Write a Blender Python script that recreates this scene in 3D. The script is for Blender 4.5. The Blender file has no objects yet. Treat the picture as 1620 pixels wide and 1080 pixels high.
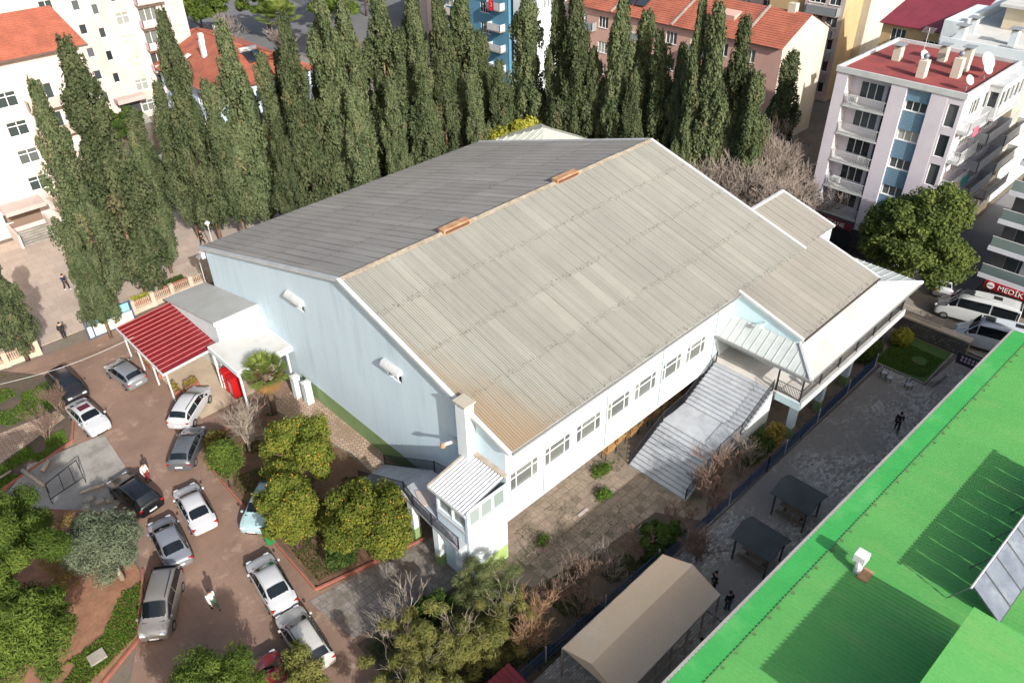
import bpy, bmesh, math, random
import numpy as np
from mathutils import Vector, Matrix
random.seed(7); RS = np.random.RandomState(7)
SC = bpy.context.scene; COL = SC.collection
# ---------------------------------------------------------------- camera, sky, sun, exposure
cam = bpy.data.cameras.new('camera'); camo = bpy.data.objects.new('camera', cam); COL.objects.link(camo)
cam.sensor_width = 36.0; cam.lens = 27.8; cam.clip_end = 2000; cam.clip_start = 0.5
camo.matrix_world = Matrix(((0.7166524, 0.41893859, -0.55758388, 0.0), (-0.69723714, 0.41153997, -0.58693715, 0.0),
                            (-0.01642257, 0.80939811, 0.58703066, 40.35), (0, 0, 0, 1)))
SC.camera = camo
SUN_EL = math.radians(29.5); SUN_AZ = (-0.25, -0.968)      # horizontal direction towards the sun
w = bpy.data.worlds.new('World'); SC.world = w; w.use_nodes = True
nt = w.node_tree; nt.nodes.clear()
sky = nt.nodes.new('ShaderNodeTexSky'); sky.sky_type = 'NISHITA'; sky.sun_disc = False
sky.sun_elevation = SUN_EL; sky.sun_rotation = math.atan2(SUN_AZ[0], SUN_AZ[1]); sky.air_density = 1.0; sky.dust_density = 4.0; sky.ozone_density = 0.4
bg = nt.nodes.new('ShaderNodeBackground'); bg.inputs[1].default_value = 0.115
wo = nt.nodes.new('ShaderNodeOutputWorld'); nt.links.new(sky.outputs[0], bg.inputs[0]); nt.links.new(bg.outputs[0], wo.inputs[0])
sl = bpy.data.lights.new('sun', 'SUN'); sl.energy = 3.8; sl.angle = math.radians(0.55); sl.color = (1.0, 0.97, 0.935)
so = bpy.data.objects.new('sun', sl); COL.objects.link(so)
ld = Vector((-SUN_AZ[0] * math.cos(SUN_EL), -SUN_AZ[1] * math.cos(SUN_EL), -math.sin(SUN_EL)))
so.rotation_euler = ld.to_track_quat('-Z', 'Y').to_euler(); so.location = (0, 0, 80)
SC.view_settings.view_transform = 'Standard'; SC.view_settings.look = 'None'; SC.view_settings.exposure = 0.8; SC.view_settings.gamma = 1.0
SC.cycles.max_bounces = 6; SC.cycles.diffuse_bounces = 3; SC.cycles.transparent_max_bounces = 6; SC.cycles.glossy_bounces = 3
# ---------------------------------------------------------------- helpers
def lin(c):
    return tuple((v / 12.92 if v <= 0.04045 else ((v + 0.055) / 1.055) ** 2.4) for v in (x / 255.0 for x in c))
MATS = {}
def N(t, typ, **kw):
    n = t.nodes.new(typ)
    for k, v in kw.items():
        if k.startswith('i_'): n.inputs[int(k[2:])].default_value = v
        else: setattr(n, k, v)
    return n
def mixc(t, fac, a, b, mode='MIX'):
    m = N(t, 'ShaderNodeMix', data_type='RGBA', blend_type=mode)
    for s, v in ((m.inputs[0], fac), (m.inputs[6], a), (m.inputs[7], b)):
        if isinstance(v, bpy.types.NodeSocket): t.links.new(v, s)
        elif isinstance(v, (int, float)): s.default_value = v
        else: s.default_value = (*v[:3], 1)
    return m.outputs[2]
def ramp(t, fac, lo, hi):
    r = N(t, 'ShaderNodeMapRange', clamp=True); t.links.new(fac, r.inputs[0]); r.inputs[1].default_value = lo; r.inputs[2].default_value = hi
    return r.outputs[0]
def noise(t, pos, scale, detail=4, rough=0.6, stretch=None, dist=0):
    if stretch:
        m = N(t, 'ShaderNodeMapping'); m.inputs[3].default_value = stretch; t.links.new(pos, m.inputs[0]); pos = m.outputs[0]
    n = N(t, 'ShaderNodeTexNoise'); n.inputs['Scale'].default_value = scale; n.inputs['Detail'].default_value = detail
    n.inputs['Roughness'].default_value = rough; n.inputs['Distortion'].default_value = dist
    t.links.new(pos, n.inputs[0]); return n.outputs[0]
def newmat(name):
    m = bpy.data.materials.new(name); m.use_nodes = True; t = m.node_tree; t.nodes.clear()
    out = N(t, 'ShaderNodeOutputMaterial'); p = N(t, 'ShaderNodeBsdfPrincipled'); t.links.new(p.outputs[0], out.inputs[0])
    g = N(t, 'ShaderNodeNewGeometry'); MATS[name] = m
    return m, t, p, g.outputs[0], out
def mat(name, c1, c2=None, sc=0.6, rough=0.8, fine=0.12, fsc=9.0, bump=0.0, bsc=12.0, rnd=0.0, metal=0.0, stain=None, stsc=0.25, stretch=None, spec=0.5, coat=0.0, lo=0.35, hi=0.65):
    if name in MATS: return MATS[name]
    m, t, p, pos, out = newmat(name)
    c1 = lin(c1); c2 = lin(c2) if c2 else tuple(v * 0.85 for v in c1)
    col = mixc(t, ramp(t, noise(t, pos, sc, 5, 0.62, stretch), lo, hi), c1, c2)
    if stain: col = mixc(t, ramp(t, noise(t, pos, stsc, 6, 0.7, stretch), 0.52, 0.74), col, lin(stain))
    if fine:
        f = noise(t, pos, fsc, 3, 0.7)
        g = mixc(t, f, (1 - fine * 2,) * 3, (1 + fine * 2,) * 3); col = mixc(t, 1.0, col, g, 'MULTIPLY')
    if rnd:
        oi = N(t, 'ShaderNodeObjectInfo'); g = mixc(t, oi.outputs['Random'], (1 - rnd,) * 3, (1 + rnd,) * 3); col = mixc(t, 1.0, col, g, 'MULTIPLY')
    t.links.new(col, p.inputs['Base Color'])
    p.inputs['Roughness'].default_value = rough; p.inputs['Metallic'].default_value = metal
    p.inputs['Specular IOR Level'].default_value = spec; p.inputs['Coat Weight'].default_value = coat
    if bump:
        b = N(t, 'ShaderNodeBump'); b.inputs[0].default_value = min(1, bump); b.inputs[1].default_value = 0.03
        t.links.new(noise(t, pos, bsc, 4, 0.65), b.inputs[2]); t.links.new(b.outputs[0], p.inputs['Normal'])
    return m
def flat(name, c, rough=0.6, **k): return mat(name, c, c, rough=rough, fine=k.pop('fine', 0.03), **k)

def link(o, parent=None):
    COL.objects.link(o)
    if parent is not None: o.parent = parent
    return o
def wl(o):
    v = Vector((0, 0, 0))
    while o is not None: v += o.location; o = o.parent
    return v
def tag(o, label, cat=None, group=None, kind=None):
    if label: o['label'] = label
    if cat: o['category'] = cat
    if group: o['group'] = group
    if kind: o['kind'] = kind
    return o
def thing(name, label, cat, loc=(0, 0, 0), rz=0.0, group=None):
    o = bpy.data.objects.new(name, None); o.empty_display_size = 0.3; o.location = loc; o.rotation_euler = (0, 0, rz); link(o)
    return tag(o, label, cat, group)
class MB:
    def __init__(s): s.v = []; s.f = []
    def add(s, vs, fs):
        b = len(s.v); s.v += [tuple(map(float, p)) for p in vs]; s.f += [tuple(b + i for i in f) for f in fs]; return s
    def box(s, x0, x1, y0, y1, z0, z1):
        return s.add([(x0, y0, z0), (x1, y0, z0), (x1, y1, z0), (x0, y1, z0), (x0, y0, z1), (x1, y0, z1), (x1, y1, z1), (x0, y1, z1)],
                     [(0, 3, 2, 1), (4, 5, 6, 7), (0, 1, 5, 4), (1, 2, 6, 5), (2, 3, 7, 6), (3, 0, 4, 7)])
    def quad(s, *p): return s.add(p, [tuple(range(len(p)))])
    def prism(s, pts, z0, z1):                       # pts: plan polygon, counter-clockwise; z1 may be a list of heights
        n = len(pts); zt = z1 if isinstance(z1, (list, tuple)) else [z1] * n; zb = z0 if isinstance(z0, (list, tuple)) else [z0] * n
        return s.add([(p[0], p[1], zb[i]) for i, p in enumerate(pts)] + [(p[0], p[1], zt[i]) for i, p in enumerate(pts)],
                     [tuple(range(n - 1, -1, -1)), tuple(range(n, 2 * n))] + [(i, (i + 1) % n, n + (i + 1) % n, n + i) for i in range(n)])
    def slab(s, a, b, c, d, th):                     # a sheet through four corners, thickened downwards
        A = [Vector(p) for p in (a, b, c, d)]; nrm = (A[1] - A[0]).cross(A[3] - A[0]).normalized() * th
        if nrm.z < 0: nrm = -nrm
        return s.add([tuple(p - nrm) for p in A] + [tuple(p) for p in A], [(3, 2, 1, 0), (4, 5, 6, 7), (0, 1, 5, 4), (1, 2, 6, 5), (2, 3, 7, 6), (3, 0, 4, 7)])
    def tube(s, pts, r, n=6, r2=None, cap=True):
        P = [Vector(p) for p in pts]; k = len(P); base = len(s.v); prev = None
        for i, p in enumerate(P):
            d = ((P[min(i + 1, k - 1)] - P[max(i - 1, 0)])).normalized()
            if prev is None: a = d.orthogonal().normalized()
            else: a = (prev - d * prev.dot(d)).normalized()
            prev = a; b = d.cross(a); rr = r if r2 is None else r + (r2 - r) * i / max(1, k - 1)
            if isinstance(r, (list, tuple)): rr = r[i]
            for j in range(n):
                t = 2 * math.pi * j / n; s.v.append(tuple(p + a * math.cos(t) * rr + b * math.sin(t) * rr))
        for i in range(k - 1):
            for j in range(n):
                s.f.append((base + i * n + j, base + i * n + (j + 1) % n, base + (i + 1) * n + (j + 1) % n, base + (i + 1) * n + j))
        if cap: s.f.append(tuple(base + j for j in range(n - 1, -1, -1))); s.f.append(tuple(base + (k - 1) * n + j for j in range(n)))
        return s
    def bar(s, a, b, w): return s.tube([a, b], w * 0.7071, 4)
    def ball(s, c, r, n=6, m=4, sq=(1, 1, 1)):
        b = len(s.v); s.v.append((c[0], c[1], c[2] + r * sq[2]))
        for i in range(1, m):
            for j in range(n):
                a, t = math.pi * i / m, 2 * math.pi * j / n
                s.v.append((c[0] + r * sq[0] * math.sin(a) * math.cos(t), c[1] + r * sq[1] * math.sin(a) * math.sin(t), c[2] + r * sq[2] * math.cos(a)))
        s.v.append((c[0], c[1], c[2] - r * sq[2])); e = len(s.v) - 1
        for j in range(n):
            s.f.append((b, b + 1 + j, b + 1 + (j + 1) % n)); s.f.append((e, e - n + (j + 1) % n, e - n + j))
            for i in range(m - 2): s.f.append((b + 1 + i * n + j, b + 1 + (i + 1) * n + j, b + 1 + (i + 1) * n + (j + 1) % n, b + 1 + i * n + (j + 1) % n))
        return s
    def mesh(s, name, m, smooth=False):
        me = bpy.data.meshes.new(name); me.from_pydata(s.v, [], s.f); me.materials.append(m)
        if smooth: me.shade_smooth()
        return me
    def build(s, name, m, parent=None, smooth=False, bevel=0.0, local=False):
        me = s.mesh(name, m, smooth); o = bpy.data.objects.new(name, me); link(o, parent)
        if parent is not None and not local: me.transform(Matrix.Translation(-wl(parent)))
        if bevel:
            md = o.modifiers.new('bevel', 'BEVEL'); md.width = bevel; md.segments = 2; md.limit_method = 'ANGLE'
        return o
def inst(name, me, parent, loc=(0, 0, 0), rz=0.0, sc=None, world=True):
    o = bpy.data.objects.new(name, me); link(o, parent)
    o.location = (Vector(loc) - wl(parent)) if (world and parent is not None) else loc
    o.rotation_euler = (0, 0, rz)
    if sc is not None: o.scale = sc if hasattr(sc, '__len__') else (sc,) * 3
    return o
def copy_thing(o, loc, rz, label, sc=None):
    c = o.copy(); link(c); c.location = loc; c.rotation_euler = (0, 0, rz); c['label'] = label
    if sc is not None: c.scale = sc
    for ch in o.children:
        k = ch.copy(); link(k, c)
        for g in ch.children: h = g.copy(); link(h, k)
    return c
def struct(name, mb, m, parent=None, **k):
    o = mb.build(name, m, parent, **k)
    if parent is None: o['kind'] = 'structure'
    return o
def ground_poly(name, pts, z, m, th=0.06):
    a = sum(pts[i][0] * pts[(i + 1) % len(pts)][1] - pts[(i + 1) % len(pts)][0] * pts[i][1] for i in range(len(pts)))
    if a < 0: pts = pts[::-1]
    return struct(name, MB().prism(pts, z - th, z), m)
# walls with real openings.  local frame: x to the right seen from outside, z up, y into the wall
R_MY = 0.0; R_MX = -math.pi / 2; R_PY = math.pi; R_PX = math.pi / 2
def facade_mesh(W, H, holes, reveal=0.16):
    xs = sorted({0, W} | {h[0] for h in holes} | {h[0] + h[2] for h in holes}); zs = sorted({0, H} | {h[1] for h in holes} | {h[1] + h[3] for h in holes})
    mb = MB()
    for i in range(len(xs) - 1):
        for j in range(len(zs) - 1):
            cx, cz = (xs[i] + xs[i + 1]) / 2, (zs[j] + zs[j + 1]) / 2
            if any(h[0] < cx < h[0] + h[2] and h[1] < cz < h[1] + h[3] for h in holes): continue
            mb.quad((xs[i], 0, zs[j]), (xs[i + 1], 0, zs[j]), (xs[i + 1], 0, zs[j + 1]), (xs[i], 0, zs[j + 1]))
    for x, z, a, b in [h[:4] for h in holes]:
        r = reveal
        mb.quad((x, 0, z), (x, r, z), (x + a, r, z), (x + a, 0, z)); mb.quad((x, 0, z + b), (x + a, 0, z + b), (x + a, r, z + b), (x, r, z + b))
        mb.quad((x, 0, z), (x, 0, z + b), (x, r, z + b), (x, r, z)); mb.quad((x + a, 0, z), (x + a, r, z), (x + a, r, z + b), (x + a, 0, z + b))
    return mb
WC = {}
def window(parent, loc, rz, a, b, cols=2, rows=1, fm='white_frame', gm='dark_glass', fw=0.07, sill=True, split=False, name='window'):
    """a window of width a and height b; loc is its lower left corner on the wall face"""
    cs = cols if isinstance(cols, (list, tuple)) else [1.0 / cols] * cols; rs = rows if isinstance(rows, (list, tuple)) else [1.0 / rows] * rows
    key = (round(a, 2), round(b, 2), tuple(cs), tuple(rs), fm, gm, fw, sill)
    if key not in WC:
        mb = MB(); y0, y1 = 0.06, 0.13
        X = [0]; [X.append(X[-1] + c * a) for c in cs]; Z = [0]; [Z.append(Z[-1] + c * b) for c in rs]
        for i, x in enumerate(X): mb.box(max(0, x - fw / 2), min(a, x + fw / 2), y0, y1, 0, b)
        for i, z in enumerate(Z):
            for k in range(len(X) - 1): mb.box(max(0, X[k] - fw / 2) + fw * (0.5 if k == 0 else 1.0), min(a, X[k + 1] + fw / 2) - fw * (0.5 if k == len(X) - 2 else 1.0), y0 + 0.004, y1 - 0.004, max(0, z - fw / 2), min(b, z + fw / 2))
        if sill: mb.box(-0.06, a + 0.06, -0.07, 0.05, -0.06, -0.002)
        fr = mb.mesh('window_frame', MATS[fm])
        panes = [MB().quad((X[i], 0.1, Z[j]), (X[i + 1], 0.1, Z[j]), (X[i + 1], 0.1, Z[j + 1]), (X[i], 0.1, Z[j + 1])).mesh('pane', MATS[gm]) for i in range(len(cs)) for j in range(len(rs))] if split else \
                [MB().quad((0, 0.1, 0), (a, 0.1, 0), (a, 0.1, b), (0, 0.1, b)).mesh('pane', MATS[gm])]
        WC[key] = (fr, panes)
    fr, panes = WC[key]
    o = inst(name, fr, parent, loc, rz)
    for p in panes: inst('pane', p, o, (0, 0, 0), world=False)
    return o
def wall(parent, loc, rz, W, H, holes, m, name='wall', win=True, **k):
    o = facade_mesh(W, H, [h[:4] for h in holes]).build(name, m, None); o.parent = parent
    o.location = Vector(loc) - wl(parent); o.rotation_euler = (0, 0, rz); c, s = math.cos(rz), math.sin(rz)
    if win:
        for h in holes:
            kw = dict(k); kw.update(h[4] if len(h) > 4 else {})
            if kw.get('skip'): continue
            window(parent, (loc[0] + h[0] * c, loc[1] + h[0] * s, loc[2] + h[1]), rz, h[2], h[3], **kw)
    return o
def railing(parent, pts, h, m, step=0.14, name='railing', r=0.02, post_at=True):
    """handrail, bottom rail and joined balusters along a polyline; one mesh part per member kind"""
    top = MB(); bal = MB()
    for i in range(len(pts) - 1):
        a, b = Vector(pts[i]), Vector(pts[i + 1]); L = (b - a).length
        top.tube([a + Vector((0, 0, h)), b + Vector((0, 0, h))], r * 1.3, 5); top.tube([a + Vector((0, 0, 0.1)), b + Vector((0, 0, 0.1))], r, 4)
        n = max(1, int(L / step))
        for k in range(1, n): p = a.lerp(b, k / n); bal.bar(p + Vector((0, 0, 0.1)), p + Vector((0, 0, h)), r * 1.1)
        for p in ((a, b) if i == 0 else (b,)): top.bar(p, p + Vector((0, 0, h + 0.04)), 0.06)
    o = top.build(name, m, parent); bal2 = bal.build('balusters', m, o); bal2['kind'] = 'stuff'
    return o
# ---------------------------------------------------------------- materials
def glass(name, c, c2, rough=0.08, rnd=True):
    m, t, p, pos, out = newmat(name)
    oi = N(t, 'ShaderNodeObjectInfo'); f = ramp(t, oi.outputs['Random'], 0.35, 0.8)
    t.links.new(mixc(t, f, lin(c), lin(c2)), p.inputs['Base Color']); p.inputs['Roughness'].default_value = rough; p.inputs['Specular IOR Level'].default_value = 0.6
    return m
flat('white_frame', (225, 226, 224), 0.5); flat('brown_frame', (120, 100, 88), 0.6); flat('grey_frame', (130, 136, 138), 0.5)
glass('dark_glass', (38, 44, 48), (86, 92, 92)); glass('gym_glass', (84, 88, 87), (112, 115, 110), 0.15); glass('curtain_glass', (58, 66, 66), (168, 170, 160), 0.2); glass('car_glass', (14, 18, 21), (24, 29, 33), 0.04)
mat('earth', (96, 84, 72), (112, 104, 94), 0.08, 0.95, 0.2, 3.0, bump=0.5, stain=(80, 86, 52), stsc=0.2)
mat('asphalt', (92, 92, 94), (108, 106, 105), 0.15, 0.9, 0.12, 6.0, bump=0.3, bsc=30)
mat('white_paint', (206, 214, 216), (196, 206, 208), 0.5, 0.75, 0.04, stain=(188, 196, 194), stsc=0.6)
mat('blue_paint', (194, 211, 219), (188, 206, 215), 0.5, 0.8, 0.035, 5.0, stain=(176, 194, 202), stsc=0.9, stretch=(1, 1, 0.14))
mat('green_paint', (122, 146, 96), (108, 133, 84), 0.7, 0.8, 0.08)
mat('trim_white', (190, 192, 191), (172, 176, 176), 0.8, 0.6, 0.08)
mat('downpipe', (176, 192, 196), rough=0.5)
mat('black_iron', (34, 36, 42), rough=0.55, fine=0.1); mat('light_iron', (190, 190, 188), rough=0.5)
mat('concrete', (150, 146, 138), (128, 124, 116), 0.5, 0.9, 0.12, bump=0.3, stain=(104, 98, 90))
mat('stone_step', (166, 169, 173), (152, 156, 161), 0.8, 0.8, 0.06, stain=(134, 135, 135), stsc=0.9)
mat('rust', (142, 104, 74), (168, 136, 104), 2.0, 0.9, 0.2)
mat('terracotta', (158, 92, 70), (138, 76, 58), 0.5, 0.85, 0.18, 5.0, rnd=0.05, stain=(128, 76, 60), stsc=0.5)
mat('wood', (168, 132, 84), (146, 110, 68), 2.0, 0.7, 0.1)
# corrugated fibre cement of the hall roof, weathered, with brown lichen and soot stains
def roofmat(name, ca, cb, rusty):
    m, t, p, pos, out = newmat(name)
    oi = N(t, 'ShaderNodeObjectInfo'); tc = N(t, 'ShaderNodeTexCoord'); ob = N(t, 'ShaderNodeSeparateXYZ'); t.links.new(tc.outputs['Object'], ob.inputs[0])
    def mth(op, *v):
        n = N(t, 'ShaderNodeMath', operation=op)
        for i, q in enumerate(v):
            if isinstance(q, bpy.types.NodeSocket): t.links.new(q, n.inputs[i])
            else: n.inputs[i].default_value = q
        return n.outputs[0]
    a = mixc(t, ramp(t, noise(t, pos, 0.16, 6, 0.7), 0.35, 0.65), lin(ca), lin(cb))
    st = noise(t, pos, 1.0, 5, 0.7, (7.0, 0.05, 0.05)); a = mixc(t, mth('MULTIPLY', ramp(t, st, 0.45, 0.75), 0.6), a, tuple(v * 0.6 for v in lin(cb)))
    # grime along the side laps and speckled round the fixings at the lower end of each sheet
    brk = noise(t, pos, 1.4, 4, 0.7, (.6, .16, .16)); lap = mth('MULTIPLY', mth('LESS_THAN', ob.outputs[0], 0.13), ramp(t, brk, 0.28, 0.6)); a = mixc(t, mth('MULTIPLY', lap, 0.5), a, lin((84, 78, 68)))
    sp = noise(t, pos, 5.5, 3, 0.8); low = mth('LESS_THAN', ob.outputs[1], 0.42); a = mixc(t, mth('MULTIPLY', mth('MULTIPLY', low, ramp(t, sp, 0.54, 0.62)), 0.8), a, lin((78, 72, 62)))
    sp2 = noise(t, pos, 2.6, 4, 0.8); a = mixc(t, mth('MULTIPLY', ramp(t, sp2, 0.66, 0.72), 0.6), a, lin((88, 82, 72)))
    odd = mth('GREATER_THAN', oi.outputs['Random'], 0.9); a = mixc(t, mth('MULTIPLY', odd, 0.1), a, lin((176, 172, 162)))
    g = mixc(t, oi.outputs['Random'], (0.975,) * 3, (1.02,) * 3); a = mixc(t, 1.0, a, g, 'MULTIPLY')
    if rusty:
        sx = N(t, 'ShaderNodeSeparateXYZ'); t.links.new(pos, sx.inputs[0])
        d = mth('ADD', mth('MULTIPLY', mth('SUBTRACT', sx.outputs[0], 22.0), 0.2), mth('MULTIPLY', mth('SUBTRACT', sx.outputs[1], 24.0), 0.1))
        d = mth('ADD', d, mth('MULTIPLY', st, -1.5)); k = N(t, 'ShaderNodeMapRange', clamp=True); t.links.new(d, k.inputs[0]); k.inputs[1].default_value = 0.3; k.inputs[2].default_value = -0.6
        a = mixc(t, mth('MULTIPLY', k.outputs[0], 0.85), a, lin((132, 112, 88)))
    t.links.new(a, p.inputs['Base Color']); p.inputs['Roughness'].default_value = 0.9; p.inputs['Specular IOR Level'].default_value = 0.25
    return m
roofmat('hall_roof', (140, 140, 132), (130, 130, 123), True); roofmat('wing_roof', (140, 137, 129), (130, 127, 120), False)
roofmat('hall_roof_rear', (144, 142, 137), (132, 130, 126), False)
def lines_mat(name, c1, c2, joint, bw, bh, offs=0.5, mort=0.02, rot=0.0, stain=None, fine=0.15, rough=0.9, sc=0.4, bump=0.4, stsc=0.3, lo=0.52, hi=0.7):
    m, t, p, pos, out = newmat(name)
    mp = N(t, 'ShaderNodeMapping'); mp.inputs[2].default_value = (0, 0, rot); t.links.new(pos, mp.inputs[0])
    b = N(t, 'ShaderNodeTexBrick', offset=offs); t.links.new(mp.outputs[0], b.inputs[0])
    b.inputs['Color1'].default_value = (*lin(c1), 1); b.inputs['Color2'].default_value = (*lin(c2), 1); b.inputs['Mortar'].default_value = (*lin(joint), 1)
    b.inputs['Scale'].default_value = 1.0; b.inputs['Mortar Size'].default_value = mort; b.inputs['Brick Width'].default_value = bw; b.inputs['Row Height'].default_value = bh
    col = b.outputs[0]
    if stain: col = mixc(t, ramp(t, noise(t, pos, stsc, 6, 0.7), lo, hi), col, lin(stain))
    f = noise(t, pos, 6, 4, 0.7); col = mixc(t, 1.0, col, mixc(t, f, (1 - 2 * fine,) * 3, (1 + 2 * fine,) * 3), 'MULTIPLY')
    t.links.new(col, p.inputs['Base Color']); p.inputs['Roughness'].default_value = rough
    bm_ = N(t, 'ShaderNodeBump'); bm_.inputs[0].default_value = bump; bm_.inputs[1].default_value = 0.02
    inv = N(t, 'ShaderNodeMath', operation='SUBTRACT'); inv.inputs[0].default_value = 1.0; t.links.new(b.outputs[1], inv.inputs[1])
    t.links.new(inv.outputs[0], bm_.inputs[2]); t.links.new(bm_.outputs[0], p.inputs['Normal'])
    return m
lines_mat('cobble', (128, 122, 114), (192, 186, 174), (98, 94, 87), 0.3, 0.16, mort=0.01, stain=(138, 131, 122), stsc=0.22, lo=0.42, hi=0.56, fine=0.1)
lines_mat('brick_path', (146, 124, 106), (170, 148, 128), (112, 96, 80), 0.34, 0.3, mort=0.025, rot=0.5, stain=(128, 108, 88))
lines_mat('street_paving', (170, 154, 140), (156, 142, 130), (136, 124, 112), 1.2, 1.2, mort=0.015, rot=0.02, stain=(146, 130, 116), stsc=0.15)
lines_mat('slab_path', (128, 122, 116), (142, 136, 130), (92, 86, 78), 0.5, 0.5, mort=0.02, rot=0.05, stain=(100, 92, 82), stsc=0.6, lo=.42, hi=.62)
# worn brown car park surface: faded reddish concrete blocks with dark oil and pale dust
m_, t_, p_, pos_, o_ = newmat('parking')
c_ = mixc(t_, ramp(t_, noise(t_, pos_, 0.22, 6, 0.68), 0.35, 0.65), lin((134, 109, 94)), lin((112, 90, 77)))
c_ = mixc(t_, ramp(t_, noise(t_, pos_, 0.5, 6, 0.75), 0.56, 0.72), c_, lin((158, 136, 118)))
c_ = mixc(t_, ramp(t_, noise(t_, pos_, 0.75, 6, 0.75, dist=1.0), 0.6, 0.75), c_, lin((84, 70, 62)))
c_ = mixc(t_, 1.0, c_, mixc(t_, noise(t_, pos_, 9, 4, 0.8), (0.78,) * 3, (1.22,) * 3), 'MULTIPLY')
br_ = N(t_, 'ShaderNodeTexBrick', offset=0.0); t_.links.new(pos_, br_.inputs[0]); br_.inputs['Scale'].default_value = 1.0; br_.inputs['Brick Width'].default_value = 3.0; br_.inputs['Row Height'].default_value = 2.2; br_.inputs['Mortar Size'].default_value = 0.012
c_ = mixc(t_, br_.outputs[1], c_, mixc(t_, 0.5, c_, lin((92, 74, 60))))
t_.links.new(c_, p_.inputs['Base Color']); p_.inputs['Roughness'].default_value = 0.92
mat('yard_slab', (150, 134, 117), (126, 112, 97), 1.1, 0.92, 0.16, 5.0, rnd=0.045, bump=0.3, stain=(96, 87, 74), stsc=0.45)
mat('yard_base', (130, 117, 102), (112, 100, 86), 0.5, 0.95, 0.18, 5.0, bump=0.4, stain=(78, 76, 52), stsc=0.5)
mat('soil', (104, 78, 58), (88, 66, 50), 0.8, 0.97, 0.25, 5.0, bump=0.8, bsc=8, stain=(72, 74, 44), stsc=0.5)
mat('red_soil', (142, 104, 80), (122, 84, 64), 0.9, 0.97, 0.2, 5.0, bump=0.8, bsc=7, stain=(104, 90, 58), stsc=0.6)
mat('dark_soil', (88, 75, 62), (72, 64, 53), 0.6, 0.97, 0.25, 5.0, bump=0.8, bsc=8, stain=(56, 64, 38), stsc=0.5)
mat('lawn', (62, 94, 40), (76, 98, 46), 0.8, 0.95, 0.25, 12.0, bump=0.8, bsc=20, stain=(90, 72, 54), stsc=0.4)
mat('kerb_red', (150, 92, 74), (132, 80, 66), 1.5, 0.9, 0.12); mat('kerb_grey', (150, 144, 134), (130, 124, 116), 1.5, 0.9, 0.12)
# ---------------------------------------------------------------- setting
struct('ground', MB().quad((-500, -500, -0.06), (700, -500, -0.06), (700, 700, -0.06), (-500, 700, -0.06)), MATS['earth'])
ground_poly('parking_lot', [(-2, 27), (4.5, 22), (19.5, 22), (19.3, 28.7), (12.1, 30.2), (12.4, 45.2), (13.9, 47.6), (19.0, 48.2), (22.0, 48.2), (22.0, 67.2), (5.0, 67.6), (1, 58), (3.5, 54.5), (6.4, 54.4), (7.4, 46.6), (5.0, 39.5), (2.9, 35)], 0.0, MATS['parking'])
ground_poly('pedestrian_street', [(-40, 69.3), (62, 69.3), (62, 79), (-40, 79)], 0.03, MATS['street_paving'])
ground_poly('pavement', [(-40, 79.1), (60, 79.1), (60, 92), (-40, 92)], 0.0, MATS['street_paving'])
ground_poly('front_yard', [(19.6, 17.0), (64, 17.0), (64, 40), (22.2, 40), (19.6, 24)], 0.0, MATS['yard_base'])
ground_poly('cobbled_yard', [(27.6, 4), (63, 4), (63, 12.2), (57.2, 12.6), (57.2, 16.2), (27.6, 16.4)], 0.01, MATS['cobble'])
ground_poly('tent_yard', [(8, 4), (27.5, 4), (27.5, 17.2), (8, 17.2)], -0.01, MATS['cobble'])
ground_poly('shrub_bed', [(11.2, 16.8), (33, 17.1), (31.5, 19.6), (26, 20.2), (21.5, 21.2), (19.5, 24.3), (11.6, 25.6)], 0.03, MATS['dark_soil'])
ground_poly('lawn', [(57.4, 12.8), (62.9, 12.8), (62.9, 16.9), (57.4, 16.9)], 0.04, MATS['lawn'])
ground_poly('road', [(64.2, -60), (72.0, -60), (72.0, 130), (64.2, 130)], 0.02, mat('pale_asphalt', (134, 127, 118), (118, 112, 105), 0.2, 0.9, 0.1, 6.0, bump=0.3, bsc=30))
ground_poly('side_street', [(72.1, 15.2), (220, 15.2), (220, 20.6), (72.1, 20.6)], 0.02, MATS['asphalt'])
ground_poly('far_street', [(56, 128), (240, 128), (240, 185), (56, 185)], 0.02, MATS['asphalt'])
ground_poly('orange_garden', [(12.2, 30.6), (19.2, 28.9), (20.0, 33.5), (20.2, 38.6), (18.6, 47.6), (14.0, 47.3), (12.6, 45.0)], 0.06, MATS['soil'], 0.1)
ground_poly('slab_path', [(11.2, 30.0), (19.3, 28.7), (22, 28), (22, 24.3), (19.6, 24.2), (11.7, 26.0)], 0.02, MATS['slab_path'])
ground_poly('gable_path', [(18.8, 48.1), (20.4, 38.6), (20.1, 33.4), (22.2, 33), (22.2, 48.1)], 0.02, MATS['brick_path'])
ground_poly('left_garden', [(-14, 69), (4.6, 68.8), (7.8, 64.5), (7.2, 57.0), (6.0, 54.7), (-14, 50)], 0.03, MATS['dark_soil'])
ground_poly('garden_walk', [(2.0, 59.6), (6.8, 59.2), (6.9, 57.9), (1.0, 55.8), (-10, 54), (-10, 57)], 0.05, MATS['brick_path'])
ground_poly('concrete_pad', [(3.2, 54.4), (8.3, 53.8), (7.9, 46.9), (5.6, 45.6), (2.4, 49.2), (0.5, 52.0)], 0.05, MATS['concrete'])
ground_poly('red_soil_bed', [(-8, 49), (3.4, 49), (5.2, 46), (4.9, 39.4), (2.9, 34.8), (-0.6, 33.2), (-10, 33)], 0.04, MATS['red_soil'])
ground_poly('carport_floor', [(14.4, 50.2), (21.9, 50.2), (21.9, 62.6), (14.4, 62.6)], 0.02, mat('carport_conc', (176, 160, 138), (158, 142, 122), 0.6, 0.9, 0.1))
mat('kerbk', (150, 144, 134))
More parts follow.
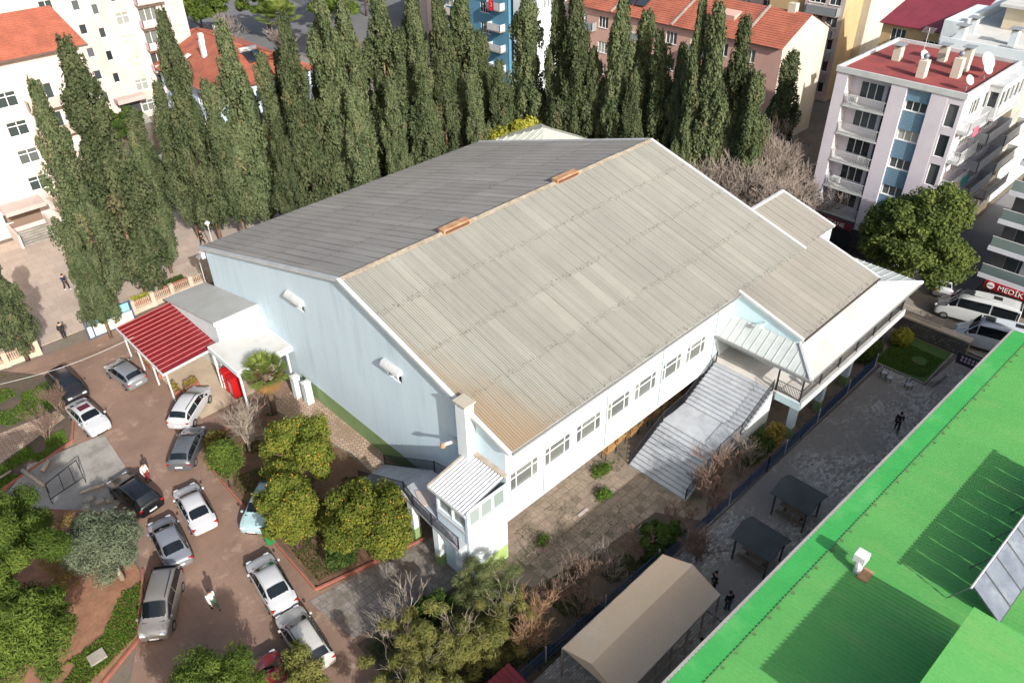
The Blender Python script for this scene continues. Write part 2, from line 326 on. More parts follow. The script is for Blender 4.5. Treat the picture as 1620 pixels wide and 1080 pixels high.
def kerb(name, pts, w_, h_, m, lab):
    mb = MB()
    for i in range(len(pts) - 1):
        a, b = Vector((*pts[i], 0)), Vector((*pts[i + 1], 0)); d = (b - a).normalized(); n_ = Vector((-d.y, d.x, 0)) * w_ / 2; e = d * 0.0
        L = (b - a).length; k = max(1, int(L / 0.9))
        for j in range(k):
            p, q = a.lerp(b, j / k) + d * 0.008, a.lerp(b, (j + 1) / k) - d * 0.008
            hh = h_ + random.uniform(-0.012, 0.012)
            mb.prism([(p - n_)[:2], (q - n_)[:2], (q + n_)[:2], (p + n_)[:2]], -0.05, hh)
    o = mb.build(name, m); o['kind'] = 'structure'; return o
kerb('garden_kerb', [(18.7, 48.1), (14.0, 47.7), (12.35, 45.2), (11.95, 30.4), (19.2, 28.75)], 0.14, 0.16, MATS['kerb_red'], '')
kerb('pad_kerb', [(-1.5, 52.4), (6.3, 54.7), (7.3, 57.2), (8.0, 64.4)], 0.14, 0.15, MATS['kerb_red'], '')
kerb('soil_kerb', [(5.1, 39.4), (3.0, 34.8), (-0.4, 33.1), (-6, 32.4)], 0.14, 0.14, MATS['kerb_red'], '')
kerb('road_kerb', [(64.1, -40), (64.1, 120)], 0.2, 0.14, MATS['kerb_grey'], ''); kerb('shop_kerb', [(72.05, -40), (72.05, 15)], 0.2, 0.14, MATS['kerb_grey'], '')
kerb('lawn_kerb', [(57.3, 16.9), (57.3, 12.7), (62.9, 12.7)], 0.1, 0.12, MATS['kerb_grey'], ''); kerb('yard_kerb', [(28, 16.5), (57, 16.5)], 0.16, 0.14, MATS['kerb_grey'], '')
# sunlit yard paving, slab by slab (children of the yard)
yard = bpy.data.objects['front_yard']; sv = []
for k in range(3):
    mb = MB(); mb.prism([(0.012 + random.uniform(0, .02), 0.012), (0.575, 0.012 + random.uniform(0, .02)), (0.575, 0.57), (0.015, 0.575)], -0.03, [0.012 + random.uniform(0, 0.012) for _ in range(4)]); sv.append(mb.mesh('paving_slab', MATS['yard_slab']))
cnt = 0
for i in range(21):
    for j in range(15):
        x, y = 22.3 + i * 0.6 + (0.3 if j % 2 else 0), 19.0 + j * 0.6
        if x > 33.2 or cnt >= 285 or random.random() < 0.13 or (y < 20.4 and x < 24) or x + y * 0.3 > 39.6: continue
        o = inst('paving_slab', random.choice(sv), yard, (x, y, 0.006), random.uniform(-0.03, 0.03)); cnt += 1
# ---------------------------------------------------------------- the sports hall
X0, X1, YF, YL, YR, ZR = 22.03, 53.8, 23.93, 60.9, 38.9, 14.16
SF, SR = 0.2982, 0.284
zf = lambda y: ZR - SF * (YR - y); zl = lambda y: ZR - SR * (y - YR)
hall = thing('sports_hall', 'large white and pale blue sports hall with grey corrugated gable roof', 'sports hall', (X0, YF, 0))
yz = [(YF, -0.3), (YL, -0.3), (YL, zl(YL) - 0.12), (YR, ZR - 0.12), (YF, zf(YF) - 0.12)]
# gable wall with two hooded vents, built as strips around the openings
g = MB(); vents = [(33.45, 35.05, 8.5, 9.3), (44.85, 46.75, 8.6, 9.3)]
ys = sorted({YF, YR, YL} | {v for a in vents for v in a[:2]})
for a, b in zip(ys[:-1], ys[1:]):
    ta, tb = ((zf if a <= YR and b <= YR else zl)(v) - 0.12 for v in (a, b))
    hole = [v for v in vents if v[0] == a]
    if hole:
        z0, z1 = hole[0][2:]; g.quad((X0, b, -0.3), (X0, a, -0.3), (X0, a, z0), (X0, b, z0)); g.quad((X0, b, z1), (X0, a, z1), (X0, a, ta), (X0, b, tb))
        for q in (((X0, a, z0), (X0 + .25, a, z0), (X0 + .25, b, z0), (X0, b, z0)), ((X0, a, z1), (X0, b, z1), (X0 + .25, b, z1), (X0 + .25, a, z1)), ((X0, a, z0), (X0, a, z1), (X0 + .25, a, z1), (X0 + .25, a, z0)), ((X0, b, z0), (X0 + .25, b, z0), (X0 + .25, b, z1), (X0, b, z1))): g.quad(*q)
    else: g.quad((X0, b, -0.3), (X0, a, -0.3), (X0, a, ta), (X0, b, tb))
g.build('gable_wall', MATS['blue_paint'], hall)
MB().quad((X1, YF, -0.3), (X1, YL, -0.3), (X1, YL, zl(YL) - 0.12), (X1, YR, ZR - 0.12), (X1, YF, zf(YF) - 0.12)).build('rear_gable_wall', MATS['blue_paint'], hall)
MB().quad((X1, YL, -0.3), (X0, YL, -0.3), (X0, YL, zl(YL) - 0.12), (X1, YL, zl(YL) - 0.12)).build('side_wall', MATS['blue_paint'], hall)
MB().box(X0 - 0.012, X0 - 0.002, YF, 47.6, -0.3, 1.55).build('plinth_band', MATS['green_paint'], hall)
for v in vents:
    window(hall, (X0, v[1], v[2]), R_MX, v[1] - v[0], v[3] - v[2], cols=3, sill=False)
    mb = MB(); n_ = 6          # curved sheet metal hood
    pr = [(X0 - 0.42 * math.sin(k / n_ * math.pi / 2), v[3] + 0.5 - 0.42 * (1 - math.cos(k / n_ * math.pi / 2))) for k in range(n_ + 1)]
    for k in range(n_): mb.quad((pr[k][0], v[1] + .12, pr[k][1]), (pr[k + 1][0], v[1] + .12, pr[k + 1][1]), (pr[k + 1][0], v[0] - .12, pr[k + 1][1]), (pr[k][0], v[0] - .12, pr[k][1]))
    for yy in (v[0] - .12, v[1] + .12): mb.quad(*[(a, yy, b) for a, b in pr], (X0, yy, pr[-1][1] - 0.03))
    mb.build('window_hood', MATS['trim_white'], hall)
# front: upper storey on an overhang, recessed ground floor
ZO, ZE = 3.6, zf(YF) - 0.12
wx = [23.58, 26.47, 29.38, 32.31, 35.2, 38.1, 41.02]
holes = [(x - 1.18 - X0, 5.45 - ZO, 2.36, 1.5, dict(cols=[0.22, 0.56, 0.22], rows=[0.66, 0.34], fw=0.05, gm='gym_glass', split=True)) for x in wx]
wall(hall, (X0, YF, ZO), R_MY, 45.9 - X0, ZE - ZO, holes, MATS['white_paint'], 'front_wall')
MB().quad((45.9, YF, ZO), (X1, YF, ZO), (X1, YF, ZE), (45.9, YF, ZE)).build('front_wall', MATS['white_paint'], hall)
MB().box(X0 + 0.02, 45.8, YF + 0.01, YF + 4.0, ZO - 0.3, ZO - 0.004).build('overhang_soffit', MATS['white_paint'], hall)
MB().box(X0 + 0.02, 45.8, YF - 0.02, YF + 0.3, ZO - 0.35, ZO - 0.006).build('overhang_beam', MATS['white_paint'], hall)
MB().quad((X0, YF + 3.6, -0.2), (X1, YF + 3.6, -0.2), (X1, YF + 3.6, ZO - 0.3), (X0, YF + 3.6, ZO - 0.3)).build('ground_floor_wall', MATS['blue_paint'], hall)
for x in (25.3, 31.0, 36.9, 42.5): MB().box(x - 0.2, x + 0.2, YF + 2.7, YF + 3.1, -0.1, ZO - 0.32).build('column', MATS['white_paint'], hall)
for x in (25.2, 31.05, 36.85, 43.3):
    MB().tube([(x, YF - 0.07, ZE - 0.05), (x, YF - 0.07, ZO - 0.1)], 0.055, 8).build('downpipe', MATS['downpipe'], hall)
# roof: corrugated sheets laid one by one in four courses each side
def corr_sheet(name, wd, ln, waves, amp, m, seg=2):
    mb = MB(); n = waves * seg
    prof = [(wd * i / n, amp * (1 if i % seg == 0 else -1 if seg == 2 else 0)) for i in range(n + 1)]
    for i in range(n):
        (xa, za), (xb, zb) = prof[i], prof[i + 1]; mb.quad((xa, 0, za), (xb, 0, zb), (xb, ln, zb), (xa, ln, za))
    xs_ = prof[-1]; mb.quad(*[(a, 0, b) for a, b in prof], (wd, 0, -amp - 0.03), (0, 0, -amp - 0.03))
    return mb.mesh(name, m)
def lay_sheets(parent, name, xa, xb, nx, ya, za, yb, zb, ny, m, waves=5, amp=0.022, lap=0.12):
    """sheets run from the eave (ya, za) up to (yb, zb)"""
    L = math.hypot(yb - ya, zb - za) / ny; ang = math.atan2(zb - za, abs(yb - ya)); wd = (xb - xa) / nx
    me = corr_sheet(name, wd + 0.02, L + lap, waves, amp, m)
    for j in range(ny):
        f = j / ny
        for i in range(nx):
            x = xa + i * wd; y, z = ya + (yb - ya) * f, za + (zb - za) * f
            o = bpy.data.objects.new(name, me); link(o, parent); up = yb > ya
            if up: o.location = Vector((x, y, z + 0.03)) - wl(parent); o.rotation_euler = (ang - 0.006, random.uniform(-.002, .002), 0)
            else: o.location = Vector((x + wd, y, z + 0.03)) - wl(parent); o.rotation_euler = (ang - 0.006, random.uniform(-.002, .002), math.pi)
lay_sheets(hall, 'roof_sheet', X0 - 0.22, X1 + 0.2, 36, 23.3, zf(23.3), YR, ZR, 4, MATS['hall_roof'])
lay_sheets(hall, 'roof_sheet', X0 - 0.22, X1 + 0.2, 36, 61.4, zl(61.4), YR, ZR, 4, MATS['hall_roof_rear'])
rc = MB(); nseg = 22
for k in range(nseg):      # ridge capping, weathered, in overlapping lengths
    a, b = X0 - 0.25 + k * (X1 - X0 + .5) / nseg, X0 - 0.25 + (k + 1) * (X1 - X0 + .5) / nseg + 0.05; h = random.uniform(-0.01, 0.015)
    o = MB().add([(a, YR - .3, zf(YR - .3) + .05 + h), (b, YR - .3, zf(YR - .3) + .06 + h), (b, YR, ZR + .12 + h), (a, YR, ZR + .11 + h), (b, YR + .3, zl(YR + .3) + .06 + h), (a, YR + .3, zl(YR + .3) + .05 + h)],
            [(0, 1, 2, 3), (3, 2, 4, 5)]).build('ridge_cap', mat('ridge', (150, 142, 126), (122, 112, 96), 3.0, 0.9, 0.25, 8.0, stain=(96, 86, 70), stsc=2.0), hall)
for x in (31.6, 43.1):
    a = MB().box(x - 1.25, x + 1.25, YR - 0.32, YR + 0.32, ZR - 0.1, ZR + 0.3).build('ridge_vent', MATS['rust'], hall, bevel=0.03)
    MB().box(x - 1.1, x + 1.1, YR - 0.36, YR - 0.33, ZR + 0.0, ZR + 0.2).build('vent_louvre', mat('dark_rust', (92, 62, 46)), a)
for xx in (X0 - 0.24, X1 + 0.2):
    for (ya, yb, zz) in ((23.25, YR, zf), (YR, 61.4, zl)):
        MB().slab((xx - 0.14, ya, zz(ya) + 0.1), (xx + 0.14, ya, zz(ya) + 0.1), (xx + 0.14, yb, zz(yb) + 0.1), (xx - 0.14, yb, zz(yb) + 0.1), 0.22).build('verge_trim', MATS['trim_white'], hall)
MB().box(X0 - 0.1, 44.9, 23.16, 23.3, zf(23.3) - 0.16, zf(23.3) - 0.02).build('gutter', mat('gutter_grey', (128, 128, 126), rough=0.6), hall)
MB().box(X0 - 0.1, X1, 61.4, 61.54, zl(61.4) - 0.16, zl(61.4) - 0.02).build('gutter', MATS['gutter_grey'], hall)
MB().box(X0 - 0.35, X0 - 0.02, 61.0, 61.5, 6.75, 7.35).build('gutter_hopper', MATS['trim_white'], hall, bevel=0.04)
# chimney against the gable
ch = thing('chimney_stack', 'tall square white chimney with flat cap against the pale blue gable', 'chimney', (21.67, 26.9, 0))
MB().box(21.33, 22.0, 26.45, 27.3, 3.6, 11.0).build('shaft', MATS['white_paint'], ch)
for k, (a, b) in enumerate(((21.33, 26.45), (21.87, 26.45), (21.33, 27.17), (21.87, 27.17))): MB().box(a, a + 0.13, b, b + 0.13, 11.0, 11.2).build('cap_leg', MATS['white_paint'], ch)
MB().box(21.24, 22.1, 26.36, 27.4, 11.2, 11.32).build('cap', mat('cap_stone', (172, 164, 148)), ch)
fl = MB().tube([(22.0, 28.1, 7.3), (21.0, 28.35, 7.35)], 0.12, 8).build('flue_pipe', MATS['trim_white']); tag(fl, 'short white flue pipe sticking out of the gable beside the chimney', 'flue')
MB().tube([(21.0, 28.35, 7.25), (21.0, 28.35, 7.5)], 0.2, 8, 0.1).build('flue_cap', MATS['rust'], fl)
# ---------------------------------------------------------------- glazed lean-to room at the near corner, with its outside stair
an = thing('glazed_porch', 'glazed white lean-to porch with ribbed roof at near hall corner', 'porch', (18.95, YF, 0))
AX, AY = 18.95, 26.75
glass('porch_glass', (128, 140, 138), (150, 160, 156), 0.15)
wall(an, (AX, YF - 0.004, -0.3), R_MY, X0 - AX, 6.9, [(0.12 + k * 0.98, 5.3, 0.9, 1.3, dict(cols=1, gm='porch_glass', fw=0.08, sill=False)) for k in range(3)], MATS['white_paint'])
wall(an, (AX, AY, -0.3), R_MX, AY - YF, 6.6, [(0.15 + k * 1.3, 5.1, 1.2, 1.25, dict(cols=1, gm='porch_glass', fw=0.08, sill=False)) for k in range(2)], MATS['blue_paint'])
MB().quad((X0, AY, -0.3), (AX, AY, -0.3), (AX, AY, 6.35), (X0, AY, 7.0)).build('wall', MATS['blue_paint'], an)
MB().box(AX + 0.3, X0 - 0.02, YF - 0.018, YF - 0.008, -0.3, 1.3).build('plinth_band', mat('lime_paint', (160, 182, 112), (146, 168, 98)), an)
MB().box(AX - 0.05, AX + 0.16, YF - 0.06, YF + 0.15, -0.2, 6.5).build('corner_post', MATS['blue_paint'], an)
MB().box(AX - 0.04, X0, YF - 0.05, AY, 4.35, 4.6).build('floor_slab', MATS['trim_white'], an)
sh = corr_sheet('roof_sheet', 0.245, 3.45, 1, 0.05, mat('white_sheet', (186, 189, 190), (172, 176, 178), 1.5, 0.45, 0.06))
for k in range(13):
    o = bpy.data.objects.new('roof_sheet', sh); link(o, an); y = 23.78 + k * 0.24
    o.location = Vector((AX - 0.3, y + 0.245, 6.6)) - wl(an); o.rotation_euler = (math.radians(11.3), 0, -math.pi / 2)
MB().slab((AX - .33, 26.88, 6.66), (X0, 26.88, 7.36), (X0, 27.04, 7.36), (AX - .33, 27.04, 6.66), 0.14).build('verge_board', mat('old_board', (166, 156, 144), (142, 128, 112), 2.0), an)
MB().box(AX - 0.36, AX - 0.3, 23.7, 27.0, 6.42, 6.62).build('fascia', MATS['trim_white'], an)
MB().slab((X0 - 0.3, 23.75, 7.36), (X0, 23.75, 7.42), (X0, 26.9, 7.42), (X0 - 0.3, 26.9, 7.36), 0.05).build('flashing', MATS['old_board'], an)
# winding outside stair: steps rising along the gable to the porch landing
st = thing('outside_stair', 'grey winding outside stair with black railing by the orange trees', 'stair', (19.6, 31, 0))
ns = 20
for k in range(ns):      # straight flight climbing towards the porch, a little wider at the top
    ya, yb, z = 35.9 - k * .295, 35.9 - (k + 1.04) * .295, .18 * (k + 1); xa, xb = 19.15 - .018 * k, 21.42
    MB().box(xa, xb, yb, ya, max(-.05, z - .4), z).build('step', MATS['stone_step'], st)
MB().prism([(18.5, 26.8), (21.95, 26.8), (21.95, 30.0), (18.75, 30.0)], 3.25, 3.6).build('landing', MATS['stone_step'], st)
MB().prism([(18.3, 24.1), (18.93, 24.1), (18.93, 26.79), (18.45, 26.79)], 3.4, 3.7).build('walkway', MATS['stone_step'], st)
MB().prism([(18.9, 28.3), (20.0, 27.6), (20.4, 28.8), (19.4, 29.6)], 3.61, 3.68).build('loose_board', mat('pale_board', (176, 164, 158)), st)
for x, y in ((18.42, 24.3), (18.5, 26.5), (18.72, 29.3)): MB().box(x, x + .5, y - 0.2, y + 0.3, -0.1, 3.25 if y > 26 else 3.4).build('column', MATS['white_paint'], st); MB().box(x - .01, x + .51, y - 0.21, y + 0.31, -0.1, 1.0).build('column_base', MATS['green_paint'], st)
railing(st, [(19.2, 35.95, .1), (18.9, 30.0, 3.55), (18.6, 28.7, 3.6), (18.42, 26.7, 3.65), (18.34, 24.15, 3.7)], 1.0, MATS['black_iron'], 0.12)
railing(st, [(21.38, 35.95, .1), (21.4, 30.0, 3.55), (21.7, 28.4, 3.6)], 1.0, MATS['black_iron'], 0.12)
# ---------------------------------------------------------------- entrance wing: terrace, canopy, roof extension, grand stair
ew = thing('entrance_wing', 'raised entrance wing with white wraparound canopy and black railed terrace', 'building', (46, 18.3, 0))
WX0, WX1, WY = 46.0, 56.3, 18.4
wall(ew, (WX0, YF - 0.01, 3.9), R_MX, YF - WY, 3.45, [(0.25, 0.02, 1.9, 2.3, dict(cols=1, rows=6, fm='grey_frame', fw=0.05, sill=False, gm='dark_glass', name='shutter_door'))], MATS['blue_paint'])
wall(ew, (WX0, WY, 3.9), R_MY, WX1 - WX0, 4.0, [(0.8 + k * 2.4, 0.9, 1.6, 1.5) for k in range(4)], MATS['white_paint'])
MB().quad((45.05, YF, 7.2), (45.05, 18.3, 7.2), (45.05, 18.3, zf(18.3) - 0.1), (45.05, YF, zf(YF) - 0.1)).build('gable_wall', mat('aqua_paint', (196, 220, 226), (188, 212, 218), 0.6, 0.8, 0.03), ew)
MB().quad((45.05, 18.3, 7.2), (56.3, 18.3, 7.2), (56.3, 18.3, zf(18.3) - 0.1), (45.05, 18.3, zf(18.3) - 0.1)).build('front_wall', MATS['white_paint'], ew)
MB().quad((58.7, 23.5, 0), (58.7, 28.3, 0), (58.7, 28.3, zf(28.3) - 0.1), (58.7, 23.5, zf(23.5) - 0.1)).build('rear_wall', MATS['white_paint'], ew)
MB().quad((56.3, 23.6, 0), (58.7, 23.6, 0), (58.7, 23.6, zf(23.6) - 0.1), (56.3, 23.6, zf(23.6) - 0.1)).build('front_wall', MATS['white_paint'], ew)
lay_sheets(ew, 'roof_sheet', 45.0, 56.5, 13, 18.1, zf(18.1), 23.32, zf(23.32), 1, MATS['wing_roof'])
lay_sheets(ew, 'roof_sheet', 53.9, 58.9, 6, 23.42, zf(23.42) + 0.01, 28.45, zf(28.45) + 0.01, 1, MATS['wing_roof'])
for (xa, ya, yb) in ((45.0, 18.05, 23.5), (56.5, 18.1, 23.4), (58.9, 23.4, 28.5)):
    MB().slab((xa - 0.12, ya, zf(ya) + 0.1), (xa + 0.12, ya, zf(ya) + 0.1), (xa + 0.12, yb, zf(yb) + 0.1), (xa - 0.12, yb, zf(yb) + 0.1), 0.2).build('verge_trim', MATS['trim_white'], ew)
MB().slab((53.9, 28.35, zf(28.35) + .12), (59.0, 28.35, zf(28.35) + .12), (59.0, 28.6, zf(28.35) + .12), (53.9, 28.6, zf(28.35) + .12), 0.2).build('verge_trim', MATS['trim_white'], ew)
MB().box(45.1, 56.5, 17.98, 18.1, zf(18.1) - 0.14, zf(18.1) - 0.0).build('gutter', mat('dark_gutter', (66, 60, 56)), ew)
# canopy: ribbed end slopes in sheets, smooth front slope
ZC0, ZC1 = 6.35, 7.5
a0, a1, a2, a3 = (43.4, 16.25, ZC0), (61.0, 16.25, ZC0), (56.35, 18.2, ZC1), (45.0, 18.2, ZC1)
MB().slab(a0, a1, a2, a3, 0.1).build('canopy_front', mat('canopy_white', (176, 174, 169), (170, 168, 163), 0.25, 0.7, 0.03, stain=(164, 157, 142), stsc=0.22), ew)
mws = mat('canopy_sheet_white', (176, 182, 180), (164, 170, 169), 1.0, 0.5, 0.04)
nsh = 13
for k in range(nsh):
    for side in (0, 1):
        ya, yb = 16.25 + (24.1 - 16.25) * k / nsh, 16.25 + (24.1 - 16.25) * (k + 1) / nsh
        xo = 43.4 if side == 0 else 61.0; xi = 45.0 if side == 0 else 56.35
        f = lambda y: 1.0 if y >= 18.2 else (y - 16.25) / 1.95
        mb = MB(); g0 = 0.012
        P = [(xo, ya + g0, ZC0), (xo, yb - g0, ZC0), (xo + (xi - xo) * f(yb), yb - g0, ZC0 + (ZC1 - ZC0) * f(yb)), (xo + (xi - xo) * f(ya), ya + g0, ZC0 + (ZC1 - ZC0) * f(ya))]
        mb.slab(*P, 0.05); mb.tube([(P[0][0], ya, P[0][2] + .012), (P[3][0] + 1e-3, ya, P[3][2] + .012)], 0.045, 4)
        mb.build('canopy_sheet', mws, ew)
for pa, pb in ((a0, a3), (a1, a2)):
    MB().tube([(pa[0], pa[1], pa[2] + .03), (pb[0], pb[1], pb[2] + .04)], 0.16, 6).build('hip_cap', MATS['trim_white'], ew)
MB().box(43.36, 61.04, 16.18, 16.25, ZC0 - 0.12, ZC0 - 0.0).build('eave_edge', MATS['gutter_grey'], ew); MB().box(43.22, 43.36, 16.1, 24.1, ZC0 - 0.18, ZC0 + 0.02).build('gutter', MATS['gutter_grey'], ew)
MB().box(43.5, 60.9, 17.0, 23.9, ZC0 - 0.12, ZC0 - 0.05).build('canopy_ceiling', MATS['white_paint'], ew)
MB().box(43.6, 60.2, 16.7, YF - 0.02, 3.5, 3.9).build('terrace_slab', mat('terrace', (196, 190, 182), (180, 176, 170), 0.8, 0.85, 0.06), ew)
MB().box(43.5, 60.3, 16.58, 16.7, 3.35, 3.95).build('slab_edge', MATS['trim_white'], ew); MB().box(43.45, 43.6, 16.58, 18.5, 3.35, 3.95).build('slab_edge', mat('pale_aqua', (186, 206, 208)), ew)
for x in (43.75, 46.6, 49.4, 52.2, 55.0, 57.8, 60.0): MB().box(x - 0.05, x + 0.05, 16.78, 16.88, 3.9, ZC0 + 0.1).build('canopy_post', MATS['black_iron'], ew)
MB().box(43.7, 43.8, 18.65, 18.75, 3.9, ZC0 - 0.2).build('canopy_post', MATS['black_iron'], ew)
railing(ew, [(43.75, 18.65, 3.9), (43.75, 16.83, 3.9), (46.6, 16.83, 3.9), (49.4, 16.83, 3.9), (52.2, 16.83, 3.9), (55, 16.83, 3.9), (57.8, 16.83, 3.9), (60.1, 16.83, 3.9), (60.1, 23.0, 3.9)], 0.95, MATS['black_iron'], 0.12)
for x in (44.3, 48.5, 52.7, 56.9): MB().box(x - 0.25, x + 0.25, 17.0, 17.5, -0.1, 3.5).build('column', MATS['blue_paint'], ew)
for x in (44.3, 48.5, 52.7, 56.9): MB().box(x - 0.26, x + 0.26, 16.99, 17.51, -0.1, 1.0).build('column_base', MATS['green_paint'], ew)
MB().box(45.2, 59.5, 20.2, 20.5, -0.1, 3.5).build('ground_floor_wall', MATS['blue_paint'], ew)
mb = MB().ball((45.6, 17.6, 4.4), 0.22, 8, 6); mb.tube([(45.6, 17.6, 3.9), (45.6, 17.6, 4.3)], 0.14, 8, 0.09); ur = mb.build('stone_urn', MATS['trim_white'], None, smooth=True); tag(ur, 'small white stone urn standing on the terrace behind the railing', 'urn')
# wall lamp and camera on the aqua gable
lp = MB().box(44.55, 45.03, 21.0, 21.1, 8.0, 8.06).add([(44.3, 20.9, 7.85), (44.62, 20.9, 7.85), (44.62, 21.2, 7.95), (44.3, 21.2, 7.95), (44.46, 21.05, 8.16)], [(0, 1, 4), (1, 2, 4), (2, 3, 4), (3, 0, 4), (3, 2, 1, 0)]).build('wall_floodlight', MATS['trim_white']); tag(lp, 'white floodlight on an arm on the aqua gable above the canopy', 'floodlight')
gs = thing('grand_stair', 'wide pale stone staircase with mid landing and black railings up to terrace', 'staircase', (33.7, 21.2, 0))
SY0, SY1 = 18.75, 23.65
nA = 11; rise = 3.9 / 23
for k in range(nA):
    x = 33.7 + k * 0.325; z = rise * (k + 1); MB().box(x, x + 0.345, SY0, SY1, max(-0.05, z - 0.5), z).build('step', MATS['stone_step'], gs)
zL = rise * nA; xL = 33.7 + nA * 0.325
MB().box(xL + 0.02, xL + 2.7, SY0, SY1, zL - 0.5, zL + rise * 0.98).build('landing', MATS['stone_step'], gs)
for k in range(11):
    x = xL + 2.7 + k * 0.325; z = zL + rise * (k + 2); MB().box(x, x + 0.345, SY0, SY1, z - 0.5, z).build('step', MATS['stone_step'], gs)
xT = xL + 2.7 + 11 * 0.325
MB().add([(33.8, SY0 - 0.02, -0.05), (xL, SY0 - 0.02, zL - .1), (xL + 2.7, SY0 - 0.02, zL + .05), (xT, SY0 - 0.02, 3.8), (xT, SY0 - 0.02, -0.05), (xL + 2.7, SY0 - 0.02, -0.05), (xL, SY0 - 0.02, -0.05)], [(0, 6, 1), (6, 5, 2, 1), (5, 4, 3, 2)]).build('stringer_wall', MATS['white_paint'], gs)
MB().add([(33.75, SY0 - 0.03, -0.05), (xT, SY0 - 0.03, -0.05), (xT, SY0 - 0.03, 1.1), (36.3, SY0 - 0.03, 1.1)], [(0, 1, 2, 3)]).build('plinth_band', MATS['green_paint'], gs)
rp = [(33.75, 0.15), (xL, zL), (xL + 2.7, zL + rise), (xT, 3.9)]
for y in (SY0 + 0.08, SY1 - 0.05): railing(gs, [(x, y, z) for x, z in rp], 0.95, MATS['black_iron'], 0.13)
# rear lean-to roof behind the hall
ra = thing('rear_shed', 'small hip roofed shed with pale ribbed roof behind the hall', 'shed', (58.5, 56.5, 0))
MB().box(54.2, 62.8, 51.6, 60.8, -0.1, 7.55).build('wall', MATS['white_paint'], ra)
E4 = [(54.0, 51.4, 7.6), (63.0, 51.4, 7.6), (63.0, 61.0, 7.6), (54.0, 61.0, 7.6)]; PK = (58.8, 56.4, 9.3)
for k in range(4): MB().add([E4[k], E4[(k + 1) % 4], PK], [(0, 1, 2)]).build('roof_slope', mat('ribbed_pale', (188, 190, 178), (168, 170, 160), 1.0, 0.6, 0.08), ra)
for k in range(14):
    y = 51.7 + k * 0.68; MB().tube([(54.0, y, 7.64), (54.0 + 4.8 * (1 - abs(y - 56.4) / 5.0), y, 7.64 + 1.7 * (1 - abs(y - 56.4) / 5.0))], 0.05, 4).build('roof_rib', MATS['ribbed_pale'], ra)
# ---------------------------------------------------------------- side annexes by the gable
mat('membrane', (168, 168, 164), (156, 156, 152), 0.5, 0.8, 0.05, stain=(160, 158, 148), stsc=0.4)
mat('membrane_white', (188, 188, 184), (180, 180, 176), 0.4, 0.8, 0.03, stain=(172, 168, 154), stsc=0.5)
sa = thing('side_annex', 'white side annex with grey sloping flat roof against the pale blue gable', 'annex', (20, 57, 0))
MB().slab((18.2, 52.7, 5.85), (22.0, 52.7, 5.85), (22.0, 62.9, 3.55), (18.2, 62.9, 3.55), 0.18).build('roof', MATS['membrane'], sa)
MB().prism([(18.35, 52.9), (21.99, 52.9), (21.99, 62.7), (18.35, 62.7)], -0.05, [5.62, 5.62, 3.4, 3.4]).build('wall', MATS['white_paint'], sa)
MB().slab((18.12, 52.62, 5.9), (22.0, 52.62, 5.9), (22.0, 52.74, 5.9), (18.12, 52.74, 5.9), 0.3).build('fascia', MATS['trim_white'], sa)
pc = thing('flat_porch', 'white flat roofed porch beside the palm tree', 'porch', (19.7, 50.5, 0))
MB().box(17.25, 22.0, 48.1, 52.85, 3.6, 4.05).build('fascia', MATS['white_paint'], pc)
MB().box(17.35, 21.9, 48.2, 52.75, 4.052, 4.09).build('roof', MATS['membrane_white'], pc)
for x, y in ((21.5, 48.3), (21.8, 49.2), (17.45, 48.3), (17.45, 52.6)): MB().box(x - 0.07, x + 0.07, y - 0.07, y + 0.07, 0, 3.6).build('post', MATS['white_paint'], pc)
MB().box(19.3, 22.0, 52.75, 52.86, 0, 3.6).build('back_wall', MATS['white_paint'], pc)
cp = thing('carport', 'open carport with red ribbed sheet roof on white posts', 'carport', (16, 58, 0))
zc = lambda x: 3.0 + (x - 13.7) * 0.07
rn = 14; mat('red_sheet', (122, 28, 34), (108, 24, 30), 0.8, 0.45, 0.08, stain=(132, 44, 46), stsc=0.5); mat('glint_rib', (176, 110, 108), rough=0.5)  # rib colour is paled to stand in for sun glints along the ribs
for k in range(rn):
    ya, yb = 53.5 + k * 8.8 / rn, 53.5 + (k + 1) * 8.8 / rn
    o = MB().slab((13.65, ya + .02, zc(13.65)), (18.5, ya + .02, zc(18.5)), (18.5, yb - .02, zc(18.5)), (13.65, yb - .02, zc(13.65)), 0.05).build('roof_sheet', MATS['red_sheet'], cp)
    MB().slab((13.65, yb - .022, zc(13.65) + .035), (18.5, yb - .022, zc(18.5) + .035), (18.5, yb + .022, zc(18.5) + .035), (13.65, yb + .022, zc(13.65) + .035), 0.06).build('rib', MATS['glint_rib'], o)
MB().box(13.55, 13.66, 53.4, 62.4, zc(13.65) - 0.16, zc(13.65) + 0.02).build('gutter', MATS['trim_white'], cp); MB().slab((13.55, 53.38, zc(13.6) + .02), (18.5, 53.38, zc(18.5) + .02), (18.5, 53.49, zc(18.5) + .02), (13.55, 53.49, zc(13.6) + .02), 0.16).build('gutter', MATS['trim_white'], cp)
for x, y in ((13.9, 53.7), (13.9, 56.6), (13.9, 59.4), (13.9, 62.1), (18.2, 53.7), (18.2, 62.1)): MB().box(x - 0.06, x + 0.06, y - 0.06, y + 0.06, 0, zc(x) - 0.05).build('post', MATS['trim_white'], cp)
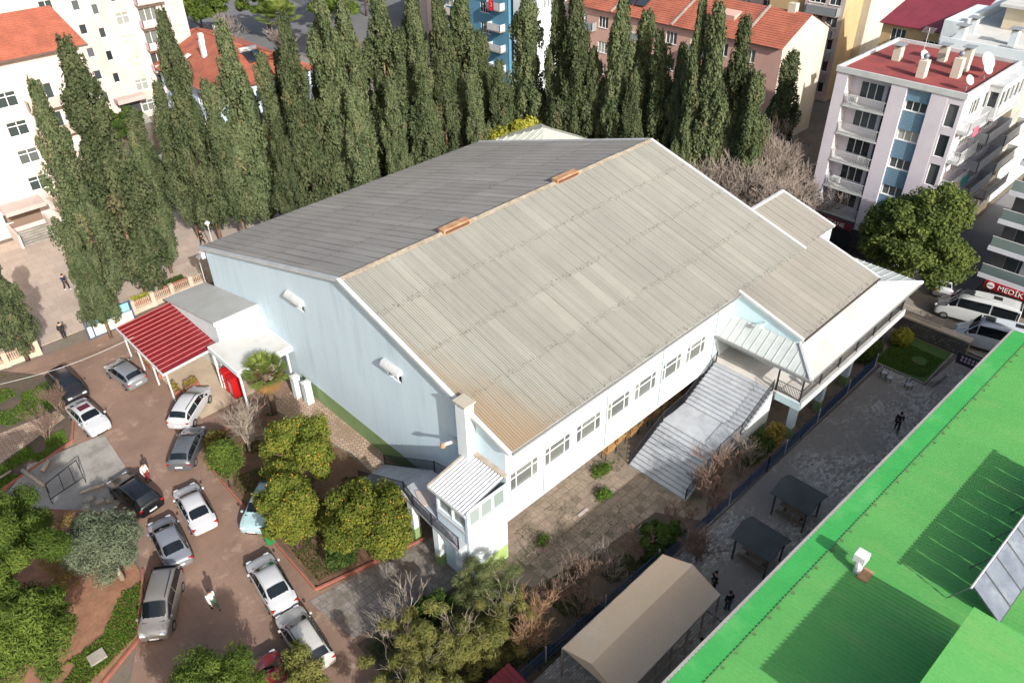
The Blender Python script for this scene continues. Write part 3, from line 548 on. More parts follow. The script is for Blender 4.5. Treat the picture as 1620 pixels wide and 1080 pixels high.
# red drink cooler with white script lettering, under the porch edge
mat('cola_red', (172, 22, 26), rough=0.35); mat('white_letter', (240, 238, 232))
def text(parent, s, size, loc, rot, m, name='lettering', ext=0.008, world=True, shear=0.0):
    cu = bpy.data.curves.new(name, 'FONT'); cu.body = s; cu.size = size; cu.extrude = ext; cu.align_x = 'CENTER'; cu.align_y = 'CENTER'; cu.shear = shear
    o = bpy.data.objects.new(name, cu); o.rotation_euler = rot
    dg = bpy.context.evaluated_depsgraph_get(); COL.objects.link(o); dg.update(); me = bpy.data.meshes.new_from_object(o.evaluated_get(dg)); bpy.data.objects.remove(o)
    me.materials.clear(); me.materials.append(m); q = bpy.data.objects.new(name, me); link(q, parent); q.location = (Vector(loc) - wl(parent)) if world else loc; q.rotation_euler = rot
    return q
for k, (yy, lab) in enumerate(((51.9, 'red drink cooler with white script under the porch edge, nearer the carport'), (50.75, 'red drink cooler with slanted white bars, nearer the palm'))):
    c = thing('drink_cooler', lab, 'drink cooler', (17.75, yy, 0), 0, 'red coolers by the porch')
    MB().box(17.4, 18.1, yy - 0.42, yy + 0.42, 0.08, 2.0).build('cabinet', MATS['cola_red'], c, bevel=0.03)
    MB().box(17.385, 17.4, yy - 0.36, yy + 0.36, 0.3, 1.5).build('door', MATS['cola_red'], c)
    MB().box(17.42, 18.08, yy - 0.4, yy + 0.4, 0.0, 0.08).build('base', MATS['black_iron'], c)
    if k == 0: text(c, 'Coca-Cola', 0.34, (17.375, yy, 0.95), (math.pi / 2, -math.pi / 2, -math.pi / 2), MATS['white_letter'], shear=0.3)
    else:
        for z in (0.5, 0.8, 1.1, 1.4): MB().add([(17.375, yy - .25, z), (17.375, yy + .25, z + .12), (17.375, yy + .25, z + .2), (17.375, yy - .25, z + .08)], [(0, 1, 2, 3)]).build('white_bar', MATS['white_letter'], c)
for x, y, nm in ((21.2, 47.2, 'nearer the porch'), (21.4, 45.9, 'farther from the porch')):
    o = thing('gate_pier', 'square white gate pier on the path by the gable, ' + nm, 'gate pier', (x, y, 0), 0, 'white piers by the gable')
    MB().box(x - .28, x + .28, y - .28, y + .28, 0, 2.05).build('shaft', MATS['white_paint'], o); MB().add([(x - .33, y - .33, 2.05), (x + .33, y - .33, 2.05), (x + .33, y + .33, 2.05), (x - .33, y + .33, 2.05), (x, y, 2.2)], [(3, 2, 1, 0), (0, 1, 4), (1, 2, 4), (2, 3, 4), (3, 0, 4)]).build('cap', MATS['trim_white'], o)
# ---------------------------------------------------------------- cars
def paint(name, c, metal=0.0, rough=0.32): return mat(name, c, tuple(int(v * 0.96) for v in c), 0.6, rough, 0.02, metal=metal, coat=0.6)
paint('car_white', (176, 178, 180)); paint('car_pearl', (180, 178, 172)); paint('car_silver', (150, 154, 160), 0.55, 0.35); paint('car_grey', (108, 112, 116), 0.5, 0.35); paint('car_grey2', (134, 130, 126), 0.4, 0.38)
paint('car_black', (20, 22, 24)); paint('car_charcoal', (34, 33, 35)); paint('car_red', (128, 22, 30)); paint('car_teal', (150, 176, 178)); paint('van_white', (182, 184, 183)); paint('van_white_shaded', (186, 192, 198))  # last paint: a white van, its shade tinted bluish into the colour
mat('tyre', (24, 24, 25), rough=0.9); mat('rim', (150, 152, 155), rough=0.35, metal=0.6); mat('black_plastic', (28, 29, 30), rough=0.6); mat('tail_red', (150, 16, 20), rough=0.25); mat('head_clear', (190, 196, 200), rough=0.15); mat('plate', (222, 224, 222)); mat('chrome', (176, 178, 180), rough=0.25, metal=0.9)
# stations: x, half width, sill, belt, roof height, roof half width     (rear to front)
CARS = {
 'sedan': dict(L=4.55, st=[(-2.28, .66, .36, .72, .74, .56), (-2.2, .82, .24, .90, .95, .68), (-1.62, .88, .2, .98, 1.05, .66), (-0.92, .9, .2, .97, 1.40, .57), (-0.2, .9, .2, .96, 1.455, .58), (0.5, .9, .2, .95, 1.42, .58), (1.22, .9, .2, .93, 1.0, .70), (1.95, .86, .2, .82, .87, .68), (2.2, .78, .24, .68, .72, .6), (2.28, .64, .34, .58, .6, .5)], rb=2, rt=3, wt=5, wb=6),
 'hatch': dict(L=4.2, st=[(-2.1, .72, .34, .72, .80, .58), (-2.04, .84, .24, .92, 1.02, .64), (-1.85, .87, .2, .97, 1.12, .64), (-1.45, .88, .2, .97, 1.40, .57), (-0.4, .88, .2, .96, 1.48, .58), (0.4, .88, .2, .95, 1.44, .58), (1.12, .88, .2, .94, 1.02, .70), (1.75, .85, .2, .84, .90, .68), (2.02, .77, .24, .70, .74, .6), (2.1, .64, .34, .6, .62, .5)], rb=2, rt=3, wt=5, wb=6),
 'suv': dict(L=4.5, st=[(-2.25, .76, .42, .82, .92, .62), (-2.2, .88, .3, 1.02, 1.16, .68), (-2.0, .91, .26, 1.06, 1.24, .68), (-1.62, .92, .26, 1.06, 1.58, .62), (-0.4, .92, .26, 1.06, 1.66, .63), (0.45, .92, .26, 1.05, 1.62, .63), (1.2, .92, .26, 1.04, 1.12, .74), (1.9, .89, .26, .96, 1.02, .72), (2.18, .82, .3, .82, .86, .64), (2.25, .68, .4, .7, .72, .54)], rb=2, rt=3, wt=5, wb=6),
 'wagon': dict(L=4.5, st=[(-2.25, .74, .36, .76, .84, .6), (-2.2, .86, .24, .95, 1.06, .66), (-2.05, .89, .2, 1.0, 1.16, .65), (-1.62, .9, .2, 1.0, 1.45, .58), (-0.4, .9, .2, .98, 1.52, .59), (0.45, .9, .2, .97, 1.48, .59), (1.2, .9, .2, .95, 1.03, .71), (1.92, .86, .2, .84, .9, .69), (2.18, .78, .24, .7, .74, .6), (2.25, .64, .34, .6, .62, .5)], rb=2, rt=3, wt=5, wb=6),
 'mpv': dict(L=4.4, st=[(-2.2, .78, .4, .86, 1.0, .66), (-2.16, .88, .26, 1.05, 1.22, .70), (-2.1, .9, .22, 1.08, 1.3, .70), (-1.95, .9, .22, 1.08, 1.72, .66), (-0.4, .9, .22, 1.06, 1.8, .67), (0.55, .9, .22, 1.05, 1.76, .66), (1.45, .9, .22, 1.02, 1.1, .72), (1.92, .87, .22, .94, .98, .70), (2.14, .8, .26, .78, .8, .62), (2.2, .68, .36, .66, .68, .54)], rb=2, rt=3, wt=5, wb=6),
 'minibus': dict(L=6.4, st=[(-3.2, .94, .4, 1.3, 2.3, .8), (-3.18, 1.0, .3, 1.35, 2.5, .84), (-3.12, 1.02, .28, 1.4, 2.56, .86), (-3.0, 1.02, .28, 1.4, 2.66, .86), (-1.0, 1.02, .28, 1.45, 2.72, .88), (1.6, 1.02, .28, 1.43, 2.6, .84), (2.45, 1.02, .28, 1.32, 1.44, .8), (2.95, .98, .28, 1.14, 1.2, .76), (3.12, .92, .32, .95, .98, .68), (3.2, .8, .4, .75, .77, .6)], rb=2, rt=3, wt=5, wb=6),
}
def car_sections(d):
    S = []
    for x, hw, z0, zb, zr, rw in d['st']:
        half = [(hw * .9, z0 - .02), (hw * .985, z0 + .06), (hw, z0 + (zb - z0) * .55), (hw * .985, zb - .05), (hw * .955, zb), (rw + .02, zr - .055), (rw * .9, zr - .008), (rw * .45, zr + .02), (0, zr + .028)]
        S.append([(x, y, z) for y, z in half])
    return S
CARME = {}
def car(kind, pm, label, loc, heading, cat='car', rails=False, sunroof=None, group=None, dark_trim=False):
    d = CARS[kind]; S = car_sections(d); n = len(S); m = len(S[0]); L = d['L']; bus = kind == 'minibus'
    t = thing('minibus' if bus else 'parked_car', label, cat, (loc[0], loc[1], loc[2] if len(loc) > 2 else 0.02), math.radians(heading), group)
    if (kind, pm) not in CARME:
        mb = MB()
        for s in S: mb.v += [p for p in s] + [(p[0], -p[1], p[2]) for p in s[:-1]]
        k = 2 * m - 1; ring = list(range(m)) + list(range(2 * m - 2, m - 1, -1))
        for i in range(n - 1):
            for j in range(k): mb.f.append((i * k + ring[j], i * k + ring[(j + 1) % k], (i + 1) * k + ring[(j + 1) % k], (i + 1) * k + ring[j]))
        mb.f.append(tuple(ring)); mb.f.append(tuple((n - 1) * k + r for r in reversed(ring)))
        me = mb.mesh('body', MATS[pm]); bm = bmesh.new(); bm.from_mesh(me); bmesh.ops.recalc_face_normals(bm, faces=bm.faces); bm.to_mesh(me); bm.free()
        me.shade_smooth(); CARME[(kind, pm)] = me
    b = inst('body', CARME[(kind, pm)], t, (0, 0, 0), world=False)
    md = b.modifiers.new('s', 'SUBSURF'); md.levels = 1; md.render_levels = 2
    lerp = lambda p, q, f: tuple(p[i] + (q[i] - p[i]) * f for i in range(3))
    mir = lambda p: (p[0], -p[1], p[2])
    def glass_top(i, j, name):
        A, B = S[i], S[j]; off = Vector((B[8][0] - A[8][0], 0, B[8][2] - A[8][2])).cross(Vector((0, 1, 0))).normalized()
        if off.z < 0: off = -off
        mb = MB(); idx = [5, 6, 7, 8]; rows = []
        for f in (0.04, 0.36, 0.68, 0.95):
            r = [Vector(lerp(A[q], B[q], f)) + off * 0.022 for q in idx]; r = [Vector((p.x, p.y * 0.93, p.z)) for p in r]
            rows.append(r + [Vector((p.x, -p.y, p.z)) for p in reversed(r[:-1])])
        w_ = len(rows[0])
        for r in rows: mb.v += [tuple(p) for p in r]
        for a in range(3):
            for c in range(w_ - 1): mb.f.append((a * w_ + c, a * w_ + c + 1, (a + 1) * w_ + c + 1, (a + 1) * w_ + c))
        mb.build(name, MATS['car_glass'], t, smooth=True, local=True)
    glass_top(d['wb'], d['wt'], 'windscreen'); glass_top(d['rb'], d['rt'], 'rear_window')
    segs = [(d['rb'], d['rt']), (d['rt'], d['rt'] + 1), (d['rt'] + 1, d['wt']), (d['wt'], d['wb'])]
    for sgn in (1, -1):
        for i, j in segs:
            A, B = S[i], S[j]; lo, hi = 0.12, 0.86
            a0_, a1_ = lerp(A[4], A[5], lo), lerp(A[4], A[5], hi); b0, b1 = lerp(B[4], B[5], lo), lerp(B[4], B[5], hi)
            P = [Vector(lerp(a0_, b0, .03)), Vector(lerp(a0_, b0, .97)), Vector(lerp(a1_, b1, .97)), Vector(lerp(a1_, b1, .03))]
            P = [Vector((p.x, (p.y + 0.02) * sgn, p.z + .004)) for p in P]
            MB().quad(*(P if sgn < 0 else P[::-1])).build('side_window', MATS['car_glass'], t, local=True)
        f_ = d['st']
        xh = f_[-3][0] + .12; hz = f_[-3][3]
        MB().box(xh - .22, xh + .2, sgn * .56 - .17, sgn * .56 + .17, hz - .2, hz - .07).build('headlight', MATS['head_clear'], t, local=True, bevel=0.05)
        xr = f_[1][0]; zr_ = f_[1][3]
        MB().box(xr - .03, xr + .16, sgn * (f_[1][1] - .14) - .13, sgn * (f_[1][1] - .14) + .15, zr_ - .2, zr_ - .03).build('tail_light', MATS['tail_red'], t, local=True, bevel=0.03)
        xm = f_[d['wb']][0] - .22; MB().box(xm - .07, xm + .07, sgn * (f_[4][1] + .02) - .02, sgn * (f_[4][1] + .02) + .12, f_[4][3] + .0, f_[4][3] + .14).build('wing_mirror', MATS['black_plastic' if dark_trim else pm], t, local=True, bevel=0.03) if sgn > 0 else \
            MB().box(xm - .07, xm + .07, -(f_[4][1] + .14), -(f_[4][1] - .0), f_[4][3] + .0, f_[4][3] + .14).build('wing_mirror', MATS['black_plastic' if dark_trim else pm], t, local=True, bevel=0.03)
        r_ = .36 if bus else .33 if kind in ('suv',) else .31
        for xw in (L * .5 - .88, -L * .5 + .82 + (.4 if bus else 0)):
            yw = sgn * (f_[4][1] - .095)
            wh = MB().tube([(xw, yw - .11 * sgn, r_), (xw, yw + .11 * sgn, r_)], r_, 16).build('wheel', MATS['tyre'], t, local=True)
            MB().tube([(xw, yw + .105 * sgn, r_), (xw, yw + .118 * sgn, r_)], r_ * .66, 12).build('rim', MATS['rim'], wh, local=True)
    x1, x2 = f_[0][0], f_[-1][0]
    MB().box(x1 - .012, x1 + .03, -.26, .26, .55 if not bus else .7, .66 if not bus else .82).build('number_plate', MATS['plate'], t, local=True); MB().box(x2 - .03, x2 + .014, -.26, .26, .4, .51).build('number_plate', MATS['plate'], t, local=True)
    MB().box(x2 - .1, x2 + .006, -.42, .42, .27, .38).build('grille', MATS['black_plastic'], t, local=True, bevel=0.02)
    MB().box(f_[d['wb']][0] - .02, f_[d['wb']][0] + .1, -.62, .62, f_[d['wb']][4] - .02, f_[d['wb']][4] + .022).build('wiper_tray', MATS['black_plastic'], t, local=True)
    if rails:
        for sgn in (1, -1): MB().tube([(-1.5, sgn * .56, f_[4][4] + .0), (-1.3, sgn * .57, f_[4][4] + .06), (.2, sgn * .57, f_[4][4] + .05), (.4, sgn * .56, f_[4][4] - .0)], .025, 5).build('roof_rail', MATS['black_plastic'], t, local=True)
    if sunroof:
        MB().box(-.45, .15, -.4, .4, f_[4][4] + .0, f_[4][4] + .034).build('sunroof', MATS[sunroof], t, local=True)
    if bus:
        for xx in (1.0, -1.2): MB().box(xx - .35, xx + .35, -.3, .3, f_[4][4] - .02, f_[4][4] + .09).build('roof_hatch', MATS['black_plastic'], t, local=True, bevel=0.04)
        MB().box(-2.6, 0.6, -.45, .45, f_[4][4] - .01, f_[4][4] + .06).build('roof_panel', MATS[pm], t, local=True, bevel=0.03)
    return t
mat('red_glass', (86, 22, 34), rough=0.15)
car('suv', 'car_charcoal', 'dark charcoal SUV parked behind the white car with a sunroof', (8.35, 60.9), -88, dark_trim=True)
car('hatch', 'car_silver', 'silver hatchback parked beside the red carport', (12.35, 59.2), 97)
car('sedan', 'car_white', 'white saloon with dark reddish sunroof, nose to the concrete pad', (8.1, 55.9), -86, sunroof='red_glass')
car('suv', 'car_white', 'white crossover with black roof rails in front of the carport post', (14.2, 51.3), 40, rails=True, dark_trim=True)
car('hatch', 'car_grey', 'dark grey hatchback half behind the clipped brown hedge', (12.0, 47.2), 47)
car('suv', 'car_black', 'black SUV behind the silver olive tree', (7.3, 45.4), 98, rails=True, dark_trim=True)
car('sedan', 'car_white', 'white saloon alone in the middle of the car park', (9.65, 41.3), 82)
car('sedan', 'car_silver', 'silver saloon half hidden by the silver olive tree', (7.15, 39.7), 82)
car('mpv', 'car_grey2', 'tall grey people carrier parked beside the bare soil bed', (4.7, 35.5), -126, rails=True)
car('sedan', 'car_white', 'white saloon next to the orange trees, ahead of the white estate', (10.15, 32.3), 82)
car('wagon', 'car_pearl', 'white estate car with black roof rails, lowest of the parked cars', (9.5, 27.6), 84, rails=True)
car('hatch', 'car_red', 'dark red car half under the trees at the bottom', (7.0, 26.2), 84)
car('hatch', 'car_teal', 'pale teal car under the orange trees beside a green bin', (12.9, 38.2), -140)
car('minibus', 'van_white', 'white minibus parked in front of the red shop sign', (69.0, 13.4, 0.05), 102, 'minibus', group=None)
car('minibus', 'van_white_shaded', 'shaded white minibus parked by the stone wall, partly behind the green roof', (65.9, 10.6, 0.05), 102, 'minibus')
car('hatch', 'car_white', 'white car at the street corner behind the big leafy tree', (72.6, 17.6, 0.05), 20)
car('mpv', 'car_white', 'white van on the far street beyond the tiled house', (77, 169, 0.05), -40, 'van')
car('hatch', 'car_silver', 'silver car in the shade beside the tiled house', (33.5, 99.5, 0.05), 75)
# ---------------------------------------------------------------- green roofed building and its solar collectors
mat('green_sheet', (94, 162, 86), (84, 154, 80), 0.3, 0.62, 0.08, 6.0, stain=(112, 160, 90), stsc=0.5, stretch=(1.2, 0.35, 1), spec=0.3); mat('green_eave', (66, 162, 80), (60, 154, 76), 0.6, 0.5, 0.06, stain=(100, 172, 98))
gb = thing('green_building', 'long hall with bright green ribbed metal roof in lower right corner', 'building', (36, 3, 0))
th = math.radians(-1.7)
def gx(x, y, z=0.0):      # the building is turned a little against the sports hall
    dx, dy = x - 17.7, y - 9.45; return (17.7 + dx * math.cos(th) - dy * math.sin(th), 9.45 + dx * math.sin(th) + dy * math.cos(th), z)
GZ = lambda y: 7.8 + (9.45 - y) * 0.10
def ribbed(name, xa, xb, ya, yb, zfun, step, m, parent, hgt=0.035):
    mb = MB(); n = int((xb - xa) / step)
    for i in range(n):
        x = xa + i * step; pr = [(x, 0), (x + step * .62, 0), (x + step * .70, hgt), (x + step * .92, hgt), (x + step, 0)]
        for (p, h), (q, k) in zip(pr[:-1], pr[1:]): mb.quad(gx(p, ya, zfun(ya) + h), gx(q, ya, zfun(ya) + k), gx(q, yb, zfun(yb) + k), gx(p, yb, zfun(yb) + h))
    return mb.build(name, m, parent)
ribbed('eave_sheet', 2, 56.6, 9.45, 8.3, lambda y: GZ(y) + 0.03, 0.25, MATS['green_eave'], gb); ribbed('roof_sheet', 2, 56.6, 8.42, -16, GZ, 0.25, MATS['green_sheet'], gb)
def gbox(a, b, c, d, z0, z1): return MB().prism([gx(a, c)[:2], gx(b, c)[:2], gx(b, d)[:2], gx(a, d)[:2]], z0, z1)
gbox(2, 56.6, 9.46, 9.62, 7.62, 7.84).build('gutter', mat('gutter_zinc', (150, 148, 142), rough=0.5), gb); gbox(2, 56.6, 9.2, 9.455, 7.55, 7.78).build('fascia', MATS['dark_gutter'], gb)
gbox(2.4, 56.3, -15.6, 9.0, -0.1, 7.7).build('wall', mat('grey_render', (120, 116, 110), (104, 100, 96)), gb)
gbox(56.6, 63.2, -15.6, 7.2, -0.1, 8.5).build('rear_wing', MATS['grey_render'], gb); MB().add([gx(2, 8.33, GZ(8.33) + .075), gx(56.5, 8.33, GZ(8.33) + .075), gx(56.5, 8.27, GZ(8.27) + .06), gx(2, 8.27, GZ(8.27) + .06)], [(0, 1, 2, 3)]).build('lap_seal', mat('lap_dirt', (92, 120, 72), (60, 112, 58), 3.0, .8, .2), gb)
for k in range(46):
    x = 3 + k * 1.15 + random.uniform(-.3, .3); MB().box(*[c for c in (gx(x, 8.2)[0] - .07, gx(x, 8.2)[0] + .07, gx(x, 8.2)[1] - .1, gx(x, 8.2)[1] + .1)], GZ(8.2) + .02, GZ(8.2) + .06).build('fixing_plate', MATS['lap_dirt'], gb)
BZ = 11.15
gbox(20.3, 28.3, -12, 1.5, 8.2, BZ - 0.06).build('roof_house_wall', MATS['green_eave'], gb); ribbed('roof_house_sheet', 20.1, 28.5, 1.7, -12, lambda y: BZ + (1.7 - y) * 0.02, 0.25, MATS['green_sheet'], gb)
so_ = thing('solar_array', 'row of tilted grey solar collectors on the green roof', 'solar collector', gx(36, 1.5, 8.6))
mat('collector', (112, 119, 130), (94, 101, 113), 1.2, 0.35, 0.08, stain=(132, 138, 146), stsc=0.8); mat('collector_frame', (110, 112, 116), rough=0.4, metal=0.4)
for k in range(9):
    xa, xb = 30.5 + k * 1.26 + .04, 30.5 + (k + 1) * 1.26 - .04
    P = [gx(xa, 0.75, 8.85), gx(xb, 0.75, 8.85), gx(xb, 2.25, 10.0), gx(xa, 2.25, 10.0)]
    o = MB().slab(*P, 0.09).build('panel', MATS['collector'], so_)
    f = MB()
    for a, b in ((0, 1), (1, 2), (2, 3), (3, 0)): f.bar(P[a], P[b], 0.035)
    f.build('panel_frame', MATS['collector_frame'], o)
mb = MB(); mb.tube([gx(30.3, 2.3, 10.05), gx(42.0, 2.3, 10.05)], 0.05, 6); mb.build('header_pipe', MATS['light_iron'], so_)
for x in (30.5, 33.0, 35.5, 38.1, 40.6, 41.9):
    MB().bar(gx(x, 2.3, 10.0), gx(x, 3.0, GZ(3.0)), 0.05).build('strut', MATS['collector_frame'], so_)
    MB().bar(gx(x, 0.75, 8.9), gx(x, 0.75, GZ(0.75)), 0.05).build('strut', MATS['collector_frame'], so_)
cl = thing('roof_cooler', 'white boxy fan unit on a bent duct on the green roof', 'fan unit', gx(29.2, 6.9, 8.05))
c0 = gx(29.5, 6.8); MB().box(c0[0] - .32, c0[0] + .3, c0[1] - .3, c0[1] + .3, 8.6, 9.1).build('housing', mat('cooler_white', (206, 206, 204)), cl, bevel=0.03)
MB().tube([(c0[0] - .3, c0[1] - .1, 8.0), (c0[0] - .3, c0[1] - .1, 8.45), (c0[0] - .12, c0[1], 8.72)], 0.2, 10).build('duct', MATS['light_iron'], cl)
MB().box(c0[0] - .7, c0[0] + .15, c0[1] - .75, c0[1] - .25, 7.98, 8.2).build('curb', MATS['rust'], cl)
# ---------------------------------------------------------------- tent pavilion and garden shelters in the cobbled yard
tn = thing('canvas_pavilion', 'beige canvas pavilion with pitched roof on posts beside the green roof', 'pavilion', (22.5, 14, 0))
mat('canvas', (236, 204, 166), (228, 196, 158), 0.6, 0.85, 0.05, stain=(236, 212, 180), stsc=0.3, bump=0.2, bsc=2)
tx0, tx1, ty0, ty1, tr = 18.45, 27.2, 12.05, 16.05, 14.05; nsg = 6
for k in range(nsg):
    a, b = tx0 + (tx1 - tx0) * k / nsg, tx0 + (tx1 - tx0) * (k + 1) / nsg; sg = 0.05
    for (ya, yb) in ((ty1, tr), (tr, ty0)):
        za, zb = (2.6, 3.45) if ya == ty1 else (3.45, 2.6); mb = MB(); G_ = 5
        pts = [[(a + (b - a) * i / G_, ya + (yb - ya) * j / G_, za + (zb - za) * j / G_ - sg * math.sin(math.pi * j / G_) * 1.2 - 0.03 * math.sin(math.pi * i / G_)) for j in range(G_ + 1)] for i in range(G_ + 1)]
        for i in range(G_):
            for j in range(G_): mb.quad(pts[i][j], pts[i + 1][j], pts[i + 1][j + 1], pts[i][j + 1])
        mb.build('canvas_panel', MATS['canvas'], tn, smooth=True)
for k in range(nsg + 1):
    x = tx0 + (tx1 - tx0) * k / nsg
    for y in (ty0 + .05, ty1 - .05): MB().box(x - .05, x + .05, y - .05, y + .05, 0, 2.58).build('post', mat('post_pale', (176, 160, 146)), tn)
for x in (tx0, tx1): MB().add([(x, ty0, 2.6), (x, ty1, 2.6), (x, tr, 3.45)], [(0, 1, 2)]).build('canvas_gable', MATS['canvas'], tn)
MB().tube([(tx0, ty0, 2.55), (tx1, ty0, 2.55)], 0.04, 5).build('eave_rail', MATS['post_pale'], tn); MB().tube([(tx0, ty0 + .02, 0.95), (tx1, ty0 + .02, 0.95)], 0.04, 5).build('side_rail', MATS['post_pale'], tn)
MB().tube([(tx0, ty1, 2.55), (tx1, ty1, 2.55)], 0.04, 5).build('eave_rail', MATS['post_pale'], tn)
mat('dark_shelter', (66, 72, 70), (55, 61, 59), 1.0, 0.8, 0.12)
for (xc, yc, lb) in ((37.7, 13.0, 'dark felt roofed garden shelter with picnic table, farther from the pavilion'), (32.8, 12.8, 'dark felt roofed garden shelter with picnic table, nearer the pavilion')):
    gz = thing('garden_shelter', lb, 'shelter', (xc, yc, 0), 0, 'dark shelters in the cobbled yard')
    for (xa, xb, za, zb) in ((xc - 1.2, xc, 2.0, 2.5), (xc, xc + 1.2, 2.5, 2.0)): MB().slab((xa, yc - 1.4, za), (xb, yc - 1.4, zb), (xb, yc + 1.4, zb), (xa, yc + 1.4, za), 0.06).build('roof_slope', MATS['dark_shelter'], gz)
    for sx in (-1, 1):
        for sy in (-1, 1): MB().box(xc + sx * .95 - .05, xc + sx * .95 + .05, yc + sy * 1.1 - .05, yc + sy * 1.1 + .05, 0, 2.1).build('post', MATS['dark_shelter'], gz)
    pt = thing('picnic_table', 'wooden picnic table under the dark shelter ' + ('farther from' if xc > 35 else 'nearer') + ' the pavilion', 'table', (xc, yc, 0), 0, 'picnic tables under the shelters')
    MB().box(xc - .4, xc + .4, yc - .9, yc + .9, .7, .76).build('table_top', mat('old_wood', (112, 98, 82), (96, 84, 70), 2.0, .8, .1), pt)
    for sx in (-1, 1): MB().box(xc + sx * .75 - .15, xc + sx * .75 + .15, yc - .9, yc + .9, .4, .45).build('bench_seat', MATS['old_wood'], pt)
    for sy in (-1, 1): MB().box(xc - .8, xc + .8, yc + sy * .6 - .04, yc + sy * .6 + .04, 0.34, .395).build('cross_beam', MATS['old_wood'], pt); MB().box(xc - .06, xc + .06, yc + sy * .6 - .06, yc + sy * .6 + .06, 0, .7).build('leg', MATS['old_wood'], pt)
rsd = thing('red_shed', 'low shed with dark red ribbed roof among the shrubs at bottom edge', 'shed', (13.6, 16.2, 0))
MB().box(12.0, 15.6, 14.6, 17.2, -.05, 2.2).build('wall', MATS['grey_render'], rsd)
for k in range(13): MB().slab((11.8 + k * .31, 14.4, 2.3), (11.8 + k * .31 + .29, 14.4, 2.3), (11.8 + k * .31 + .29, 17.4, 2.7), (11.8 + k * .31, 17.4, 2.7), .05).build('roof_sheet', mat('maroon_sheet', (124, 40, 46), (108, 34, 40)), rsd)
# ---------------------------------------------------------------- apartment houses
mat('cream_wall', (198, 184, 176), (188, 174, 166), 0.3, 0.85, 0.04, stain=(176, 158, 148), stsc=0.25, stretch=(1, 1, .3)); mat('cream_dark', (180, 164, 156), rough=0.85)
def tile_roof(parent, name, A, B, C, D, m, n=None, th_=0.05):
    """courses of tiles from eave A-B up to ridge D-C (A below D, B below C)"""
    A, B, C, D = map(Vector, (A, B, C, D)); n = n or max(4, int((D - A).length / 0.38)); mb = MB(); up = (B - A).cross(D - A).normalized(); up = up if up.z > 0 else -up
    for k in range(n):
        f, g_ = k / n, (k + 1.0) / n
        p, q, r, s = A.lerp(D, f), B.lerp(C, f), B.lerp(C, g_), A.lerp(D, g_); mb.quad(p + up * th_, q + up * th_, r + up * .005, s + up * .005); mb.quad(p, q, q + up * th_, p + up * th_)
    o = mb.build(name, m, parent); o['kind'] = 'stuff'; return o
def balcony(parent, x, y, z, L, dep, axis, m_slab, m_rail, h=0.95, solid=False):
    """slab plus parapet or rail; axis 'x' = runs along X facing -Y, 'y' = runs along Y facing -X"""
    if axis == 'x': b = (x, x + L, y - dep, y); fr = [(x + .04, y - .04, z), (x + .04, y - dep + .04, z), (x + L - .04, y - dep + .04, z), (x + L - .04, y - .04, z)]
    else: b = (x - dep, x, y, y + L); fr = [(x - .04, y + .04, z), (x - dep + .04, y + .04, z), (x - dep + .04, y + L - .04, z), (x - .04, y + L - .04, z)]
    o = MB().box(*b, z - 0.18, z).build('balcony_slab', m_slab, parent)
    if solid:
        mb = MB()
        for p, q in zip(fr[:-1], fr[1:]): mb.box(min(p[0], q[0]) - .04, max(p[0], q[0]) + .04, min(p[1], q[1]) - .04, max(p[1], q[1]) + .04, z, z + h)
        mb.build('parapet', m_rail, o)
    else:
        mb = MB()
        for p, q in zip(fr[:-1], fr[1:]):
            P, Q_ = Vector(p), Vector(q); mb.tube([P + Vector((0, 0, h)), Q_ + Vector((0, 0, h))], .035, 4); mb.tube([P + Vector((0, 0, .1)), Q_ + Vector((0, 0, .1))], .025, 4); n = max(2, int((Q_ - P).length / .16))
            for k in range(n + 1): mb.bar(P.lerp(Q_, k / n), P.lerp(Q_, k / n) + Vector((0, 0, h)), .03)
        mb.build('rail', m_rail, o)
    return o
# cream block at the left, tiled roof
Yb = 92.84
ab = thing('apartment_block', 'cream five storey apartment block with red tiled roof at left edge', 'apartment block', (12, Yb, 0))
hl = []
for k in range(5):
    z = 0.9 + 3.0 * k + 0.3
    hl += [(x - (-10) - .95, z, 1.9, 1.45, dict(cols=2, rows=[.7, .3], gm='curtain_glass')) for x in (3.0, 10.2, 18.25) if not (k == 0 and x == 18.25)]
    hl += [(20.4 + 10, z - .55, 2.3, 2.0, dict(cols=3, gm='curtain_glass', sill=False))] + [(24.9 + 10 - .4, z + .1, .9, 1.3, dict(cols=2))] + [(14.0 + 10 - .35, z + .4, .7, 1.0, dict(cols=1)), (6.6 + 10 - .35, z + .4, .7, 1.0, dict(cols=1))]
wall(ab, (-10, Yb, 0), R_MY, 36.5, 17.75, hl, MATS['cream_wall'])
MB().quad((26.5, Yb, 0), (26.5, 104, 0), (26.5, 104, 17.7), (26.5, 98.4, 20.6), (26.5, Yb, 17.75)).build('wall', MATS['cream_wall'], ab); MB().quad((26.5, 104, 0), (-10, 104, 0), (-10, 104, 17.7), (26.5, 104, 17.7)).build('wall', MATS['cream_wall'], ab)
for k in range(1, 5): balcony(ab, 19.7, Yb, 0.95 + 3.0 * k - .35, 4.4, 1.15, 'x', MATS['cream_dark'], MATS['cream_dark'], 0.9, True)
tile_roof(ab, 'tile_courses', (-10.4, Yb - .6, 17.7), (27.3, Yb - .6, 17.7), (26.6, 98.4, 20.7), (-10.4, 98.4, 20.7), MATS['terracotta']); tile_roof(ab, 'tile_courses', (26.9, 104.4, 17.7), (-10.4, 104.4, 17.7), (-10.4, 98.4, 20.7), (26.6, 98.4, 20.7), MATS['terracotta'])
MB().box(-10.4, 27.3, Yb - .72, Yb - .6, 17.55, 17.72).build('gutter', mat('brown_gutter', (92, 76, 70)), ab)
pc2 = MB().box(13.6, 17.6, Yb - 2.6, Yb, 3.3, 3.75).build('porch_roof', MATS['cream_dark'], ab)
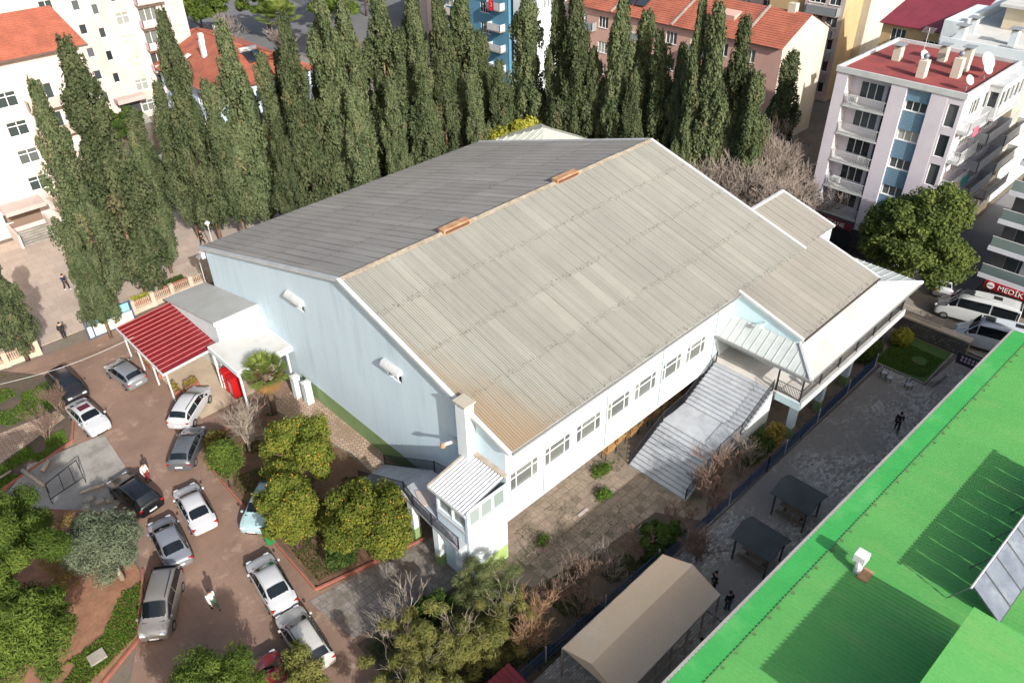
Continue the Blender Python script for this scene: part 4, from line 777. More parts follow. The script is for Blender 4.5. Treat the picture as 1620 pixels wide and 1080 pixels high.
MB().box(13.9, 17.3, Yb - .02, Yb + .04, 0.9, 3.2).build('entrance_door', MATS['brown_frame'], ab)
for k in range(6): MB().box(14, 17.4, Yb - 1.2 - .35 * (k + 1), Yb - 1.2 - .35 * k, -.02, .9 - .15 * k).build('entrance_step', MATS['concrete'], ab)
for x in (13.75, 17.45): MB().box(x - .12, x + .12, Yb - 3.6, Yb, 0, 1.5).build('stair_wall', MATS['cream_wall'], ab)
# penthouse storey with chimneys behind the near slope
MB().box(-10, 16.5, 96.6, 103, 18.0, 21.8).build('penthouse', MATS['cream_wall'], ab)
for x in (9.5, 15.0): window(ab, (x - .9, 96.58, 20.2), R_MY, 1.5, 1.1, 2)
for x in (12.2, 17.4): MB().box(x - .5, x + .5, 95.7, 96.5, 18.2, 20.9).build('chimney', MATS['white_paint'], ab)
tile_roof(ab, 'tile_courses', (-10, 96.2, 21.7), (17.2, 96.2, 21.7), (17.2, 100, 23.3), (-10, 100, 23.3), MATS['terracotta'])
# second cream block behind it
Y2 = 118.14
a2_ = thing('apartment_block', 'tall cream apartment block with pink balconies behind the tiled house', 'apartment block', (38, Y2, 0))
hl = []
for k in range(7):
    z = 0.6 + 3.0 * k
    hl += [(35.05 - 20 - .45, z, .9, 1.2, dict(cols=1)), (40.45 - 20 - .85, z + .25, 1.7, 1.5, dict(cols=2, rows=[.7, .3], gm='curtain_glass')), (47.9 - 20 - .8, z + .2, 1.5, 1.5, dict(cols=2, rows=[.7, .3], gm='curtain_glass')), (42.7 - 20, z - .3, 2.6, 2.1, dict(cols=3, gm='curtain_glass', sill=False)), (31.5 - 20 - .8, z + .25, 1.6, 1.5, dict(cols=2, gm='curtain_glass'))]
    if k > 1: hl += [(37.3 - 20 - .4, z - .9, .8, 1.25, dict(cols=1))]
wall(a2_, (20, Y2, 0), R_MY, 29.2, 23, hl, MATS['cream_wall'])
MB().box(20.02, 49.18, Y2 + .5, Y2 + 12, 0, 23).build('core', MATS['cream_wall'], a2_)
for k in range(1, 7): balcony(a2_, 42.4, Y2, 0.3 + 3.0 * k - .1, 3.9, 1.3, 'x', MATS['cream_dark'], mat('pink_parapet', (196, 176, 180)), 0.85, True)
MB().box(36.0, 40.0, Y2 - 1.6, Y2, 3.1, 3.7).build('porch_roof', MATS['cream_dark'], a2_); MB().box(36.6, 39.4, Y2 - .05, Y2 + .05, 0.8, 3.0).build('entrance_door', MATS['dark_glass'], a2_)
for k in range(5): MB().box(36.5, 39.5, Y2 - .6 - .35 * (k + 1), Y2 - .6 - .35 * k, -.02, .8 - .15 * k).build('entrance_step', MATS['concrete'], a2_)
# pale blue house with hipped tile roof
hs = thing('tiled_house', 'pale blue house with broad orange hipped tile roof among the cypresses', 'house', (50, 113, 0))
mat('sky_wall', (186, 200, 220), (176, 190, 212), 0.4, 0.85, 0.04)
wall(hs, (43.2, 125.2, 0), R_MX, 24.4, 6.6, [(2 + 4.2 * k, z, 1.3, 1.6, dict(cols=2, gm='curtain_glass')) for k in range(5) for z in (.9, 4.0)], MATS['sky_wall']); wall(hs, (43.2, 100.8, 0), R_MY, 14.4, 6.6, [(1.5 + 4.2 * k, z, 1.3, 1.6, dict(cols=2, gm='curtain_glass')) for k in range(3) for z in (.9, 4.0)], MATS['sky_wall'])
MB().box(43.5, 57.5, 101.2, 125, 0, 6.5).build('core', MATS['sky_wall'], hs)
E_ = [(42.4, 100, 6.7), (58.4, 100, 6.7), (58.4, 126.2, 6.7), (42.4, 126.2, 6.7)]; R1, R2 = (50.4, 107.5, 10.2), (50.4, 118.7, 10.2)
tile_roof(hs, 'tile_courses', E_[3], E_[0], R1, R2, MATS['terracotta']); tile_roof(hs, 'tile_courses', E_[1], E_[2], R2, R1, MATS['terracotta']); tile_roof(hs, 'tile_courses', E_[0], E_[1], R1, R1, MATS['terracotta']); tile_roof(hs, 'tile_courses', E_[2], E_[3], R2, R2, MATS['terracotta'])
for a, b in ((E_[0], R1), (E_[3], R2), (E_[1], R1), (E_[2], R2), (R1, R2)): MB().tube([(a[0], a[1], a[2] + .06), (b[0], b[1], b[2] + .1)], 0.14, 6).build('hip_ridge', MATS['terracotta'], hs)
for x, y in ((48.6, 113.5), (52.2, 116.0), (47.0, 110)): MB().box(x - .3, x + .3, y - .3, y + .3, 8.0, 10.9).build('chimney', MATS['white_paint'], hs)
for x, y, z in ((46, 113, 8.35),): MB().slab((x - .6, y - .5, z + .0), (x + .2, y - .5, z + .35), (x + .2, y + .5, z + .35), (x - .6, y + .5, z), .08).build('skylight', MATS['trim_white'], hs)
wh_ = thing('solar_water_heater', 'white tank solar water heater on the orange tiled house roof', 'water heater', (51, 104.6, 8.6))
MB().tube([(50.0, 105.3, 9.75), (52.4, 105.3, 9.75)], 0.34, 12).build('tank', MATS['trim_white'], wh_)
for x in (50.2, 51.4): MB().slab((x, 103.3, 8.6), (x + 1.05, 103.3, 8.6), (x + 1.05, 105.0, 9.55), (x, 105.0, 9.55), .08).build('panel', mat('dark_panel', (52, 58, 66), rough=0.2), wh_)
# terrace of pink houses with long tiled roof behind the cypresses
RX = 90
rh = thing('terrace_houses', 'row of pink houses with long orange tiled roof behind cypresses', 'row house', (RX, 64, 0))
mat('pink_wall', (196, 158, 144), (186, 148, 136), 0.3, 0.85, 0.05); mat('stained_wall', (198, 191, 176), (186, 178, 161), 0.3, 0.88, 0.06, stain=(156, 147, 130), stsc=0.35, stretch=(1, 1, .35))
hl = [(1.5 + 3.9 * k, z, 1.7, 1.5, dict(cols=3, gm='curtain_glass')) for k in range(8) for z in (1, 4, 7, 10.4)]
wall(rh, (RX, 81, 0), R_MX, 34, 12.8, hl, MATS['pink_wall'])
MB().add([(RX, 47, 0), (101, 47, 0), (101, 47, 13.4), (95.6, 47, 15.6), (RX, 47, 12.8)], [(0, 1, 2, 3, 4)]).build('end_wall', MATS['stained_wall'], rh)
MB().box(RX + .3, 100.9, 47.3, 81, 0, 12.6).build('core', MATS['pink_wall'], rh)
tile_roof(rh, 'tile_courses', (RX - .5, 81.4, 12.8), (RX - .5, 46.8, 12.8), (95.6, 46.8, 15.7), (95.6, 81.4, 15.7), MATS['terracotta']); tile_roof(rh, 'tile_courses', (101.4, 46.8, 13.0), (101.4, 81.4, 13.0), (95.6, 81.4, 15.7), (95.6, 46.8, 15.7), MATS['terracotta'])
for y in (52.5, 62.8, 73): MB().slab((RX - .5, y, 12.98), (95.6, y, 15.9), (95.6, y + .3, 15.9), (RX - .5, y + .3, 12.98), .15).build('party_wall', MATS['kerb_grey'], rh)
MB().slab((92.2, 55.4, 14.7), (94.2, 55.4, 15.0), (94.2, 58.2, 15.0), (92.2, 58.2, 14.7), 1.3).build('dormer', MATS['pink_wall'], rh)
for y in (49.5, 66): MB().box(95.2, 96.0, y - .5, y + .5, 15.2, 16.6).build('chimney', MATS['stained_wall'], rh)
for k, y in enumerate((57.0, 66.5, 76.0)): balcony(rh, RX, y, 10.0, 2.8, 1.0, 'y', MATS['concrete'], MATS['grey_frame'], .95, True)
for k in range(2):
    y = 70.4 + k * 2; P = [(91.2, y, 14.0), (92.8, y, 14.9), (92.8, y - 1.7, 14.9), (91.2, y - 1.7, 14.0)]; o = MB().slab(*P, .08).build('solar_panel', MATS['dark_panel'], rh)
# blue and white block far behind the cypresses
bb = thing('blue_block', 'teal blue apartment block with white balconies far behind the cypresses', 'apartment block', (85, 95, 0))
mat('teal_wall', (84, 134, 160), (76, 126, 152), 0.4, 0.85, 0.04)
hl = [(104 - 95.0, z, 2.2, 1.5, dict(cols=4)) for z in (1.3, 4.3, 7.3, 10.3, 13.3, 16.3)] + [(104 - 103.2, z - .3, 2.8, 1.8, dict(cols=3, gm='curtain_glass')) for z in (1.3, 4.3, 7.3, 10.3, 13.3, 16.3)]
wall(bb, (85, 104, 0), R_MX, 15, 20, hl, MATS['teal_wall']); MB().box(85.3, 97, 89.1, 104, 0, 20).build('core', MATS['teal_wall'], bb)
for z in (2.0, 5.0, 8.0, 11.0, 14.0): balcony(bb, 85, 89.6, z + .4, 2.9, 1.1, 'y', MATS['concrete'], MATS['trim_white'], .95, True)
for z in (9.6, 12.6): balcony(bb, 85, 100.2, z - .6, 3.2, 1.0, 'y', MATS['concrete'], MATS['cream_wall'], .95, True)
fg = MB(); nn = 5
for i in range(nn): fg.quad((83.75 + .04 * math.sin(i), 90.7 + i * .2, 11.2), (83.75 + .04 * math.sin(i + 1), 90.7 + (i + 1) * .2, 11.2), (83.75 + .05 * math.sin(i + 1), 90.7 + (i + 1) * .2, 12.7), (83.75 + .05 * math.sin(i), 90.7 + i * .2, 12.7))
fo = fg.build('hanging_flag', mat('flag_red', (208, 24, 40))); tag(fo, 'red flag with white crescent hanging from a balcony of the blue block', 'flag')
cr = MB(); nn = 14
for i in range(nn):
    a, b = [math.radians(40 + 280 * k / nn) for k in (i, i + 1)]; w0, w1 = [.09 * math.sin(math.pi * k / nn) + .004 for k in (i, i + 1)]
    cr.quad((83.68, 91.2 + .28 * math.cos(a), 12.1 + .28 * math.sin(a)), (83.68, 91.2 + .28 * math.cos(b), 12.1 + .28 * math.sin(b)), (83.68, 91.2 + (.28 - w1) * math.cos(b), 12.1 + (.28 - w1) * math.sin(b)), (83.68, 91.2 + (.28 - w0) * math.cos(a), 12.1 + (.28 - w0) * math.sin(a)))
cr.build('crescent', MATS['white_letter'], fo)
sp5 = []
for i in range(10): r_ = .11 if i % 2 == 0 else .045; sp5.append((83.68, 91.03 + r_ * math.cos(i * math.pi / 5), 11.9 + r_ * math.sin(i * math.pi / 5)))
MB().quad(*sp5).build('star', MATS['white_letter'], fo)
wb_ = thing('white_block', 'white plastered house wall with small windows between the cypresses at top', 'house', (86, 84, 0))
wall(wb_, (85.6, 83.5, 0), R_MY, 9, 16, [(1.5, 12.2, .35, 1.3), (2.2, 12.2, .35, 1.3), (2.9, 12.2, .35, 1.3)], MATS['white_paint'], cols=1); wall(wb_, (85.6, 88.4, 0), R_MX, 4.9, 16, [(1, 8.8, 1.4, 1.4)], MATS['white_paint']); MB().box(85.9, 94.5, 83.9, 88.3, 0, 15.9).build('core', MATS['white_paint'], wb_)
# yellow block
yb_ = thing('yellow_block', 'ochre and cream apartment block with stacked balconies behind terrace houses', 'apartment block', (112, 51, 0))
mat('ochre_wall', (186, 160, 118), (176, 150, 108), 0.3, 0.88, 0.06, stain=(160, 138, 104), stsc=0.3)
wall(yb_, (112, 56.4, 0), R_MX, 5.9, 15.5, [(.6, z, 2.4, 1.6, dict(cols=3)) for z in (1.2, 4.2, 7.2, 10.2, 13.1)] + [(3.6, z, 1.6, 1.6, dict(cols=2)) for z in (1.2, 4.2, 7.2, 10.2, 13.1)], MATS['cream_wall']); MB().quad((112, 50.5, 0), (117.5, 50.5, 0), (117.5, 50.5, 15.5), (112, 50.5, 15.5)).build('wall', MATS['ochre_wall'], yb_)
MB().box(117.5, 131, 49.4, 62, 0, 17.5).build('cream_wing', MATS['stained_wall'], yb_); MB().box(112.3, 117.4, 50.8, 62, 0, 15.4).build('core', MATS['ochre_wall'], yb_)
for z in (3.1, 6.1, 9.1, 12.0): balcony(yb_, 112, 51.0, z, 4.6, 1.2, 'y', MATS['concrete'], MATS['grey_frame'], .95, z > 8)
# house with magenta sheet roof
mr = thing('magenta_roof_house', 'yellow house with dark magenta sheet roof behind the white apartment', 'house', (101, 36, 0))
wall(mr, (100, 40, 0), R_MX, 8.5, 15.2, [(1.2, 13.2, 1.7, 1.5, dict(cols=3)), (5, 12.8, 2.0, 1.2, dict(cols=3)), (1.2, 10.2, 1.7, 1.5, dict(cols=3)), (5, 9.8, 2.0, 1.2, dict(cols=3))], MATS['ochre_wall'])
MB().quad((100, 31.5, 0), (112, 31.5, 0), (112, 31.5, 15), (100, 31.5, 15)).build('wall', MATS['ochre_wall'], mr); MB().box(100.3, 111.9, 31.6, 39.8, 0, 15).build('core', MATS['ochre_wall'], mr)
mat('magenta_sheet', (122, 44, 55), (108, 38, 48), 0.6, 0.6, 0.08)
for k in range(9): ya, yb2 = 40.3 - k, 39.32 - k; MB().slab((99.5, yb2, 15.2), (110, yb2, 17.6), (110, ya, 17.6), (99.5, ya, 15.2), .08).build('roof_sheet', MATS['magenta_sheet'], mr)
# big white block with flat roofs
bw = thing('white_flat_block', 'large white flat roofed block behind the apartment with red roof terrace', 'building', (96, 22, 0))
MB().box(93, 126, 21.2, 30.8, 0, 15.8).build('main_volume', MATS['white_paint'], bw); MB().box(98, 126, 30.8, 32.6, 0, 17.0).build('tall_volume', MATS['white_paint'], bw)
MB().box(93.2, 125.8, 21.4, 30.6, 15.8, 15.86).build('roof', MATS['membrane_white'], bw)
for (a, b, c, d) in ((93, 126, 21.2, 21.4), (93, 93.2, 21.4, 30.8)): MB().box(a, b, c, d, 15.8, 16.5).build('parapet', MATS['white_paint'], bw)
MB().box(103, 116, 23, 28.2, 15.9, 18.2).build('roof_room', mat('buff_wall', (196, 184, 160)), bw); MB().box(102.4, 116.6, 22.4, 28.8, 18.2, 18.5).build('roof_room_slab', MATS['membrane_white'], bw)
for x, y in ((95, 29.5), (97.2, 25.0), (95, 22.4), (99, 29.8)):
    o = MB().box(x - .4, x + .4, y - .35, y + .35, 15.8, 17.3).build('chimney', MATS['white_paint'], bw); MB().box(x - .7, x + .7, y - .6, y + .6, 17.5, 17.58).build('chimney_cap', MATS['grey_frame'], o); MB().box(x - .3, x + .3, y - .25, y + .25, 17.3, 17.5).build('chimney_neck', MATS['rust'], o)
gy = thing('grey_street_house', 'grey white house adjoining the white apartment along the side street', 'apartment block', (89, 26, 0))
wall(gy, (85.7, 20.95, 0), R_MY, 7.2, 13.6, [(.8 + 3.2 * c, z, 2.2, 1.5, dict(cols=3, gm='curtain_glass')) for c in range(2) for z in (1.2, 4.1, 7.0, 9.9)], MATS['buff_wall']); MB().box(85.72, 92.9, 21.4, 31, 0, 13.5).build('core', MATS['buff_wall'], gy); MB().box(85.7, 92.95, 20.8, 31, 13.6, 13.8).build('roof_slab', MATS['membrane'], gy)
for z in (3.7, 6.6, 9.5): balcony(gy, 86, 20.95, z, 6.4, 1.1, 'x', MATS['concrete'], MATS['trim_white'], .95, z > 6)
# white apartment house with blue stone strips and red roof terrace
FX = 73.0
ap_ = thing('white_apartment', 'white apartment house with blue stone strip, balconies and red flat roof', 'apartment block', (FX, 26.5, 0))
mat('mauve_white', (204, 198, 204), (194, 188, 196), 0.4, 0.85, 0.04); mat('blue_stone', (112, 140, 158), (86, 116, 138), 4.0, 0.8, 0.25, 10.0, stretch=(1, 1, 5)); mat('red_roofing', (138, 62, 58), (120, 52, 50), 0.5, 0.9, 0.1, stain=(104, 56, 50), stsc=0.4)
FZ = [3.5 + 2.7 * k for k in range(5)]; top = 17.1
hl = []
for z in FZ:      # loggia openings are windows and doors behind the balconies
    hl += [(32.3 - 30.3, z + .55, 2.2, 1.5, dict(cols=3, gm='dark_glass', sill=False)), (32.3 - 27.8, z + .1, .75, 2.0, dict(cols=1, gm='dark_glass', sill=False))]
wall(ap_, (FX + 1.2, 32.3, 0), R_MX, 5.2, top, hl, MATS['mauve_white'])
MB().box(FX, FX + 1.2, 31.2, 32.3, 0, top).build('pier', MATS['mauve_white'], ap_); MB().box(FX - .03, FX + 1.2, 25.7, 27.1, 0, top).build('pier', MATS['mauve_white'], ap_); MB().box(FX - .03, FX + 1.2, 22.2, 23.6, 0, top).build('pier', MATS['mauve_white'], ap_)
wall(ap_, (FX + .25, 25.7, 0), R_MX, 2.1, top, [(.12, z + .75, 1.86, 1.35, dict(cols=3, gm='curtain_glass')) for z in FZ], MATS['trim_white'])
for z in FZ + [16.2]: MB().box(FX + .2, FX + .26, 23.62, 25.68, z - (1.0 if z < 16.1 else .3), min(z + .66, top)).build('stone_panel', MATS['blue_stone'], ap_)
for z in FZ: balcony(ap_, FX + 1.2, 27.15, z, 4.0, 1.25, 'y', MATS['trim_white'], MATS['light_iron'], .95)
wall(ap_, (FX, 22.2, 0), R_MX, 1.4, top, [(.2, z + .2, .9, 2.0, dict(cols=1, sill=False)) for z in FZ], MATS['mauve_white'])
hl = [(2.0 + 3.0 * c, z + .7, 2.2, 1.4, dict(cols=3, gm='curtain_glass')) for z in FZ for c in range(3)]
wall(ap_, (FX, 20.8, 0), R_MY, 12.5, top, hl, MATS['mauve_white']); MB().box(FX + 1.3, FX + 12.4, 21.2, 32.2, 0, top - .1).build('core', MATS['mauve_white'], ap_); MB().quad((FX + 1.2, 32.3, 0), (FX, 32.3, 0), (FX, 32.3, top), (FX + 1.2, 32.3, top)).build('wall', MATS['mauve_white'], ap_)
for z in FZ[1:]: balcony(ap_, FX + .1, 20.8, z, 4.2, 1.0, 'x', MATS['trim_white'], MATS['trim_white'], .95, False); balcony(ap_, FX + 6.2, 20.8, z, 5.8, 1.1, 'x', MATS['concrete'], MATS['trim_white'], .95, True)
wall(ap_, (FX + 5.6, 19.72, 14.2), R_MY, 6.6, 2.85, [(.4 + k * 1.2, .9, 1.0, 1.4, dict(cols=1, sill=False)) for k in range(5)], MATS['trim_white'], 'bay_wall'); wall(ap_, (FX + 5.6, 20.78, 14.2), R_MX, 1.06, 2.85, [(.15, .9, .75, 1.4, dict(cols=1, sill=False))], MATS['trim_white'], 'bay_wall'); MB().box(FX + 5.5, FX + 12.3, 19.6, 20.78, 14.0, 14.2).build('bay_floor', MATS['trim_white'], ap_); MB().box(FX + 5.5, FX + 12.3, 19.6, 20.68, 17.05, 17.2).build('bay_roof', MATS['trim_white'], ap_)
MB().box(FX - .1, FX + 12.6, 20.7, 32.4, top, top + .15).build('roof_slab', MATS['trim_white'], ap_); MB().box(FX + .15, FX + 12.35, 20.95, 32.15, top + .152, top + .2).build('roof_terrace', MATS['red_roofing'], ap_)
for (a, b, c, d) in ((FX - .1, FX + .1, 20.7, 32.4), (FX + .1, FX + 12.6, 20.7, 20.9), (FX + .1, FX + 12.6, 32.2, 32.4), (FX + 12.4, FX + 12.6, 20.9, 32.2)): MB().box(a, b, c, d, top + .15, top + .5).build('parapet', MATS['trim_white'], ap_)
for (x, y, h) in ((75.7, 25.8, 1.5), (77.7, 23.6, 1.7), (80.1, 23.8, 1.9), (81.7, 26.4, 1.3), (79.2, 29.6, 1.2)):
    o = MB().box(x - .4, x + .4, y - .35, y + .35, top + .2, top + .2 + h).build('chimney', MATS['stained_wall'], ap_)
    if y < 25 and x < 79 or x < 76: MB().ball((x, y, top + .55 + h), .26, 10, 8).build('chimney_cowl', MATS['collector'], o, smooth=True)
    else: MB().box(x - .6, x + .6, y - .5, y + .5, top + .4 + h, top + .46 + h).build('chimney_cap', MATS['grey_frame'], o)
def dish(loc, r, lab):
    t = thing('satellite_dish', lab, 'satellite dish', loc); x, y, z = loc; mb = MB(); rings, n = 4, 16; ax = Vector((-.25, -.8, .55)).normalized(); u = ax.orthogonal().normalized(); v = ax.cross(u); c = Vector((x, y, z + .9))
    for i in range(rings + 1):
        for j in range(n): q = r * i / rings; p = c + (u * math.cos(2 * math.pi * j / n) + v * math.sin(2 * math.pi * j / n)) * q + ax * (q * q / r * .28); mb.v.append(tuple(p))
    for i in range(rings):
        for j in range(n): mb.f.append((i * n + j, i * n + (j + 1) % n, (i + 1) * n + (j + 1) % n, (i + 1) * n + j))
    mb.build('reflector', MATS['trim_white'], t, smooth=True); MB().tube([c - ax * .02, (x, y, z)], .04, 6).build('mast', MATS['grey_frame'], t); MB().tube([c - v * r * .8, c + ax * r * .8], .02, 4).build('feed_arm', MATS['grey_frame'], t)
dish((81.0, 22.4, top + .2), .8, 'large white satellite dish on the red roof terrace'); dish((78.9, 21.6, top + .2), .55, 'middle sized satellite dish on the red roof terrace'); dish((74.6, 21.5, top + .2), .45, 'small satellite dish at the near corner of the red roof terrace')
dish((79.0, 27.2, top + .2), .5, 'satellite dish among the chimneys of the red roof terrace')
ant = MB().tube([(76.3, 26.4, top + .2), (76.3, 26.4, top + 4.2)], .03, 5)
for k in range(6): ant.tube([(75.9 + k * .15, 25.9, top + 3.9 + .05 * k), (75.9 + k * .15, 26.9, top + 3.9 + .05 * k)], .012, 4)
tag(ant.build('tv_antenna', MATS['light_iron']), 'thin television antenna mast on the red roof terrace', 'antenna')
# shop fronts under the white apartment
mat('shop_red', (150, 18, 32), rough=0.45); mat('shop_dark', (44, 42, 44)); mat('shutter', (92, 94, 96), rough=0.5, metal=0.3)
sg = thing('pharmacy_sign', 'dark red pharmacy sign with pale letters under the lowest balcony', 'sign', (FX - .4, 29, 2.4))
MB().box(FX - .45, FX - .3, 27.2, 31.0, 2.45, 3.15).build('board', mat('sign_maroon', (112, 28, 48), rough=0.5), sg); text(sg, 'ECZANE', .62, (FX - .47, 29.1, 2.8), (math.pi / 2, 0, -math.pi / 2), MATS['white_letter'])
sh_ = MB().box(FX - .02, FX + .1, 27.2, 31.0, 0, 2.4); sh_.build('shop_window', MATS['dark_glass'], ap_)
lt = MB()
for k in range(14): lt.bar((FX - .34, 23.9 + k * .22, 0.1), (FX - .34, 24.3 + k * .22, 2.5), .03); lt.bar((FX - .36, 24.3 + k * .22, 0.1), (FX - .36, 23.9 + k * .22, 2.5), .03)
lt.build('folding_grille', MATS['shutter'], ap_); MB().box(FX - .06, FX + .05, 23.7, 27.1, 0, 2.6).build('shop_window', MATS['shop_dark'], ap_)
rs = MB().box(FX - .35, FX - .2, 21.0, 23.6, 2.5, 3.1).build('red_shop_sign', MATS['shop_red']); tag(rs, 'small red shop sign with white disc, half behind the leafy tree', 'sign'); MB().tube([(FX - .36, 22.9, 2.8), (FX - .38, 22.9, 2.8)], .26, 16).build('disc', MATS['white_letter'], rs)
# corner building on the right with the red sign
MX = 73.2
mk = thing('corner_building', 'modern corner building with white balcony bands above a red shop sign', 'building', (MX, 6, 0))
MZ = [3.15, 5.85, 8.45, 11.1, 13.7]
hl = [(1.0 + 3.2 * c, z + .15, 2.2, 2.1, dict(cols=2, fm='grey_frame', sill=False)) for z in MZ[:-1] for c in range(7)] + [(.8 + 3.2 * c, .2, 2.6, 1.9, dict(cols=2, fm='grey_frame', sill=False)) for c in range(7)]
wall(mk, (MX, 14.6, 0), R_MX, 24, 16.4, hl, mat('dark_cladding', (88, 86, 88), (76, 74, 78))); MB().box(MX + .3, MX + 14, -9.4, 14.6, 0, 16.4).build('core', MATS['mauve_white'], mk)
glass('rail_glass', (96, 112, 112), (110, 124, 122), 0.1)
for z in MZ:
    o = MB().box(MX - 1.2, MX, -9, 15.0, z - .42, z).build('balcony_band', mat('band_white', (196, 198, 204), (186, 188, 196)), mk)
    MB().box(MX - 1.16, MX - 1.13, -9, 14.9, z + .02, z + .9).build('glass_rail', MATS['rail_glass'], o); MB().box(MX - 1.17, MX - 1.11, -9, 14.95, z + .9, z + .95).build('hand_rail', MATS['light_iron'], o)
    for k in range(3): MB().box(MX - .06, MX - .01, 11.6 - k * 4.5, 12.2 - k * 4.5, z + .05, z + 2.0).build('white_panel', MATS['band_white'], o)
ms = thing('shop_sign', 'long red shop sign with white letters and round white badge', 'sign', (MX - 1.2, 10, 2))
MB().box(MX - 1.32, MX - 1.2, -4, 14.2, 2.0, 2.72).build('board', MATS['shop_red'], ms); text(ms, 'MEDİK', .68, (MX - 1.34, 12.02, 2.36), (math.pi / 2, 0, -math.pi / 2), MATS['white_letter'])
MB().tube([(MX - 1.33, 13.67, 2.36), (MX - 1.36, 13.67, 2.36)], .31, 24).build('badge', MATS['white_letter'], ms); text(ms, 'emset', .2, (MX - 1.372, 13.67, 2.36), (math.pi / 2, 0, -math.pi / 2), mat('badge_ink', (40, 56, 72)))
# further houses filling the town behind
TOWN = [(126, 146, 64, 84, 15, 'cream_wall', 'cream flat roofed house far behind the ochre block'), (128, 150, 92, 116, 14, 'stained_wall', 'beige flat roofed house far behind the terrace row'), (140, 165, 36, 58, 16, 'mauve_white', 'grey white house far behind the magenta roof'),
        (104, 122, 88, 112, 13, 'pink_wall', 'pink house behind the blue block'), (150, 175, 12, 30, 15, 'cream_wall', 'cream house at the far top right corner'), (170, 200, 62, 90, 14, 'stained_wall', 'beige house at the far top edge'), (96, 118, 122, 128, 9, 'cream_wall', 'low cream house beside the far street'), (130, 150, 122, 127, 12, 'mauve_white', 'narrow white house beside the far street'), (176, 205, 34, 56, 15, 'mauve_white', 'white house at the far right top edge')]
for (a, b, c, d, h, mm, lab) in TOWN:
    t = thing('town_house', lab, 'house', (a, c, 0), 0, 'houses of the town behind')
    nx = int((d - c) / 3.4); hl = [((d - c) / nx * (i + .5) - .8, z, 1.6, 1.5, dict(cols=2, gm='curtain_glass')) for i in range(nx) for z in np.arange(1.2, h - 2, 3)]
    wall(t, (a, d, 0), R_MX, d - c, h, hl, MATS[mm]); nx = int((b - a) / 3.6); hl = [((b - a) / nx * (i + .5) - .8, z, 1.6, 1.5, dict(cols=2, gm='curtain_glass')) for i in range(nx) for z in np.arange(1.2, h - 2, 3)]
    wall(t, (a, c, 0), R_MY, b - a, h, hl, MATS[mm]); MB().box(a + .3, b, c + .3, d, 0, h - .1).build('core', MATS[mm], t)
    if 'cream' in lab or 'pink' in lab: tile_roof(t, 'tile_courses', (a - .4, d + .4, h), (a - .4, c - .4, h), ((a + b) / 2, c - .4, h + 2.6), ((a + b) / 2, d + .4, h + 2.6), MATS['terracotta']); tile_roof(t, 'tile_courses', (b + .4, c - .4, h), (b + .4, d + .4, h), ((a + b) / 2, d + .4, h + 2.6), ((a + b) / 2, c - .4, h + 2.6), MATS['terracotta']); MB().add([(a, c, h - .05), (b, c, h - .05), ((a + b) / 2, c, h + 2.5)], [(0, 1, 2)]).build('gable', MATS[mm], t)
    else:
        MB().box(a - .2, b + .2, c - .2, d + .2, h, h + .2).build('roof_slab', MATS['membrane'], t)
        for (e, f, g_, k) in ((a - .2, a, c - .2, d + .2), (a, b + .2, c - .2, c)): MB().box(e, f, g_, k, h + .2, h + .7).build('parapet', MATS[mm], t)
        MB().box(a + 3, a + 7, c + 4, c + 8, h + .2, h + 2.6).build('roof_room', MATS[mm], t)
# ---------------------------------------------------------------- vegetation
def leafmat(name, cs, trans=0.25, rnd=0.12):
    m = bpy.data.materials.new(name); m.use_nodes = True; t = m.node_tree; t.nodes.clear(); MATS[name] = m
    out = N(t, 'ShaderNodeOutputMaterial'); at = N(t, 'ShaderNodeAttribute', attribute_name='tint'); cr = N(t, 'ShaderNodeValToRGB'); t.links.new(at.outputs['Fac'], cr.inputs[0])
    el = cr.color_ramp.elements
    while len(el) < len(cs): el.new(0.5)
    for i, c in enumerate(cs): el[i].position = i / (len(cs) - 1); el[i].color = (*lin(c), 1)
    oi = N(t, 'ShaderNodeObjectInfo'); g = mixc(t, oi.outputs['Random'], (1 - rnd,) * 3, (1 + rnd,) * 3); col = mixc(t, 1.0, cr.outputs[0], g, 'MULTIPLY')
    d = N(t, 'ShaderNodeBsdfDiffuse'); tr = N(t, 'ShaderNodeBsdfTranslucent'); mx = N(t, 'ShaderNodeMixShader'); mx.inputs[0].default_value = trans
    t.links.new(col, d.inputs[0]); t.links.new(col, tr.inputs[0]); t.links.new(d.outputs[0], mx.inputs[1]); t.links.new(tr.outputs[0], mx.inputs[2]); t.links.new(mx.outputs[0], out.inputs[0]); return m
leafmat('cypress_leaf', [(55, 66, 46), (73, 84, 58), (89, 97, 69), (104, 101, 74)], 0.15, 0.22)
leafmat('pine_leaf', [(54, 70, 34), (78, 96, 42), (104, 118, 54)], 0.2); leafmat('olive_leaf', [(80, 92, 72), (104, 114, 92), (128, 136, 112)], 0.2)
leafmat('orange_leaf', [(64, 78, 36), (94, 104, 44), (128, 126, 56)], 0.25); leafmat('broad_leaf', [(62, 76, 42), (84, 97, 51), (106, 115, 63)], 0.25)
leafmat('yellow_leaf', [(120, 124, 48), (146, 146, 60), (162, 158, 70)], 0.3); leafmat('bush_leaf', [(46, 64, 32), (66, 84, 42), (84, 98, 50)], 0.25); leafmat('mimosa_leaf', [(88, 96, 54), (112, 114, 64), (140, 132, 76)], 0.3)
leafmat('bamboo_leaf', [(88, 100, 64), (108, 116, 76), (128, 130, 88)], 0.3); leafmat('hedge_leaf', [(88, 76, 44), (104, 92, 52), (92, 100, 52)], 0.2); leafmat('grass_leaf', [(62, 92, 34), (84, 112, 44), (104, 124, 54)], 0.3); leafmat('dry_leaf', [(128, 112, 60), (150, 128, 66), (120, 120, 62)], 0.25)
